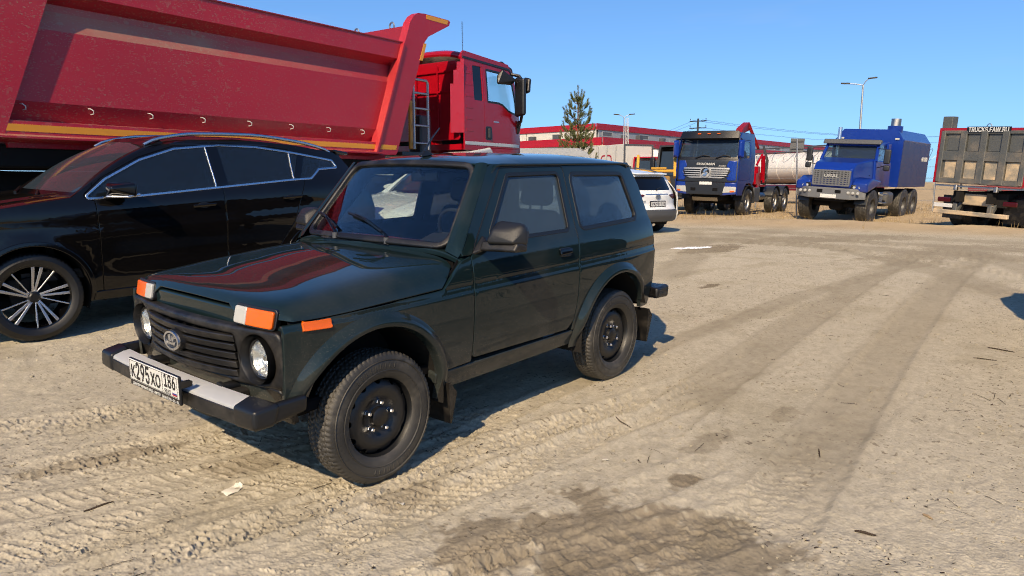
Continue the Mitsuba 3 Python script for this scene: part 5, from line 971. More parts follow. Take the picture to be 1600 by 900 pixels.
for s in (1, -1):
    f = lambda off=0.0, s=s: (lambda u, v: np.stack([u, s * (BY(u, v) - off), v], -1))
    part(bk_, 'cab_side', panel(bside.difference(bdoor.buffer(0.008)), f(), 0.03, 0.01, 0.1, sgn=-s), 'paint_blue_grey', 35)
    dk = part(bk_, 'door', panel(bdoor.difference(bwin), f(), 0.03, 0.01, 0.1, sgn=-s), 'paint_blue_grey', 35)
    part(dk, 'door_window', panel(bwin, f(0.02), 0.001, 0.0005, 0.2, sgn=-s), 'glass_mid', True)
    mk = part(dk, 'mirror_arm', tube([(1.15, s * 1.18, 2.92), (1.34, s * 1.28, 2.88)], 0.03, 8), 'plastic_black', 40)
    part(dk, 'mirror_arm', tube([(1.25, s * 1.20, 2.15), (1.36, s * 1.28, 2.22)], 0.03, 8), 'plastic_black', 40)
    part(mk, 'mirror', rhull([(1.34, s * 1.22, 2.26), (1.34, s * 1.34, 2.26), (1.34, s * 1.22, 2.82), (1.34, s * 1.34, 2.82), (1.42, s * 1.28, 2.32), (1.42, s * 1.28, 2.76)], 0.05), 'paint_blue', 45)
    part(bk_, 'front_corner', panel(rpoly([(0.86, 1.36), (1.235, 1.36), (1.225, 2.10), (0.86, 2.10), (0.78, 1.9), (0.95, 1.7), (0.80, 1.5)], 0.03), lambda u, v, s=s: np.stack([1.43 - 0.05 * np.clip(v - 1.5, 0, 1) - 0.14 * (np.abs(u) / 1.23) ** 6, s * u, v], -1), 0.05, 0.02, 0.06, sgn=s), 'paint_blue', 40)
    part(bk_, 'bumper_corner', panel(rpoly([(0.60, 0.80), (1.20, 0.86), (1.245, 1.30), (0.66, 1.28)], 0.04), lambda u, v, s=s: np.stack([1.46 - 0.14 * (np.abs(u) / 1.23) ** 6, s * u, v], -1), 0.08, 0.02, 0.06, sgn=s), 'paint_blue', 40)
    lk = part(bk_, 'headlight', panel(rpoly([(0.70, 0.90), (1.18, 0.94), (1.20, 1.14), (0.74, 1.14)], 0.03), lambda u, v, s=s: np.stack([1.475 - 0.14 * (np.abs(u) / 1.23) ** 6, s * u, v], -1), 0.03, 0.01, 0.06, sgn=s), 'lens_white', 35)
    part(lk, 'turn_signal', panel(rpoly([(0.98, 0.935), (1.14, 0.945), (1.14, 1.00), (0.98, 0.99)], 0.015), lambda u, v, s=s: np.stack([1.482 - 0.14 * (np.abs(u) / 1.23) ** 6, s * u, v], -1), 0.02, 0.005, 0.06, sgn=s), 'lens_orange', 35)
    part(bk_, 'wheel_arch', lathe([(0.62, s * 0.85), (0.62, s * 1.245), (0.66, s * 1.25)], 20, 'y', (0.0, 0, 0.56), arc=(0.1, PI + 0.1)), 'plastic_mid', True)
def bfront(off=0.0): return lambda u, v: np.stack([1.425 - off - 0.05 * np.clip(v - 1.5, 0, 1) - 0.27 * np.clip((v - 2.12) / 0.9, 0, 1.2) - 0.10 * (np.abs(u) / 1.23) ** 4, u, v], -1)
part(bk_, 'front_panel', panel(rpoly([(-1.20, 1.30), (1.20, 1.30), (1.20, 2.20), (-1.20, 2.20)], 0.05), bfront(0.01), 0.05, 0.02, 0.1), 'front_grey', 40)
gk2 = part(bk_, 'grille', panel(rpoly([(-0.92, 1.84), (0.92, 1.84), (0.80, 1.50), (0.62, 1.44), (-0.62, 1.44), (-0.80, 1.50)], 0.03), bfront(-0.02), 0.03, 0.01, 0.06), 'dull_steel', 30)
for z in (1.52, 1.60, 1.68, 1.76):
    for y0 in (-0.55, 0.55): part(gk2, 'grille_slat', panel(rpoly([(y0 - 0.34, z - 0.02), (y0 + 0.34, z - 0.02), (y0 + 0.34, z + 0.02), (y0 - 0.34, z + 0.02)], 0.01), bfront(-0.03), 0.02, 0.004, 0.1), 'plastic_black', 30)
em = part(gk2, 'badge', move(lathe([(0.20, 0.0), (0.20, 0.05), (0.165, 0.055), (0.16, 0.02), (0.0, 0.015)], 28, 'x'), 1.42, 0, 1.66), 'plastic_mid', 35)
part(em, 'badge_ring', move(lathe([(0.205, 0.03), (0.205, 0.06), (0.165, 0.06), (0.165, 0.03)], 28, 'x'), 1.42, 0, 1.66), 'dull_steel', 30)
part(em, 'badge_mark', move(extr(unary_union([Polygon([(-0.02, 0.13), (0.10, 0.13), (0.06, 0.06), (-0.02, 0.05), (0.06, -0.06), (0.0, -0.02), (-0.09, 0.03)]), Polygon([(0.02, -0.13), (-0.10, -0.13), (-0.06, -0.06), (0.02, -0.05), (-0.06, 0.06), (0.0, 0.02), (0.09, -0.03)])]), 0.03, 0.06, 'x'), 1.42, 0, 1.66), 'bright_metal', 25)
part(bk_, 'maker_lettering', cat(move(text('SHACMAN', 0.085, 0.01, True, width=0.72), 1.415, -0.02, 1.93), move(text('X6000', 0.06, 0.01, False), 1.405, 0.62, 1.88)), 'skirt_white', False)
part(bk_, 'windscreen', panel(rpoly([(-1.16, 2.22), (1.16, 2.22), (1.08, 2.90), (-1.08, 2.90)], 0.08), bfront(0.012), 0.001, 0.0005, 0.1), 'glass_mid', True)
part(bk_, 'windscreen_frame', panel(rpoly([(-1.21, 2.14), (1.21, 2.14), (1.12, 2.98), (-1.12, 2.98)], 0.05).difference(rpoly([(-1.14, 2.24), (1.14, 2.24), (1.06, 2.88), (-1.06, 2.88)], 0.08)), bfront(0.0), 0.03, 0.01, 0.08), 'plastic_black', 40)
part(bk_, 'roof', panel(rpoly([(-0.46, -1.16), (-0.46, 1.16), (1.05, 1.14), (1.12, 0), (1.05, -1.14)], 0.05), lambda u, v: np.stack([u, v, 3.22 - 0.06 * (np.abs(v) / 1.16) ** 4 - 0.08 * sst(0.5, 1.1, u)], -1), 0.1, 0.04, 0.12), 'plastic_mid', 40)
part(bk_, 'sun_visor', panel(rpoly([(-1.18, 2.93), (1.18, 2.93), (1.12, 3.22), (-1.12, 3.22)], 0.05), lambda u, v: np.stack([1.42 - 0.5 * (v - 2.95) - 0.12 * (np.abs(u) / 1.18) ** 4, u, v], -1), 0.04, 0.015, 0.1), 'plastic_black', 40)
for y in (-0.36, 0.02, 0.40): part(bk_, 'marker_lamp', rbox((1.37, y, 3.10), (0.05, 0.13, 0.04), 0.012), 'lens_orange', 40)
for y in (-0.45, 0.35): part(bk_, 'wiper', tube([(1.42, y, 2.19), (1.38, y + 0.30, 2.30), (1.37, y + 0.55, 2.26)], 0.02, 6), 'plastic_black', 40)
part(bk_, 'bumper', panel(rpoly([(-0.72, 0.82), (0.72, 0.82), (0.80, 1.29), (-0.80, 1.29)], 0.03), lambda u, v: np.stack([1.47 + 0 * u, u, v], -1), 0.08, 0.02, 0.1), 'front_grey', 40)
for y in (-0.45, 0.42): part(bk_, 'tow_slot', rbox((1.47, y, 1.02), (0.02, 0.20, 0.12), 0.03), 'dark', 40)
part(bk_, 'number_plate', rbox((1.48, 0.04, 1.25), (0.02, 0.50, 0.11), 0.005), 'plate_white', 35)
part(bk_, 'skid_plate', hull([(1.40, -0.5, 0.72), (1.40, 0.5, 0.72), (1.30, -0.5, 0.58), (1.30, 0.5, 0.58), (1.36, 0.5, 0.72), (1.36, -0.5, 0.72)]), 'dull_steel', 30)
part(bk_, 'seats', cat([rhull([(0.3, y - 0.25, 1.7), (0.3, y + 0.25, 1.7), (0.15, y - 0.22, 2.5), (0.15, y + 0.22, 2.5)], 0.08) for y in (-0.6, 0.6)], rhull([(1.2, -1.0, 2.05), (1.2, 1.0, 2.05), (0.9, -1.0, 2.10), (0.9, 1.0, 2.10), (0.9, 1.0, 1.8), (0.9, -1.0, 1.8)], 0.05)), 'fabric', 40)
part(BL, 'chassis', cat(box((-2.8, 0.42, 0.95), (7.2, 0.10, 0.28)), box((-2.8, -0.42, 0.95), (7.2, 0.10, 0.28)), [cyl((x, -0.9, 0.54), (x, 0.9, 0.54), 0.10, 10) for x in (0, -3.6, -5.0)], [box((x, 0, 0.95), (0.15, 0.9, 0.25)) for x in (-1.5, -3.0, -4.3, -6.0)], box((0.6, 0, 0.75), (1.0, 1.2, 0.3), 0.05), tube([(-1.6, 0.6, 1.2), (-2.0, 0.7, 1.5), (-2.3, 0.6, 1.1)], 0.06)), 'underbody', 25)
for x in (0.0, -3.6, -5.0):
    for s in (1, -1): lorry_wheel(BL, (x, s * 1.04, 0.54), s, 0.54, 0.32, 0.29, n=70)
for x in (-3.6, -5.0):
    for y in (0.80, -1.24): part(BL, 'mudguard', lathe([(0.62, y), (0.62, y + 0.44)], 16, 'y', (x, 0, 0.55), arc=(0.35, PI - 0.35)), 'plastic_mid', True)
part(BL, 'tool_box', rbox((-1.0, 1.08, 0.82), (0.72, 0.32, 0.58), 0.04), 'plastic_grey', 40)
part(BL, 'air_tank', tube([(-1.5, 1.05, 0.75), (-2.2, 1.05, 0.75)], 0.15, 14), 'dull_steel', 40)
part(BL, 'battery_box', rbox((-0.55, 1.0, 0.85), (0.22, 0.4, 0.7), 0.08), 'dull_steel', 40)
crk = part(BL, 'crane', cat(box((-1.95, 0.0, 1.45), (0.70, 1.9, 0.50), 0.03), box((-1.95, 0.85, 1.50), (0.30, 0.20, 0.9), 0.03), box((-1.95, -0.85, 1.55), (0.45, 0.30, 0.9), 0.03), box((-1.85, 0.1, 2.4), (0.45, 0.45, 1.7), 0.04)), 'paint_red', 30)
part(crk, 'main_boom', hull([(-1.2, 0.08, 3.20), (-1.2, 0.36, 3.20), (-2.05, 0.12, 3.74), (-2.05, 0.38, 3.74), (-1.4, 0.08, 3.46), (-1.4, 0.36, 3.46), (-2.25, 0.12, 3.45), (-2.25, 0.38, 3.45)]), 'paint_red_old', 30)
part(crk, 'outer_boom', hull([(-2.0, 0.30, 3.70), (-2.0, 0.42, 3.70), (-2.30, 0.66, 2.75), (-2.30, 0.77, 2.75), (-2.10, 0.30, 3.56), (-2.40, 0.66, 2.65), (-2.40, 0.77, 2.65)]), 'paint_red_old', 30)
part(crk, 'support_frame', cat(tube([(-1.9, 0.85, 2.0), (-2.2, 0.95, 2.45), (-2.4, 0.95, 1.4)], 0.05, 6), tube([(-2.3, 1.0, 2.4), (-2.45, 1.0, 1.3)], 0.05, 6)), 'paint_red', 40)
part(crk, 'hydraulic_hose', cat([tube([(-2.2 - 0.05 * q, 0.95, 2.8), (-2.45 - 0.1 * q, 1.05, 2.2), (-2.6, 0.95 + 0.04 * q, 1.6), (-2.75 - 0.1 * q, 0.9, 1.2)], 0.022, 5) for q in range(4)], [tube([(-2.55, 0.95 + 0.16 * math.cos(t), 1.52 + 0.2 * math.sin(t)) for t in np.linspace(0, 2 * PI, 16, endpoint=False)], 0.03, 5, closed=True)]), 'plastic_grey', 40)

# ---- the blue box lorry
UR = thing('box_lorry', 'blue bonneted lorry with a tall blue and grey box body and chimney', 'lorry', pose(-26.286, -4.434, -0.10, -3.0, None, -3.6))
def rot_panel(*a, **k): return panel(*a, **k)
uc = part(UR, 'cab', cat(rhull([(-0.42, -0.94, 2.22), (-0.42, 0.94, 2.22), (-0.42, -1.0, 1.35), (-0.42, 1.0, 1.35), (-1.9, -1.05, 1.35), (-1.9, 1.05, 1.35), (-1.9, -1.02, 2.2), (-1.9, 1.02, 2.2)], 0.06), box((-1.85, 0, 2.5), (0.06, 1.9, 0.8))), 'paint_blue', 40)
part(uc, 'roof', rhull([(-0.78, -0.85, 2.88), (-0.78, 0.85, 2.88), (-1.9, -0.88, 2.95), (-1.9, 0.88, 2.95), (-1.9, -0.9, 2.85), (-1.9, 0.9, 2.85), (-0.75, -0.88, 2.82), (-0.75, 0.88, 2.82)], 0.05), 'paint_blue', 40)
for s in (1, -1):
    part(uc, 'windscreen_pillar', tube([(-0.40, s * 0.98, 2.22), (-0.76, s * 0.90, 2.86)], 0.06, 8), 'paint_blue', 40)
    part(uc, 'rear_pillar', box((-1.72, s * 0.98, 2.52), (0.36, 0.10, 0.78), 0.03), 'paint_blue', 30)
    part(uc, 'door_window', mesh([(-0.50, s * 1.0, 2.26), (-1.56, s * 1.02, 2.26), (-1.56, s * 0.93, 2.84), (-0.80, s * 0.93, 2.84)], [(0, 1, 2, 3)]), 'glass_mid', False)
    part(uc, 'mirror', cat(rhull([(-0.25, s * 1.32, 2.20), (-0.25, s * 1.45, 2.20), (-0.25, s * 1.32, 2.62), (-0.25, s * 1.45, 2.62)], 0.05), rhull([(-0.25, s * 1.34, 1.95), (-0.25, s * 1.46, 1.95), (-0.25, s * 1.34, 2.06), (-0.25, s * 1.46, 2.06)], 0.05), tube([(-0.6, s * 0.95, 2.7), (-0.28, s * 1.38, 2.66)], 0.018, 6), tube([(-0.5, s * 1.0, 2.0), (-0.28, s * 1.38, 2.1)], 0.018, 6)), 'plastic_mid', 40)
    wk_ = part(UR, 'front_wing', rhull([(1.02, s * 0.80, 1.42), (1.02, s * 1.18, 1.38), (0.55, s * 0.75, 1.58), (0.55, s * 1.18, 1.55), (-0.35, s * 0.75, 1.50), (-0.35, s * 1.2, 1.48), (1.05, s * 0.8, 1.20), (1.0, s * 1.2, 1.18)], 0.07), 'paint_blue', 45)
    part(wk_, 'headlight', rhull([(1.09, s * 0.72, 1.20), (1.09, s * 0.74, 1.34), (1.02, s * 1.16, 1.22), (1.02, s * 1.14, 1.36)], 0.035), 'plastic_black', 40)
    for yy in (0.82, 0.98): part(wk_, 'lamp', move(lathe([(0.055, 0.0), (0.04, 0.02), (0.0, 0.025)], 16, 'x'), 1.115 - 0.12 * (yy - 0.7), s * yy, 1.28), 'lens_white', 40)
    part(UR, 'wheel_arch', lathe([(0.70, s * 0.80), (0.72, s * 1.22)], 20, 'y', (0.15, 0, 0.62), arc=(0.1, PI - 0.0)), 'plastic_mid', True)
    for q in range(3): part(UR, 'fog_lamp', move(lathe([(0.055, 0.0), (0.045, 0.015), (0.0, 0.02)], 14, 'x'), 1.225, s * (0.68 + 0.16 * q), 1.08), 'lens_white', 40)
hood = part(UR, 'bonnet', rhull([(1.0, -0.62, 1.86), (1.0, 0.62, 1.86), (0.75, -0.66, 2.06), (0.75, 0.66, 2.06), (-0.45, -0.86, 2.24), (-0.45, 0.86, 2.24), (1.02, -0.66, 1.30), (1.02, 0.66, 1.30), (-0.45, -0.92, 1.4), (-0.45, 0.92, 1.4)], 0.08), 'paint_blue', 45)
for s in (1, -1):
    part(hood, 'side_vent', hull([(0.35, s * 0.80, 1.80), (-0.15, s * 0.90, 1.84), (-0.15, s * 0.93, 1.70), (0.35, s * 0.83, 1.68), (0.35, s * 0.75, 1.74), (-0.15, s * 0.85, 1.77)]), 'dark', 30)
    part(hood, 'side_stripe', hull([(0.75, s * 0.755, 1.58), (-0.40, s * 0.965, 1.60), (-0.40, s * 0.972, 1.54), (0.75, s * 0.765, 1.53), (0.75, s * 0.70, 1.55), (-0.40, s * 0.90, 1.57)]), 'stripe_yellow', 30)
ug = part(UR, 'grille', cat(extr(rpoly([(-0.66, 1.30), (0.66, 1.30), (0.66, 1.86), (-0.66, 1.86)], 0.05).difference(rpoly([(-0.60, 1.35), (0.60, 1.35), (0.60, 1.81), (-0.60, 1.81)], 0.03)), 1.06, 1.14, 'x')), 'bumper_grey', 30)
part(ug, 'grille_backing', box((1.08, 0, 1.58), (0.02, 1.24, 0.50)), 'dark', 30)
for z in np.linspace(1.40, 1.76, 6): part(ug, 'grille_bar', box((1.115, 0, z), (0.05, 1.22, 0.045), 0.008), 'bumper_grey', 30)
for y in np.linspace(-0.54, 0.54, 10): part(ug, 'grille_post', box((1.105, y, 1.58), (0.05, 0.05, 0.48), 0.008), 'bumper_grey', 30)
part(ug, 'maker_lettering', move(text('URAL', 0.11, 0.02, False, width=0.52), 1.142, 0.02, 1.60), 'skirt_white', False)
part(UR, 'bumper', cat(rhull([(1.18, -0.72, 0.86), (1.18, 0.72, 0.86), (1.18, -0.72, 1.20), (1.18, 0.72, 1.20), (0.98, -1.18, 0.90), (0.98, 1.18, 0.90), (0.98, -1.18, 1.20), (0.98, 1.18, 1.20)], 0.03)), 'bumper_grey', 35)
for y in (-0.32, 0.32): part(UR, 'tow_slot', box((1.205, y, 1.10), (0.03, 0.20, 0.12), 0.01), 'dark', 30)
part(UR, 'number_plate', rbox((1.22, 0.0, 0.93), (0.02, 0.56, 0.13), 0.005), 'plate_white', 35)
part(UR, 'windscreen', mesh([(-0.42, -0.95, 2.25), (-0.42, 0.95, 2.25), (-0.76, 0.87, 2.84), (-0.76, -0.87, 2.84)], [(0, 1, 2, 3)]), 'glass_mid', False)
part(UR, 'sun_visor', rhull([(-0.55, -1.0, 2.86), (-0.55, 1.0, 2.86), (-0.62, -1.0, 2.98), (-0.62, 1.0, 2.98), (-0.75, -1.0, 2.95), (-0.75, 1.0, 2.95)], 0.03), 'plastic_grey', 40)
part(UR, 'dashboard', rhull([(-0.5, -0.85, 2.18), (-0.5, 0.85, 2.18), (-0.85, -0.85, 2.15), (-0.85, 0.85, 2.15), (-0.8, 0, 2.38), (-0.85, 0.3, 2.36)], 0.05), 'plastic_mid', 40)
part(UR, 'snorkel', cat(tube([(-1.3, -0.72, 2.4), (-1.3, -0.72, 3.48)], 0.075, 12)), 'bright_metal', 40)
ub = [(-1.25, 1.30), (1.25, 1.30), (1.25, 3.10), (0.98, 3.48), (-0.98, 3.48), (-1.25, 3.10)]
bxk = part(UR, 'box_body', extr(Polygon(ub), -6.5, -2.5, 'x'), 'paint_blue', 20)
for s in (1, -1):
    for q in range(5): part(bxk, 'side_panel', box((-2.92 - 0.795 * q, s * 1.258, 2.18), (0.785, 0.02, 1.72), 0.006), 'box_side', 30)
    part(bxk, 'corner_lamp', rbox((-2.49, s * 1.02, 3.12), (0.04, 0.16, 0.08), 0.015), 'lens_white', 40)
    part(bxk, 'edge_strip', box((-4.5, s * 1.262, 3.08), (4.0, 0.03, 0.05), 0.01), 'paint_blue', 30)
part(bxk, 'side_lettering', move(text('ПП УМП', 0.16, 0.01, True, 'y'), -5.8, 1.27, 2.35), 'plate_white', False)
part(bxk, 'chimney', cat(tube([(-2.85, 0.80, 3.35), (-2.85, 0.80, 3.62)], 0.27, 18)), 'paint_blue', 40)
part(bxk, 'flue', lathe([(0.165, 3.60), (0.175, 3.62), (0.175, 3.90), (0.15, 3.90), (0.15, 3.60)], 20, 'z', (-2.85, 0.80, 0)), 'dull_steel', 35)
part(UR, 'chassis', cat(box((-2.9, 0.42, 1.02), (7.6, 0.1, 0.26)), box((-2.9, -0.42, 1.02), (7.6, 0.1, 0.26)), [cyl((x, -0.9, 0.62), (x, 0.9, 0.62), 0.11, 10) for x in (0.15, -3.85, -5.25)], [rbox((x, 0, 0.62), (0.45, 0.5, 0.45), 0.12) for x in (0.15, -3.85, -5.25)], box((0.9, 0, 0.80), (0.3, 1.1, 0.12), 0.02)), 'underbody', 25)
part(UR, 'fuel_tank', rbox((-2.05, 1.02, 0.85), (0.75, 0.40, 0.55), 0.14), 'plastic_grey', 45)
part(UR, 'step', cat(box((-1.15, 1.1, 0.72), (0.5, 0.3, 0.05), 0.01), box((-1.15, 1.1, 1.02), (0.5, 0.3, 0.05), 0.01), rbox((-1.2, 0.95, 0.92), (0.45, 0.3, 0.4), 0.05)), 'dull_steel', 30)
for x in (0.15, -3.85, -5.25):
    for s in (1, -1): lorry_wheel(UR, (x, s * 1.02, 0.60), s, 0.63, 0.40, 0.28, 'plastic_grey', n=90)

# ---- the grey and red tipper seen from behind
def dirt_grey(p, n, uv): return mix((0.17, 0.182, 0.175), (0.38, 0.33, 0.26), dr.clip(0.10 + 0.75 * smoothstep(0.45, 0.75, fbm(*sc(p, 2.6))) * (0.4 + 0.6 * noise(*sc(p, 14.0))), 0, 0.9))
gloss('tailgate_grey', proc(dirt_grey), 0.35)
def dirt_sand(p, n, uv): return mix((0.24, 0.22, 0.18), (0.55, 0.42, 0.27), smoothstep(0.25, 0.7, fbm(*sc(p, 3.2))))
matte('tailgate_sandy', proc(dirt_sand))
FW = thing('tipper_lorry', 'grey and red tipper lorry seen from behind, at the right edge', 'lorry', pose(-21.449, 0.468, -0.06, 156.9, None, 3.4))
gt = part(FW, 'tailgate', box((0.06, 0, 2.05), (0.08, 2.30, 1.45), 0.01), 'tailgate_grey', 20)
for z0, z1, mt in ((2.22, 2.68, 'tailgate_grey'), (1.46, 1.94, 'tailgate_sandy')):
    for y in (0.80, 0.24, -0.32, -0.88): part(gt, 'recessed_panel', box((0.012, y, (z0 + z1) / 2), (0.03, 0.35, z1 - z0), 0.004), mt, 20)
ys_ = (1.10, 0.52, -0.04, -0.60, -1.13)
for y in ys_: part(gt, 'upright_rib', box((-0.02, y, 2.05), (0.10, 0.18 if abs(y) < 1 else 0.12, 1.44), 0.012), 'tailgate_grey', 25)
for z, hh in ((2.735, 0.09), (2.08, 0.26), (1.385, 0.14)): part(gt, 'cross_rib', box((-0.012, 0, z), (0.088, 2.2, hh), 0.01), 'tailgate_grey', 25)
for pts in ([(1.24, 1.31), (-1.24, 1.31), (-1.24, 1.37), (1.24, 1.37)], [(1.24, 2.78), (-1.24, 2.78), (-1.24, 2.85), (1.24, 2.85)], [(1.24, 1.37), (1.17, 1.37), (1.17, 2.78), (1.24, 2.78)], [(-1.24, 1.37), (-1.17, 1.37), (-1.17, 2.78), (-1.24, 2.78)]):
    part(gt, 'red_edge', extr(Polygon(pts), -0.035, 0.03, 'x'), 'paint_red', 20)
part(gt, 'lettering_board', box((-0.045, -0.12, 2.80), (0.03, 1.16, 0.17), 0.004), 'plastic_black', 20)
part(gt, 'tailgate_lettering', move(text('TRUCKS.FAW.RU', 0.125, 0.008, True, '-x', width=1.06), -0.061, -0.12, 2.742), 'plate_white', False)
part(gt, 'lifting_eye', tube([(0.0, -0.10 + 0.07 * math.cos(t), 2.86 + 0.10 * math.sin(t)) for t in np.linspace(0, PI, 10)], 0.012, 6), 'dull_steel', 40)
part(FW, 'tipper_body', cat(box((2.9, 1.20, 2.1), (5.7, 0.06, 1.5), 0.01), box((2.9, -1.20, 2.1), (5.7, 0.06, 1.5), 0.01), box((2.9, 0, 1.36), (5.7, 2.4, 0.10), 0.01), box((5.7, 0, 2.2), (0.1, 2.4, 1.9), 0.01)), 'paint_red_old', 25)
for q in range(6):
    for y in (1.27, -1.27): part(FW, 'side_rib', box((0.35 + q, y, 2.1), (0.14, 0.10, 1.45), 0.01), 'paint_red_old', 25)
part(FW, 'corner_post', box((0.14, 1.08, 2.25), (0.26, 0.28, 1.85), 0.01), 'tailgate_grey', 25)
part(FW, 'body_hinge', cat([box((-0.02, y, 1.20), (0.12, 0.10, 0.16), 0.02) for y in (0.55, -0.55)], box((0.05, 0, 1.24), (0.2, 2.3, 0.04))), 'dull_steel', 30)
part(FW, 'chassis', cat(box((3.5, 0.42, 0.95), (7.2, 0.1, 0.28)), box((3.5, -0.42, 0.95), (7.2, 0.1, 0.28)), box((0.25, 0, 0.90), (0.08, 1.5, 0.40), 0.02), [cyl((x, -0.9, 0.54), (x, 0.9, 0.54), 0.12, 10) for x in (1.3, 2.7)], [rbox((x, 0, 0.54), (0.5, 0.5, 0.5), 0.15) for x in (1.3, 2.7)], box((7.8, 0, 1.7), (1.9, 2.4, 2.2), 0.1)), 'underbody', 25)
part(FW, 'crossmember', rbox((0.19, 0.0, 0.88), (0.06, 0.85, 0.32), 0.03), 'tailgate_sandy', 30)
part(FW, 'underrun_bar', box((-0.05, 0.05, 0.50), (0.12, 2.05, 0.12), 0.015), 'tailgate_sandy', 25)
part(FW, 'bar_bracket', cat([hull([(0.0, y, 0.5), (0.3, y, 0.9), (0.0, y + 0.08, 0.5), (0.3, y + 0.08, 0.9), (0.1, y, 0.5), (0.4, y, 0.9)]) for y in (0.45, -0.5)], [box((-0.02, y, 0.62), (0.06, 0.12, 0.3), 0.02) for y in (0.50, -0.45)]), 'tailgate_grey', 25)
for y in (0.85, -0.95): part(FW, 'tail_lamp', rbox((0.0, y, 0.84), (0.06, 0.36, 0.13), 0.02), 'lens_red', 40)
pk2 = part(FW, 'number_plate', rbox((-0.02, 0.85, 0.68), (0.02, 0.54, 0.11), 0.004), 'plate_white', 35)
for x in (1.3, 2.7, 6.9):
    for s in (1, -1):
        lorry_wheel(FW, (x, s * 0.98, 0.52), s, 0.54, 0.34, 0.29, 'dull_steel', n=80)
        if x < 3: part(FW, 'inner_wheel', move(tyre_mesh(0.54, 0.30, 0.28, 0.016, 60, 30, 1), x, s * 0.62, 0.52), 'rubber', 35)
for s in (1, -1): part(FW, 'mud_flap', hull([(0.45, s * 0.55, 0.95), (0.45, s * 1.15, 0.95), (0.50, s * 0.55, 0.28), (0.50, s * 1.15, 0.28), (0.47, s * 0.55, 0.95), (0.52, s * 1.15, 0.28)]), 'plastic_dusty', 25)
# ------------------------------------------------------------------ what stands farther off
def far_at(az, d):
    """ground point d metres from the camera's foot in the compass direction az (degrees)"""
    return CAM[0] + d * math.cos(math.radians(az)), CAM[1] + d * math.sin(math.radians(az))

# the car outside the frame on the right, whose shadow reaches in
crossover('crossover_car', 'grey crossover parked just outside the right edge, casting the rounded shadow', 'car', pose(-3.50, 5.06, -0.03, 20), 'paint_grey', 60, white=True)

# ---- the warehouse
gloss('wall_white', (0.78, 0.76, 0.71), 0.35); gloss('wall_grey', (0.50, 0.52, 0.54), 0.35); gloss('fascia_red', (0.55, 0.012, 0.035), 0.3); gloss('far_glass', (0.05, 0.07, 0.09), 0.06); gloss('vent_grey', (0.22, 0.23, 0.24), 0.4)
bx_, by_ = far_at(213.2, 95.6)
WH = thing('warehouse', 'long low warehouse with red fascia bands and pale wall panels', 'building', pose(bx_, by_, 0, 177.6))
# local: x along the right-hand wall away from the corner, y>0 is inside... the left wall runs along +y
L1, L2 = 120.0, 90.0
part(WH, 'wall', cat(box((L1 / 2, L2 / 2, 4.0), (L1 - 0.3, L2 - 0.3, 7.9))), 'wall_grey', False)
for q in range(20):
    part(WH, 'wall_panel', box((0.15 + 6 * q + 2.94, -0.06, 7.3), (5.88, 0.16, 1.7), 0.02), 'wall_grey', False)
for q in range(12):
    part(WH, 'wall_panel', box((-0.06, 0.15 + 6 * q + 2.94, 7.3), (0.16, 5.88, 1.7), 0.02), 'wall_white', False)
part(WH, 'roof', box((L1 / 2, L2 / 2, 8.3), (L1 - 0.6, L2 - 0.6, 0.5)), 'wall_grey', False)
part(WH, 'fascia', cat(box((L1 / 2 - 0.2, -0.22, 8.45), (L1 + 0.6, 0.16, 0.80), 0.02)), 'fascia_red', False)
part(WH, 'fascia', cat(box((-0.22, L2 / 2, 8.45), (0.16, L2 - 0.3, 0.80), 0.02)), 'fascia_red', False)
AX = 3.0
part(WH, 'canopy_wall', cat(box((L1 / 2 - 1, -AX / 2 - 0.2, 3.0), (L1 + 2, AX - 0.2, 6.0)), box((-AX / 2 - 0.2, L2 / 2, 3.0), (AX - 0.2, L2 - 0.3, 6.0))), 'wall_white', False)
part(WH, 'canopy_fascia', cat(box((L1 / 2 - 1.6, -AX - 0.25, 6.35), (L1 + 3.4, 0.15, 0.98), 0.02)), 'fascia_red', False)
part(WH, 'canopy_fascia', cat(box((-AX - 0.25, L2 / 2 - 1.6, 6.35), (0.15, L2 + 2.8, 0.98), 0.02)), 'fascia_red', False)
rg_ = random.Random(4)
for q in range(9):
    x = 3 + q * 4.7 + rg_.random(); w_ = 0.5 + 0.9 * rg_.random(); part(WH, 'roof_unit', box((x, -AX + 0.6 + rg_.random(), 6.9 + 0.3), (w_, 0.7, 0.35 + 0.6 * rg_.random()), 0.03), 'plastic_grey', False)
for q in range(6):
    y = 4 + q * 4.3 + rg_.random(); part(WH, 'roof_unit', box((-AX + 0.7, y, 6.9 + 0.25), (0.7, 0.5 + 0.8 * rg_.random(), 0.3 + 0.5 * rg_.random()), 0.03), 'plastic_grey', False)
for x, w_ in ((2.0, 2.2), (11.0, 2.2), (30.0, 2.0), (58.0, 2.4)): wk2 = part(WH, 'window', box((x, -0.16, 7.55), (w_, 0.06, 0.55), 0.01), 'vent_grey', False); part(wk2, 'frame', extr(sbox(x - w_ / 2 - 0.08, 7.2, x + w_ / 2 + 0.08, 7.9).difference(sbox(x - w_ / 2 + 0.04, 7.32, x + w_ / 2 - 0.04, 7.78)), -0.24, -0.15, 'y'), 'wall_grey', False)
part(WH, 'lettering', move(text('СО', 1.15, 0.12, True, '-y'), 62.0, -0.2, 6.95) if False else move(text('СО', 1.15, 0.12, True, 'y'), 48.0, -0.16, 6.78), 'fascia_red', False)

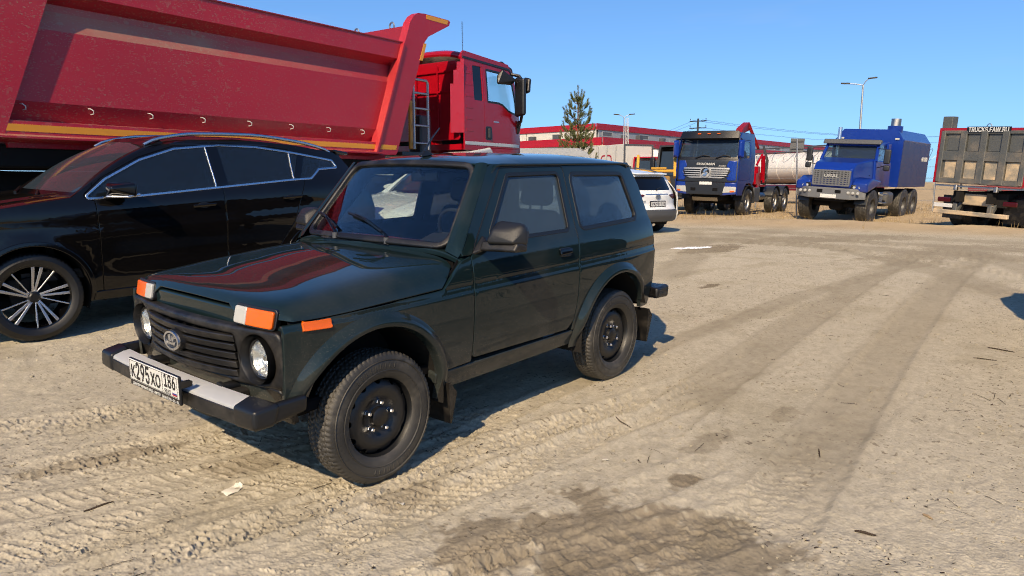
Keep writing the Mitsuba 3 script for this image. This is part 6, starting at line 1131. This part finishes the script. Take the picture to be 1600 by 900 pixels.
# ---- trailers and tankers in the yard
def box_trailer(name, label, M, L, zt):
    k = thing(name, label, 'trailer', M)
    part(k, 'trailer_body', box((-L / 2, 0, (1.15 + zt) / 2), (L, 2.5, zt - 1.15), 0.03), 'wall_white', 20)
    for s in (1, -1):
        part(k, 'side_seam', cat([box((-1.0 - 1.2 * q, s * 1.252, (1.15 + zt) / 2), (0.03, 0.02, zt - 1.3)) for q in range(int(L / 1.2))]), 'plastic_grey', False, kind='stuff')
        o = softround(sbox(-3.05, 2.20, -1.55, 3.30), 0.35); ring = o.difference(o.buffer(-0.11)).difference(sbox(-2.45, 3.1, -2.15, 3.4))
        part(k, 'side_emblem', extr(ring, s * 1.26 - 0.006, s * 1.26 + 0.006, 'y'), 'logo_red', False)
        part(k, 'side_stripe', box((-0.75, s * 1.258, 1.75), (1.1, 0.014, 0.35)), 'logo_red', False)
    part(k, 'rear_frame', cat([box((0.02, y, (1.15 + zt) / 2), (0.06, 0.12, zt - 1.15)) for y in (-1.2, 1.2)], box((0.02, 0, zt - 0.05), (0.06, 2.4, 0.1))), 'plastic_grey', False)
    part(k, 'chassis', cat(box((-L / 2, 0, 1.0), (L, 1.2, 0.25)), box((-1.5, 0, 0.8), (3.0, 2.0, 0.3))), 'underbody', False)
    for x in (-1.2, -2.5):
        for s in (1, -1): lorry_wheel(k, (x, s * 1.05, 0.5), s, 0.5, 0.3, 0.28, n=36)
    return k
x_, y_ = far_at(210.0, 53); box_trailer('box_trailer', 'white box trailer with a rounded red outline emblem, in front of the warehouse', pose(x_, y_, 0, 64.8), 13.0, 4.0)
def tanker(name, label, M, L, R, zc, paint, under, chassis, logo=False):
    k = thing(name, label, 'tanker', M)
    pr = [(0.0, 0.0), (R * 0.6, 0.05), (R * 0.92, 0.22), (R, 0.45), (R, L - 0.45), (R * 0.92, L - 0.22), (R * 0.6, L - 0.05), (0, L)]
    t = lathe(pr, 36, 'x', (0, 0, 0)); t.apply_scale([1, 1.18, 1]); t = move(t, -L, 0, zc)
    part(k, 'tank', t, paint, 40)
    for q in range(1, int(L / 1.3)): part(k, 'tank_band', move(mat4(lathe([(R + 0.002, -0.03), (R + 0.02, -0.02), (R + 0.02, 0.02), (R + 0.002, 0.03)], 36, 'x'), np.diag([1, 1.18, 1, 1])), -1.3 * q, 0, zc), paint, 30)
    part(k, 'walkway', cat(box((-L / 2, 0, zc + R + 0.06), (L * 0.9, 0.5, 0.05)), [tube([(-0.5, y, zc + R + 0.35), (-L + 0.5, y, zc + R + 0.35)], 0.025, 5) for y in (0.3, -0.3)]), 'plastic_grey', False)
    part(k, 'chassis', cat(box((-L / 2, 0, 0.98), (L, 1.0, 0.28)), box((-L / 2, 1.05, 0.98), (L * 0.8, 0.08, 0.34)), box((-L / 2, -1.05, 0.98), (L * 0.8, 0.08, 0.34))), chassis, False)
    if logo:
        for s in (1, -1): part(k, 'side_emblem', move(extr(ell(0.42, 0.24), s * 1.18 * R - 0.02, s * 1.18 * R + 0.02, 'y'), -L + 2.0, 0, zc + 0.05), 'logo_red', False)
    for x in (-1.2, -2.5, -L + 1.4):
        for s in (1, -1): lorry_wheel(k, (x, s * 1.05, 0.5), s, 0.5, 0.3, 0.28, chassis, n=36)
    return k
def tank_dirt(p, n, uv): return mix((0.84, 0.82, 0.78), (0.62, 0.47, 0.36), smoothstep(2.3, 1.2, p.z) * 0.7)
gloss('tank_white', proc(tank_dirt), 0.25); gloss('tank_cream', (0.62, 0.50, 0.28), 0.25); gloss('chassis_red', (0.30, 0.02, 0.03), 0.3)
x_, y_ = far_at(193.0, 44); tanker('tank_trailer', 'long white tank trailer on a dark red chassis, between the two blue lorries', pose(x_, y_, 0, 62.8), 10.5, 0.95, 2.15, 'tank_white', None, 'chassis_red')
x_, y_ = far_at(187.6, 47); tanker('tank_trailer', 'cream tank trailer with a red emblem, seen between the box lorry and the rear tipper', pose(x_, y_, 0, -82), 9.0, 0.95, 2.2, 'tank_cream', None, 'chassis_red', True)
x_, y_ = far_at(209.0, 60); tanker('tank_trailer', 'white rounded tank behind the red lorry cab, right of the box trailer', pose(x_, y_, 0, 29), 4.6, 1.0, 3.0, 'tank_white', None, 'chassis_red')

def small_lorry(name, label, M, paint, zt):
    k = thing(name, label, 'lorry', M)
    sp = rpoly([(0.9, 0.75), (1.0, 1.4), (0.78, zt - 0.25), (0.6, zt), (-0.9, zt), (-0.95, 0.75)], 0.06); wn = rpoly([(0.80, 1.75), (0.62, zt - 0.3), (-0.2, zt - 0.3), (-0.2, 1.75)], 0.05)
    part(k, 'cab', cat(extr(sp.difference(wn), -1.2, -1.1, 'y'), extr(sp.difference(wn), 1.1, 1.2, 'y'), box((-0.9, 0, (0.8 + zt) / 2), (0.06, 2.2, zt - 0.85)), box((0, 0, zt - 0.05), (1.4, 2.2, 0.08)), box((0.93, 0, 1.15), (0.12, 2.2, 0.9), 0.03)), paint, 25)
    for s in (1, -1):
        part(k, 'door_window', extr(wn.buffer(0.02), s * 1.12 - 0.004, s * 1.12 + 0.004, 'y'), 'far_glass', False)
        part(k, 'mirror', rhull([(0.85, s * 1.38, 1.8), (0.85, s * 1.5, 1.8), (0.85, s * 1.38, 2.4), (0.85, s * 1.5, 2.4)], 0.06), 'plastic_black', 40)
        part(k, 'headlight', rbox((0.99, s * 0.85, 0.95), (0.05, 0.4, 0.18), 0.02), 'lens_white', 40)
    part(k, 'windscreen', hull([(0.975, -1.05, 1.62), (0.975, 1.05, 1.62), (0.80, -1.0, zt - 0.3), (0.80, 1.0, zt - 0.3), (0.955, 1.05, 1.62), (0.955, -1.05, 1.62), (0.78, 1.0, zt - 0.3)]), 'far_glass', False)
    part(k, 'body', cat(box((-3.4, 0, 1.5), (4.6, 2.4, 0.7), 0.04), box((-3.2, 0, 0.9), (5.6, 0.9, 0.3))), paint, 25)
    part(k, 'body_rack', cat([box((-3.4, y, 2.0), (4.4, 0.06, 0.06)) for y in (-1.1, 1.1)], [box((-1.4 - q, y, 1.9), (0.06, 0.06, 0.5)) for q in range(5) for y in (-1.1, 1.1)]), 'plastic_black', False)
    for x in (0.0, -3.4, -4.6):
        for s in (1, -1): lorry_wheel(k, (x, s * 1.02, 0.5), s, 0.5, 0.3, 0.28, n=36)
    return k
x_, y_ = far_at(208.9, 53); small_lorry('small_lorry', 'red lorry with a dark windscreen, far off beyond the white crossover', pose(x_, y_, 0, 14), 'paint_red', 3.1)
x_, y_ = far_at(206.15, 34.5); small_lorry('small_lorry', 'dark grey lorry cab left of the blue crane lorry', pose(x_, y_, 0, 6), 'plastic_mid', 3.0)
# the yellow loader behind the white crossover
x_, y_ = far_at(208.6, 30)
LD = thing('loader', 'yellow loader with raised lift arms behind the white crossover', 'loader', pose(x_, y_, 0, 28))
for s in (1, -1):
    part(LD, 'lift_arm', hull([(0.9, s * 0.72 - 0.05, 1.45), (0.9, s * 0.72 + 0.05, 1.45), (0.25, s * 0.72 - 0.05, 2.35), (0.25, s * 0.72 + 0.05, 2.35), (1.05, s * 0.72 - 0.05, 1.55), (0.42, s * 0.72 + 0.05, 2.40), (1.05, s * 0.72 + 0.05, 1.55), (0.42, s * 0.72 - 0.05, 2.40)]), 'paint_yellow', 25)
    for x in (0.75, -1.2): lorry_wheel(LD, (x, s * 0.72, 0.45), s, 0.45, 0.3, 0.24, 'paint_yellow', n=36)
part(LD, 'cross_beam', cat(box((0.8, 0, 1.75), (0.2, 1.5, 0.11), 0.03), box((0.85, 0.1, 1.86), (0.15, 0.6, 0.07), 0.02)), 'paint_yellow', 25)
part(LD, 'loader_body', cat(rhull([(0.5, -0.5, 0.6), (0.5, 0.5, 0.6), (-1.6, -0.55, 0.6), (-1.6, 0.55, 0.6), (-1.6, -0.5, 1.5), (-1.6, 0.5, 1.5), (0.4, -0.5, 1.3), (0.4, 0.5, 1.3)], 0.08)), 'paint_yellow', 40)
part(LD, 'loader_bucket', hull([(1.2, -0.85, 0.25), (1.2, 0.85, 0.25), (1.9, -0.85, 0.2), (1.9, 0.85, 0.2), (1.2, -0.85, 0.95), (1.2, 0.85, 0.95)]), 'dull_steel', 25)
# a pale van whose roof shows over the green car
x_, y_ = far_at(216.6, 23)
VN = thing('van', 'pale grey van, only its roof showing above the green car, beside the red cab', 'van', pose(x_, y_, 0, 130))
vp = rpoly([(2.2, 0.5), (2.25, 1.1), (1.5, 1.35), (0.95, 2.22), (0.6, 2.33), (-2.2, 2.33), (-2.4, 2.0), (-2.4, 0.5)], 0.08); vw = rpoly([(1.25, 1.4), (0.85, 2.08), (-0.1, 2.08), (-0.1, 1.4)], 0.05)
part(VN, 'body', cat(extr(vp.difference(vw), -0.98, -0.90, 'y'), extr(vp.difference(vw), 0.90, 0.98, 'y'), rhull([(0.7, -0.85, 2.27), (0.7, 0.85, 2.27), (-2.2, -0.85, 2.27), (-2.2, 0.85, 2.27)], 0.07), rhull([(2.15, -0.85, 0.6), (2.15, 0.85, 0.6), (2.15, 0.85, 1.05), (2.15, -0.85, 1.05), (1.5, -0.85, 1.28), (1.5, 0.85, 1.28)], 0.06), box((-2.38, 0, 1.4), (0.06, 1.8, 1.7))), 'paint_grey' if False else 'wall_grey', 30)
part(VN, 'windscreen', hull([(1.52, -0.86, 1.36), (1.52, 0.86, 1.36), (0.98, -0.8, 2.22), (0.98, 0.8, 2.22), (1.5, 0.86, 1.35), (0.96, 0.8, 2.21)]), 'far_glass', False)
for s in (1, -1):
    part(VN, 'door_window', extr(vw.buffer(0.02), s * 0.93 - 0.004, s * 0.93 + 0.004, 'y'), 'far_glass', False)
    for x in (1.4, -1.5): lorry_wheel(VN, (x, s * 0.85, 0.33), s, 0.33, 0.2, 0.2, n=36)

# ---- lamps, mast, poles, sign, fence
def lamp_post(label, az, d, h, arms, lean=0):
    x, y = far_at(az, d); k = thing('street_lamp', label, 'street lamp', pose(x, y, 0, az + 90))
    part(k, 'post', tube([(0, 0, 0), (0, 0, h * 0.5), (0, 0, h)], [0.11, 0.09, 0.06], 10), 'dull_steel', 40)
    for sx, ln, up in arms:
        part(k, 'arm', tube([(0, 0, h - 0.02), (sx * ln * 0.4, 0, h + up * 0.55), (sx * ln, 0, h + up)], 0.035, 6), 'dull_steel', 40)
        part(k, 'lamp_head', rhull([(sx * ln, -0.10, h + up + 0.02), (sx * ln, 0.10, h + up + 0.02), (sx * (ln + 0.55), -0.08, h + up + 0.06), (sx * (ln + 0.55), 0.08, h + up + 0.06)], 0.05), 'plastic_mid', 40)
lamp_post('street lamp with two long arms in front of the warehouse, beside the lattice mast', 211.15, 80, 8.2, ((1, 0.55, 0.30), (-1, 0.55, 0.30)))
lamp_post('tall street lamp standing above the blue box lorry', 194.4, 62, 8.6, ((1, 0.95, 0.15), (-1, 0.35, 0.45)))
x_, y_ = far_at(210.9, 78)
MS = thing('lattice_mast', 'thin white lattice mast next to the street lamp in front of the warehouse', 'mast', pose(x_, y_, 0, 30))
mh = 8.0
for a in range(3): part(MS, 'mast_leg', tube([(0.28 * math.cos(2.1 * a), 0.28 * math.sin(2.1 * a), 0), (0.16 * math.cos(2.1 * a), 0.16 * math.sin(2.1 * a), mh)], 0.03, 5), 'skirt_white', 40)
cn = lambda a, z: ((0.28 - 0.12 * z / mh) * math.cos(2.1 * a), (0.28 - 0.12 * z / mh) * math.sin(2.1 * a), z)
part(MS, 'lattice_brace', cat([tube([cn(a, 0.5 * q), cn((a + 1) % 3, 0.5 * q + 0.5)], 0.016, 4) for q in range(15) for a in range(3)], [tube([cn(a, 0.5 * q), cn((a + 1) % 3, 0.5 * q)], 0.014, 4) for q in range(15) for a in range(3)]), 'skirt_white', 40, kind='stuff')
poles = []
for lb, az, d, h in (('utility pole with two crossarms above the blue crane lorry', 205.6, 112, 10.6), ('utility pole hidden beyond the rear tipper', 188.0, 170, 10.6), ('utility pole hidden behind the warehouse', 213.0, 190, 10.6)):
    x, y = far_at(az, d); poles.append((x, y)); k = thing('utility_pole', lb, 'utility pole', pose(x, y, 0, az + 70))
    part(k, 'post', tube([(0, 0, 0), (0, 0, h)], [0.20, 0.14], 10), 'plastic_mid', 40)
    for z in (h - 0.35, h - 1.35): part(k, 'crossarm', box((0, 0, z), (2.6, 0.14, 0.14), 0.02), 'plastic_mid', 30)
    for z in (h - 0.2, h - 1.2):
        for q in (-1.2, 0, 1.2): part(k, 'insulator', tube([(q, 0, z), (q, 0, z + 0.25)], 0.06, 8), 'plastic_mid', 40)
for (a, b) in ((0, 1), (0, 2)):
    for q, z in ((-1.2, 10.4), (1.2, 10.4), (0, 9.4)):
        A_, B_ = np.array([*poles[a], z]), np.array([*poles[b], z]); A_[1] += q * 0.6; B_[1] += q * 0.6
        t = np.linspace(0, 1, 24); P = A_ + (B_ - A_) * t[:, None]; P[:, 2] -= 2.2 * 4 * t * (1 - t) * 0.5
        single('power_line', tube(P, 0.022, 5), 'plastic_mid', ('upper' if z > 10 else 'lower') + (' front' if q < 0 else ' rear' if q > 0 else '') + ' overhead wire running ' + ('right' if b == 1 else 'left') + ' from the utility pole', 'wire', group='overhead wires')
x_, y_ = far_at(198.45, 30)
SG = thing('sign', 'grey back of a square road sign on a leaning post, between the blue lorries', 'sign', pose(x_, y_, 0, 18))
part(SG, 'sign_post', tube([(0.0, 0.10, 0.0), (0.0, -0.03, 2.95)], 0.03, 8), 'dull_steel', 40)
part(SG, 'sign_board', cat(turn(box((-0.045, -0.02, 2.72), (0.02, 0.50, 0.50), 0.004), (1, 0, 0), -4, (0, 0, 2.7))), 'plastic_grey', 25)
for z in (2.58, 2.86): part(SG, 'sign_rail', box((-0.02, -0.02, z), (0.03, 0.46, 0.04)), 'plastic_mid', 25)
FA, FB_ = np.array(far_at(208.5, 40)), np.array(far_at(186.0, 38))
FN = thing('fence', 'razor wire fence with forked posts running behind the lorries', 'fence')
u_ = (FB_ - FA) / np.linalg.norm(FB_ - FA); Ln = float(np.linalg.norm(FB_ - FA)); nv = np.array([-u_[1], u_[0]])
for q in range(int(Ln / 2.6) + 1):
    c = FA + u_ * 2.6 * q
    part(FN, 'post', cat(tube([(*c, 0), (*c, 2.2)], 0.035, 6), tube([(*c, 2.2), (*(c + nv * 0.28), 2.6)], 0.025, 5), tube([(*c, 2.2), (*(c - nv * 0.28), 2.6)], 0.025, 5)), 'dull_steel', 40)
for z in (0.5, 1.0, 1.5, 2.0): part(FN, 'wire_strand', tube([(*FA, z), (*FB_, z)], 0.008, 4), 'dull_steel', 40)
t = np.linspace(0, Ln, int(Ln / 0.52) * 14); ph = t / 0.52 * 2 * PI
part(FN, 'razor_coil', tube(np.stack([FA[0] + u_[0] * t + nv[0] * 0.24 * np.cos(ph) + u_[0] * 0.18 * np.sin(ph), FA[1] + u_[1] * t + nv[1] * 0.24 * np.cos(ph) + u_[1] * 0.18 * np.sin(ph), 2.55 + 0.26 * np.sin(ph)], -1), 0.011, 4), 'dull_steel', 40)

# ---- the young pine
scene['needles'] = {'type': 'principledthin', 'base_color': rgb(0.17, 0.185, 0.075), 'roughness': 0.6, 'diff_trans': 0.5}
matte('bark', (0.16, 0.10, 0.06))
x_, y_ = far_at(214.75, 34)
PN = thing('pine_tree', 'young sparse pine tree in front of the warehouse, right of the red cab', 'tree', pose(x_, y_, 0, 0))
rg_ = random.Random(11); rn = np.random.default_rng(5)
part(PN, 'trunk', tube([(0, 0, 0), (0.03, 0.02, 2.0), (0.0, 0.03, 4.0), (0.01, 0.02, 5.5)], [0.09, 0.07, 0.04, 0.012], 8), 'bark', 40)
shoots, wood = [((0.0, 0.03, 4.6), (0.01, 0.02, 5.68))], []
for z in np.arange(0.9, 5.1, 0.36):
    n_ = 6 if z < 4 else 5
    R_b = (1.18 * (1 - (z / 5.6) ** 1.25) + 0.10) * (0.85 + 0.3 * rg_.random()); a0 = rg_.random() * 7
    for q in range(n_):
        a = a0 + 2 * PI * q / n_ + rg_.uniform(-0.3, 0.3); r_ = R_b * rg_.uniform(0.65, 1.1)
        tip = np.array([r_ * math.cos(a), r_ * math.sin(a), z + 0.22 * r_ + 0.12]); bs = np.array([0.01, 0.02, z])
        wood.append(tube([bs, bs + (tip - bs) * 0.6 - (0, 0, 0.05), tip], [0.02, 0.014, 0.008], 4))
        shoots.append((tip, tip + np.array([0.10 * math.cos(a), 0.10 * math.sin(a), rg_.uniform(0.30, 0.50)])))
        for w in range(5 if r_ > 0.45 else 3):
            f_ = rg_.uniform(0.35, 1.0); b_ = bs + (tip - bs) * f_; sa = a + rg_.choice((-1, 1)) * rg_.uniform(0.4, 1.1)
            l_ = rg_.uniform(0.18, 0.40); shoots.append((b_, b_ + np.array([l_ * 0.7 * math.cos(sa), l_ * 0.7 * math.sin(sa), l_ * rg_.uniform(0.5, 1.0)])))
part(PN, 'branches', cat(wood), 'bark', 40, kind='stuff')
Vn = []
for A_, B_ in shoots:
    A_, B_ = np.array(A_), np.array(B_); d = B_ - A_; ln = np.linalg.norm(d); d /= ln; m_ = int(115 * ln / 0.35)
    t = rn.uniform(0, 1, (m_, 1)); s_ = rn.normal(size=(m_, 3)); s_ -= d * (s_ @ d)[:, None]; s_ /= np.linalg.norm(s_, axis=1, keepdims=True)
    o = A_ + d * ln * t; nd = s_ * rn.uniform(0.6, 1.0, (m_, 1)) + d * rn.uniform(0.5, 1.2, (m_, 1)); nd /= np.linalg.norm(nd, axis=1, keepdims=True)
    L_ = rn.uniform(0.06, 0.10, (m_, 1)); w = np.cross(nd, rn.normal(size=(m_, 3))); w *= 0.0055 / np.linalg.norm(w, axis=1, keepdims=True)
    Vn.append(np.stack([o - w, o + w, o + nd * L_ + w * 0.6, o + nd * L_ - w * 0.6], 1).reshape(-1, 3))
nv_ = np.concatenate(Vn); nf_ = (np.arange(len(nv_) // 4)[:, None] * 4 + np.arange(4)[None])
part(PN, 'crown', mesh(nv_, nf_), 'needles', False)

# ---- dry grass by the lorries, litter on the sand
def blades(xy, hmin, hmax, w, rn):
    n = len(xy); a = rn.uniform(0, 2 * PI, n); h = rn.uniform(hmin, hmax, n); ln = rn.uniform(0.1, 0.7, n) * h
    d = np.stack([np.cos(a), np.sin(a), 0 * a], 1); s_ = np.stack([-np.sin(a), np.cos(a), 0 * a], 1) * w; up = np.array([0, 0, 1.0])
    b = np.c_[xy, ground_height(xy[:, 0], xy[:, 1])]; m_ = b + d * (ln * 0.35)[:, None] + up * (h * 0.6)[:, None]
    V_ = np.stack([b - s_, b + s_, m_ + s_ * 0.7, m_ - s_ * 0.7, b + d * ln[:, None] + up * h[:, None]], 1).reshape(-1, 3)
    F_ = (np.arange(n)[:, None, None] * 5 + np.array([(0, 1, 2), (0, 2, 3), (3, 2, 4)])[None]).reshape(-1, 3)
    return trimesh.Trimesh(V_, F_, process=False)
scene['dry_straw'] = {'type': 'principledthin', 'base_color': rgb(0.36, 0.26, 0.13), 'roughness': 0.7, 'diff_trans': 0.4}
rn = np.random.default_rng(8)
xy = np.c_[rn.uniform(-46, -19.5, 26000), rn.uniform(-14, 4, 26000)]
xy = xy[meshkit.fbm(np.c_[xy * 0.5, np.full(len(xy), 0.2)], 3, 4) > 0.52 - 0.010 * (-xy[:, 0] - 19.5)][:5000]
key = thing('dry_grass', 'dry straw coloured grass growing round the parked lorries', 'grass', kind='stuff'); scene[key] = mikit.ply(blades(xy, 0.05, 0.28, 0.006, rn), 'dry_straw', False)
def stones(xy, smin, smax, rn):
    base = trimesh.creation.icosphere(subdivisions=1); V0, F0 = np.array(base.vertices), np.array(base.faces); n = len(xy)
    s_ = smin * (smax / smin) ** (rn.uniform(size=n) ** 2.2)
    v = V0[None] * (1 + 0.45 * (rn.uniform(size=(n, 42, 1)) - 0.5)) * rn.uniform(0.6, 1.3, (n, 1, 3)) * s_[:, None, None] * np.array([1, 1, 0.6])
    v[..., 0] += xy[:, :1]; v[..., 1] += xy[:, 1:]; v[..., 2] += (s_ * 0.15 + ground_height(xy[:, 0], xy[:, 1]))[:, None]
    return trimesh.Trimesh(v.reshape(-1, 3), (F0[None] + 42 * np.arange(n)[:, None, None]).reshape(-1, 3), process=False)
rr2, a2 = 2.0 + 13 * rn.uniform(size=52000) ** 1.6, YAW + rn.uniform(-0.72, 0.72, 52000)
NEAR = np.c_[CAM[0] + rr2 * np.cos(a2), CAM[1] + rr2 * np.sin(a2)]; NEAR = NEAR[meshkit.fbm(np.c_[NEAR * 0.9, np.full(len(NEAR), 0.5)], 3, 12) > 0.46]; NEAR = NEAR[np.hypot((NEAR[:, 0] + 0.15) / 0.85, (NEAR[:, 1] - 1.85) / 0.75) > 1]
def clodc(p, n, uv): return mix((0.24, 0.20, 0.14), (0.42, 0.375, 0.28), noise(*sc(p, 9.0)))
matte('clod', proc(clodc))
key = thing('crumbled_clods', 'small crumbs and clods of sandy earth strewn over the ground', 'dirt', kind='stuff'); scene[key] = mikit.ply(stones(NEAR[:8000], 0.0022, 0.012, rn), 'clod', 40)
matte('twig_dark', (0.055, 0.042, 0.032)); matte('twig_pale', (0.30, 0.22, 0.14)); matte('paper', (0.72, 0.68, 0.58)); scene['snow'] = two({'type': 'diffuse', 'reflectance': rgb(0.82, 0.83, 0.84)})
V_ = []
for q in range(230):
    x, y = NEAR[-1 - q]; a = rn.uniform(0, 6.3); l_ = rn.uniform(0.015, 0.075); dx, dy = l_ * math.cos(a), l_ * math.sin(a)
    V_.append(tube([(x - dx, y - dy, gh(x - dx, y - dy) + 0.003), (x, y, gh(x, y) + 0.006), (x + dx, y + dy, gh(x + dx, y + dy) + 0.003)], rn.uniform(0.0006, 0.0017), 4))
fl = NEAR[8000:16500]; fl = fl[meshkit.fbm(np.c_[fl * 2.2, np.full(len(fl), 0.9)], 3, 33) > 0.40]
n_ = len(fl); a = rn.uniform(0, 6.3, n_); l_ = 0.0025 * 5.0 ** rn.uniform(0, 1, n_) ** 1.6; w_ = l_ * rn.uniform(0.15, 0.5, n_); zf = ground_height(fl[:, 0], fl[:, 1]) + 0.003
cs, sn_ = np.cos(a), np.sin(a); dz = rn.uniform(0, 0.6, n_) * l_
Q = np.stack([np.stack([fl[:, 0] + l_ * u * cs - w_ * v * sn_, fl[:, 1] + l_ * u * sn_ + w_ * v * cs, zf + dz * (u + 1) * 0.5 + h * 0.0015], 1) for u, v, h in ((-1, -1, 0), (1, -0.6, 0), (1, 0.7, 0), (-0.8, 1, 0), (0, 0, 1))], 1)
V_.append(trimesh.Trimesh(Q.reshape(-1, 3), (np.arange(n_)[:, None, None] * 5 + np.array([(0, 1, 4), (1, 2, 4), (2, 3, 4), (3, 0, 4), (0, 2, 1), (0, 3, 2)])[None]).reshape(-1, 3), process=False))
key = thing('twig_litter', 'tiny dark twigs and bark scraps scattered on the sand', 'twigs', kind='stuff'); scene[key] = mikit.ply(cat(V_), 'twig_dark', 40)
def stick(x, y, a, l_, r_, mt, label):
    a = math.radians(a); P = [(x + t * math.cos(a) + 0.02 * l_ * math.sin(9 * t / l_), y + t * math.sin(a), gh(x + t * math.cos(a), y + t * math.sin(a)) + r_ * 0.9) for t in np.linspace(-l_ / 2, l_ / 2, 5)]
    single('stick', tube(P, [r_ * 0.6, r_, r_, r_ * 0.9, r_ * 0.4], 6), mt, label, 'stick')
stick(-1.01, 2.80, 100, 0.085, 0.006, 'twig_dark', 'short thick black stick lying on the sand at the lower right')
stick(-1.82, 2.36, 20, 0.12, 0.004, 'twig_dark', 'bent dark twig lying alone in the middle of the bare sand')
stick(-1.50, 1.26, 72, 0.20, 0.003, 'twig_dark', 'long thin dark stalk on the sand right of the front wheel')
stick(-5.0, 2.88, 75, 0.20, 0.006, 'twig_dark', 'thick broken stick near the right edge, below the rounded shadow')
stick(-4.55, 2.82, 100, 0.16, 0.004, 'twig_dark', 'second stick near the right edge, just nearer than the thick one')
stick(-1.35, 2.98, 60, 0.05, 0.006, 'twig_pale', 'stubby pale brown stick right of the short black one')
stick(1.05, -0.02, 165, 0.12, 0.005, 'twig_dark', 'dark splinter of wood in the tyre tracks at the lower left')
def scrap(x, y, a, sx, sy, label):
    f = lambda u, v: np.stack([x + u * math.cos(a) - v * math.sin(a), y + u * math.sin(a) + v * math.cos(a), 0.006 * np.sin(u * 60 + v * 20) * np.cos(v * 55) + 0.006 + ground_height(x + u, y + v)], -1)
    m = panel(rpoly([(-sx, -sy * 0.6), (sx * 0.7, -sy), (sx, sy * 0.5), (0.1 * sx, sy), (-sx * 0.8, sy * 0.7)], sx * 0.08), f, 0.0015, 0.0005, 0.012)
    single('paper_scrap', m, 'paper', label, 'paper')
scrap(0.54, 0.27, 0.4, 0.065, 0.035, 'crumpled pale paper scrap in front of the green car, lower left')
scrap(-0.93, 1.51, 1.2, 0.022, 0.012, 'tiny white paper scrap on the sand right of the front wheel')
scrap(0.1, 1.02, 0.9, 0.02, 0.016, 'small white paper scrap just below the front wheel')
def snow_f(u, v):
    e = np.clip(1 - np.sqrt((u / 1.0) ** 2 + (v / 0.26) ** 2), 0, 1); h = 0.10 * e ** 0.7 * (FB(u + 4, v, 5.0, 3, 3) - 0.36); a = math.radians(158)
    X, Y = -11.25 + u * math.cos(a) - v * math.sin(a), -2.98 + u * math.sin(a) + v * math.cos(a); return np.stack([X, Y, h + ground_height(X, Y) - 0.008], -1)
sn = affinity.scale(Point(0, 0).buffer(1, 24), 0.85, 0.22).difference(affinity.scale(Point(0.35, 0.12).buffer(1, 16), 0.25, 0.10))
key = thing('snow_patch', 'thin strip of melting snow on the dark damp sand', 'snow', kind='stuff'); scene[key] = mikit.ply(panel(sn, snow_f, 0.02, 0.01, 0.03), 'snow', 40)
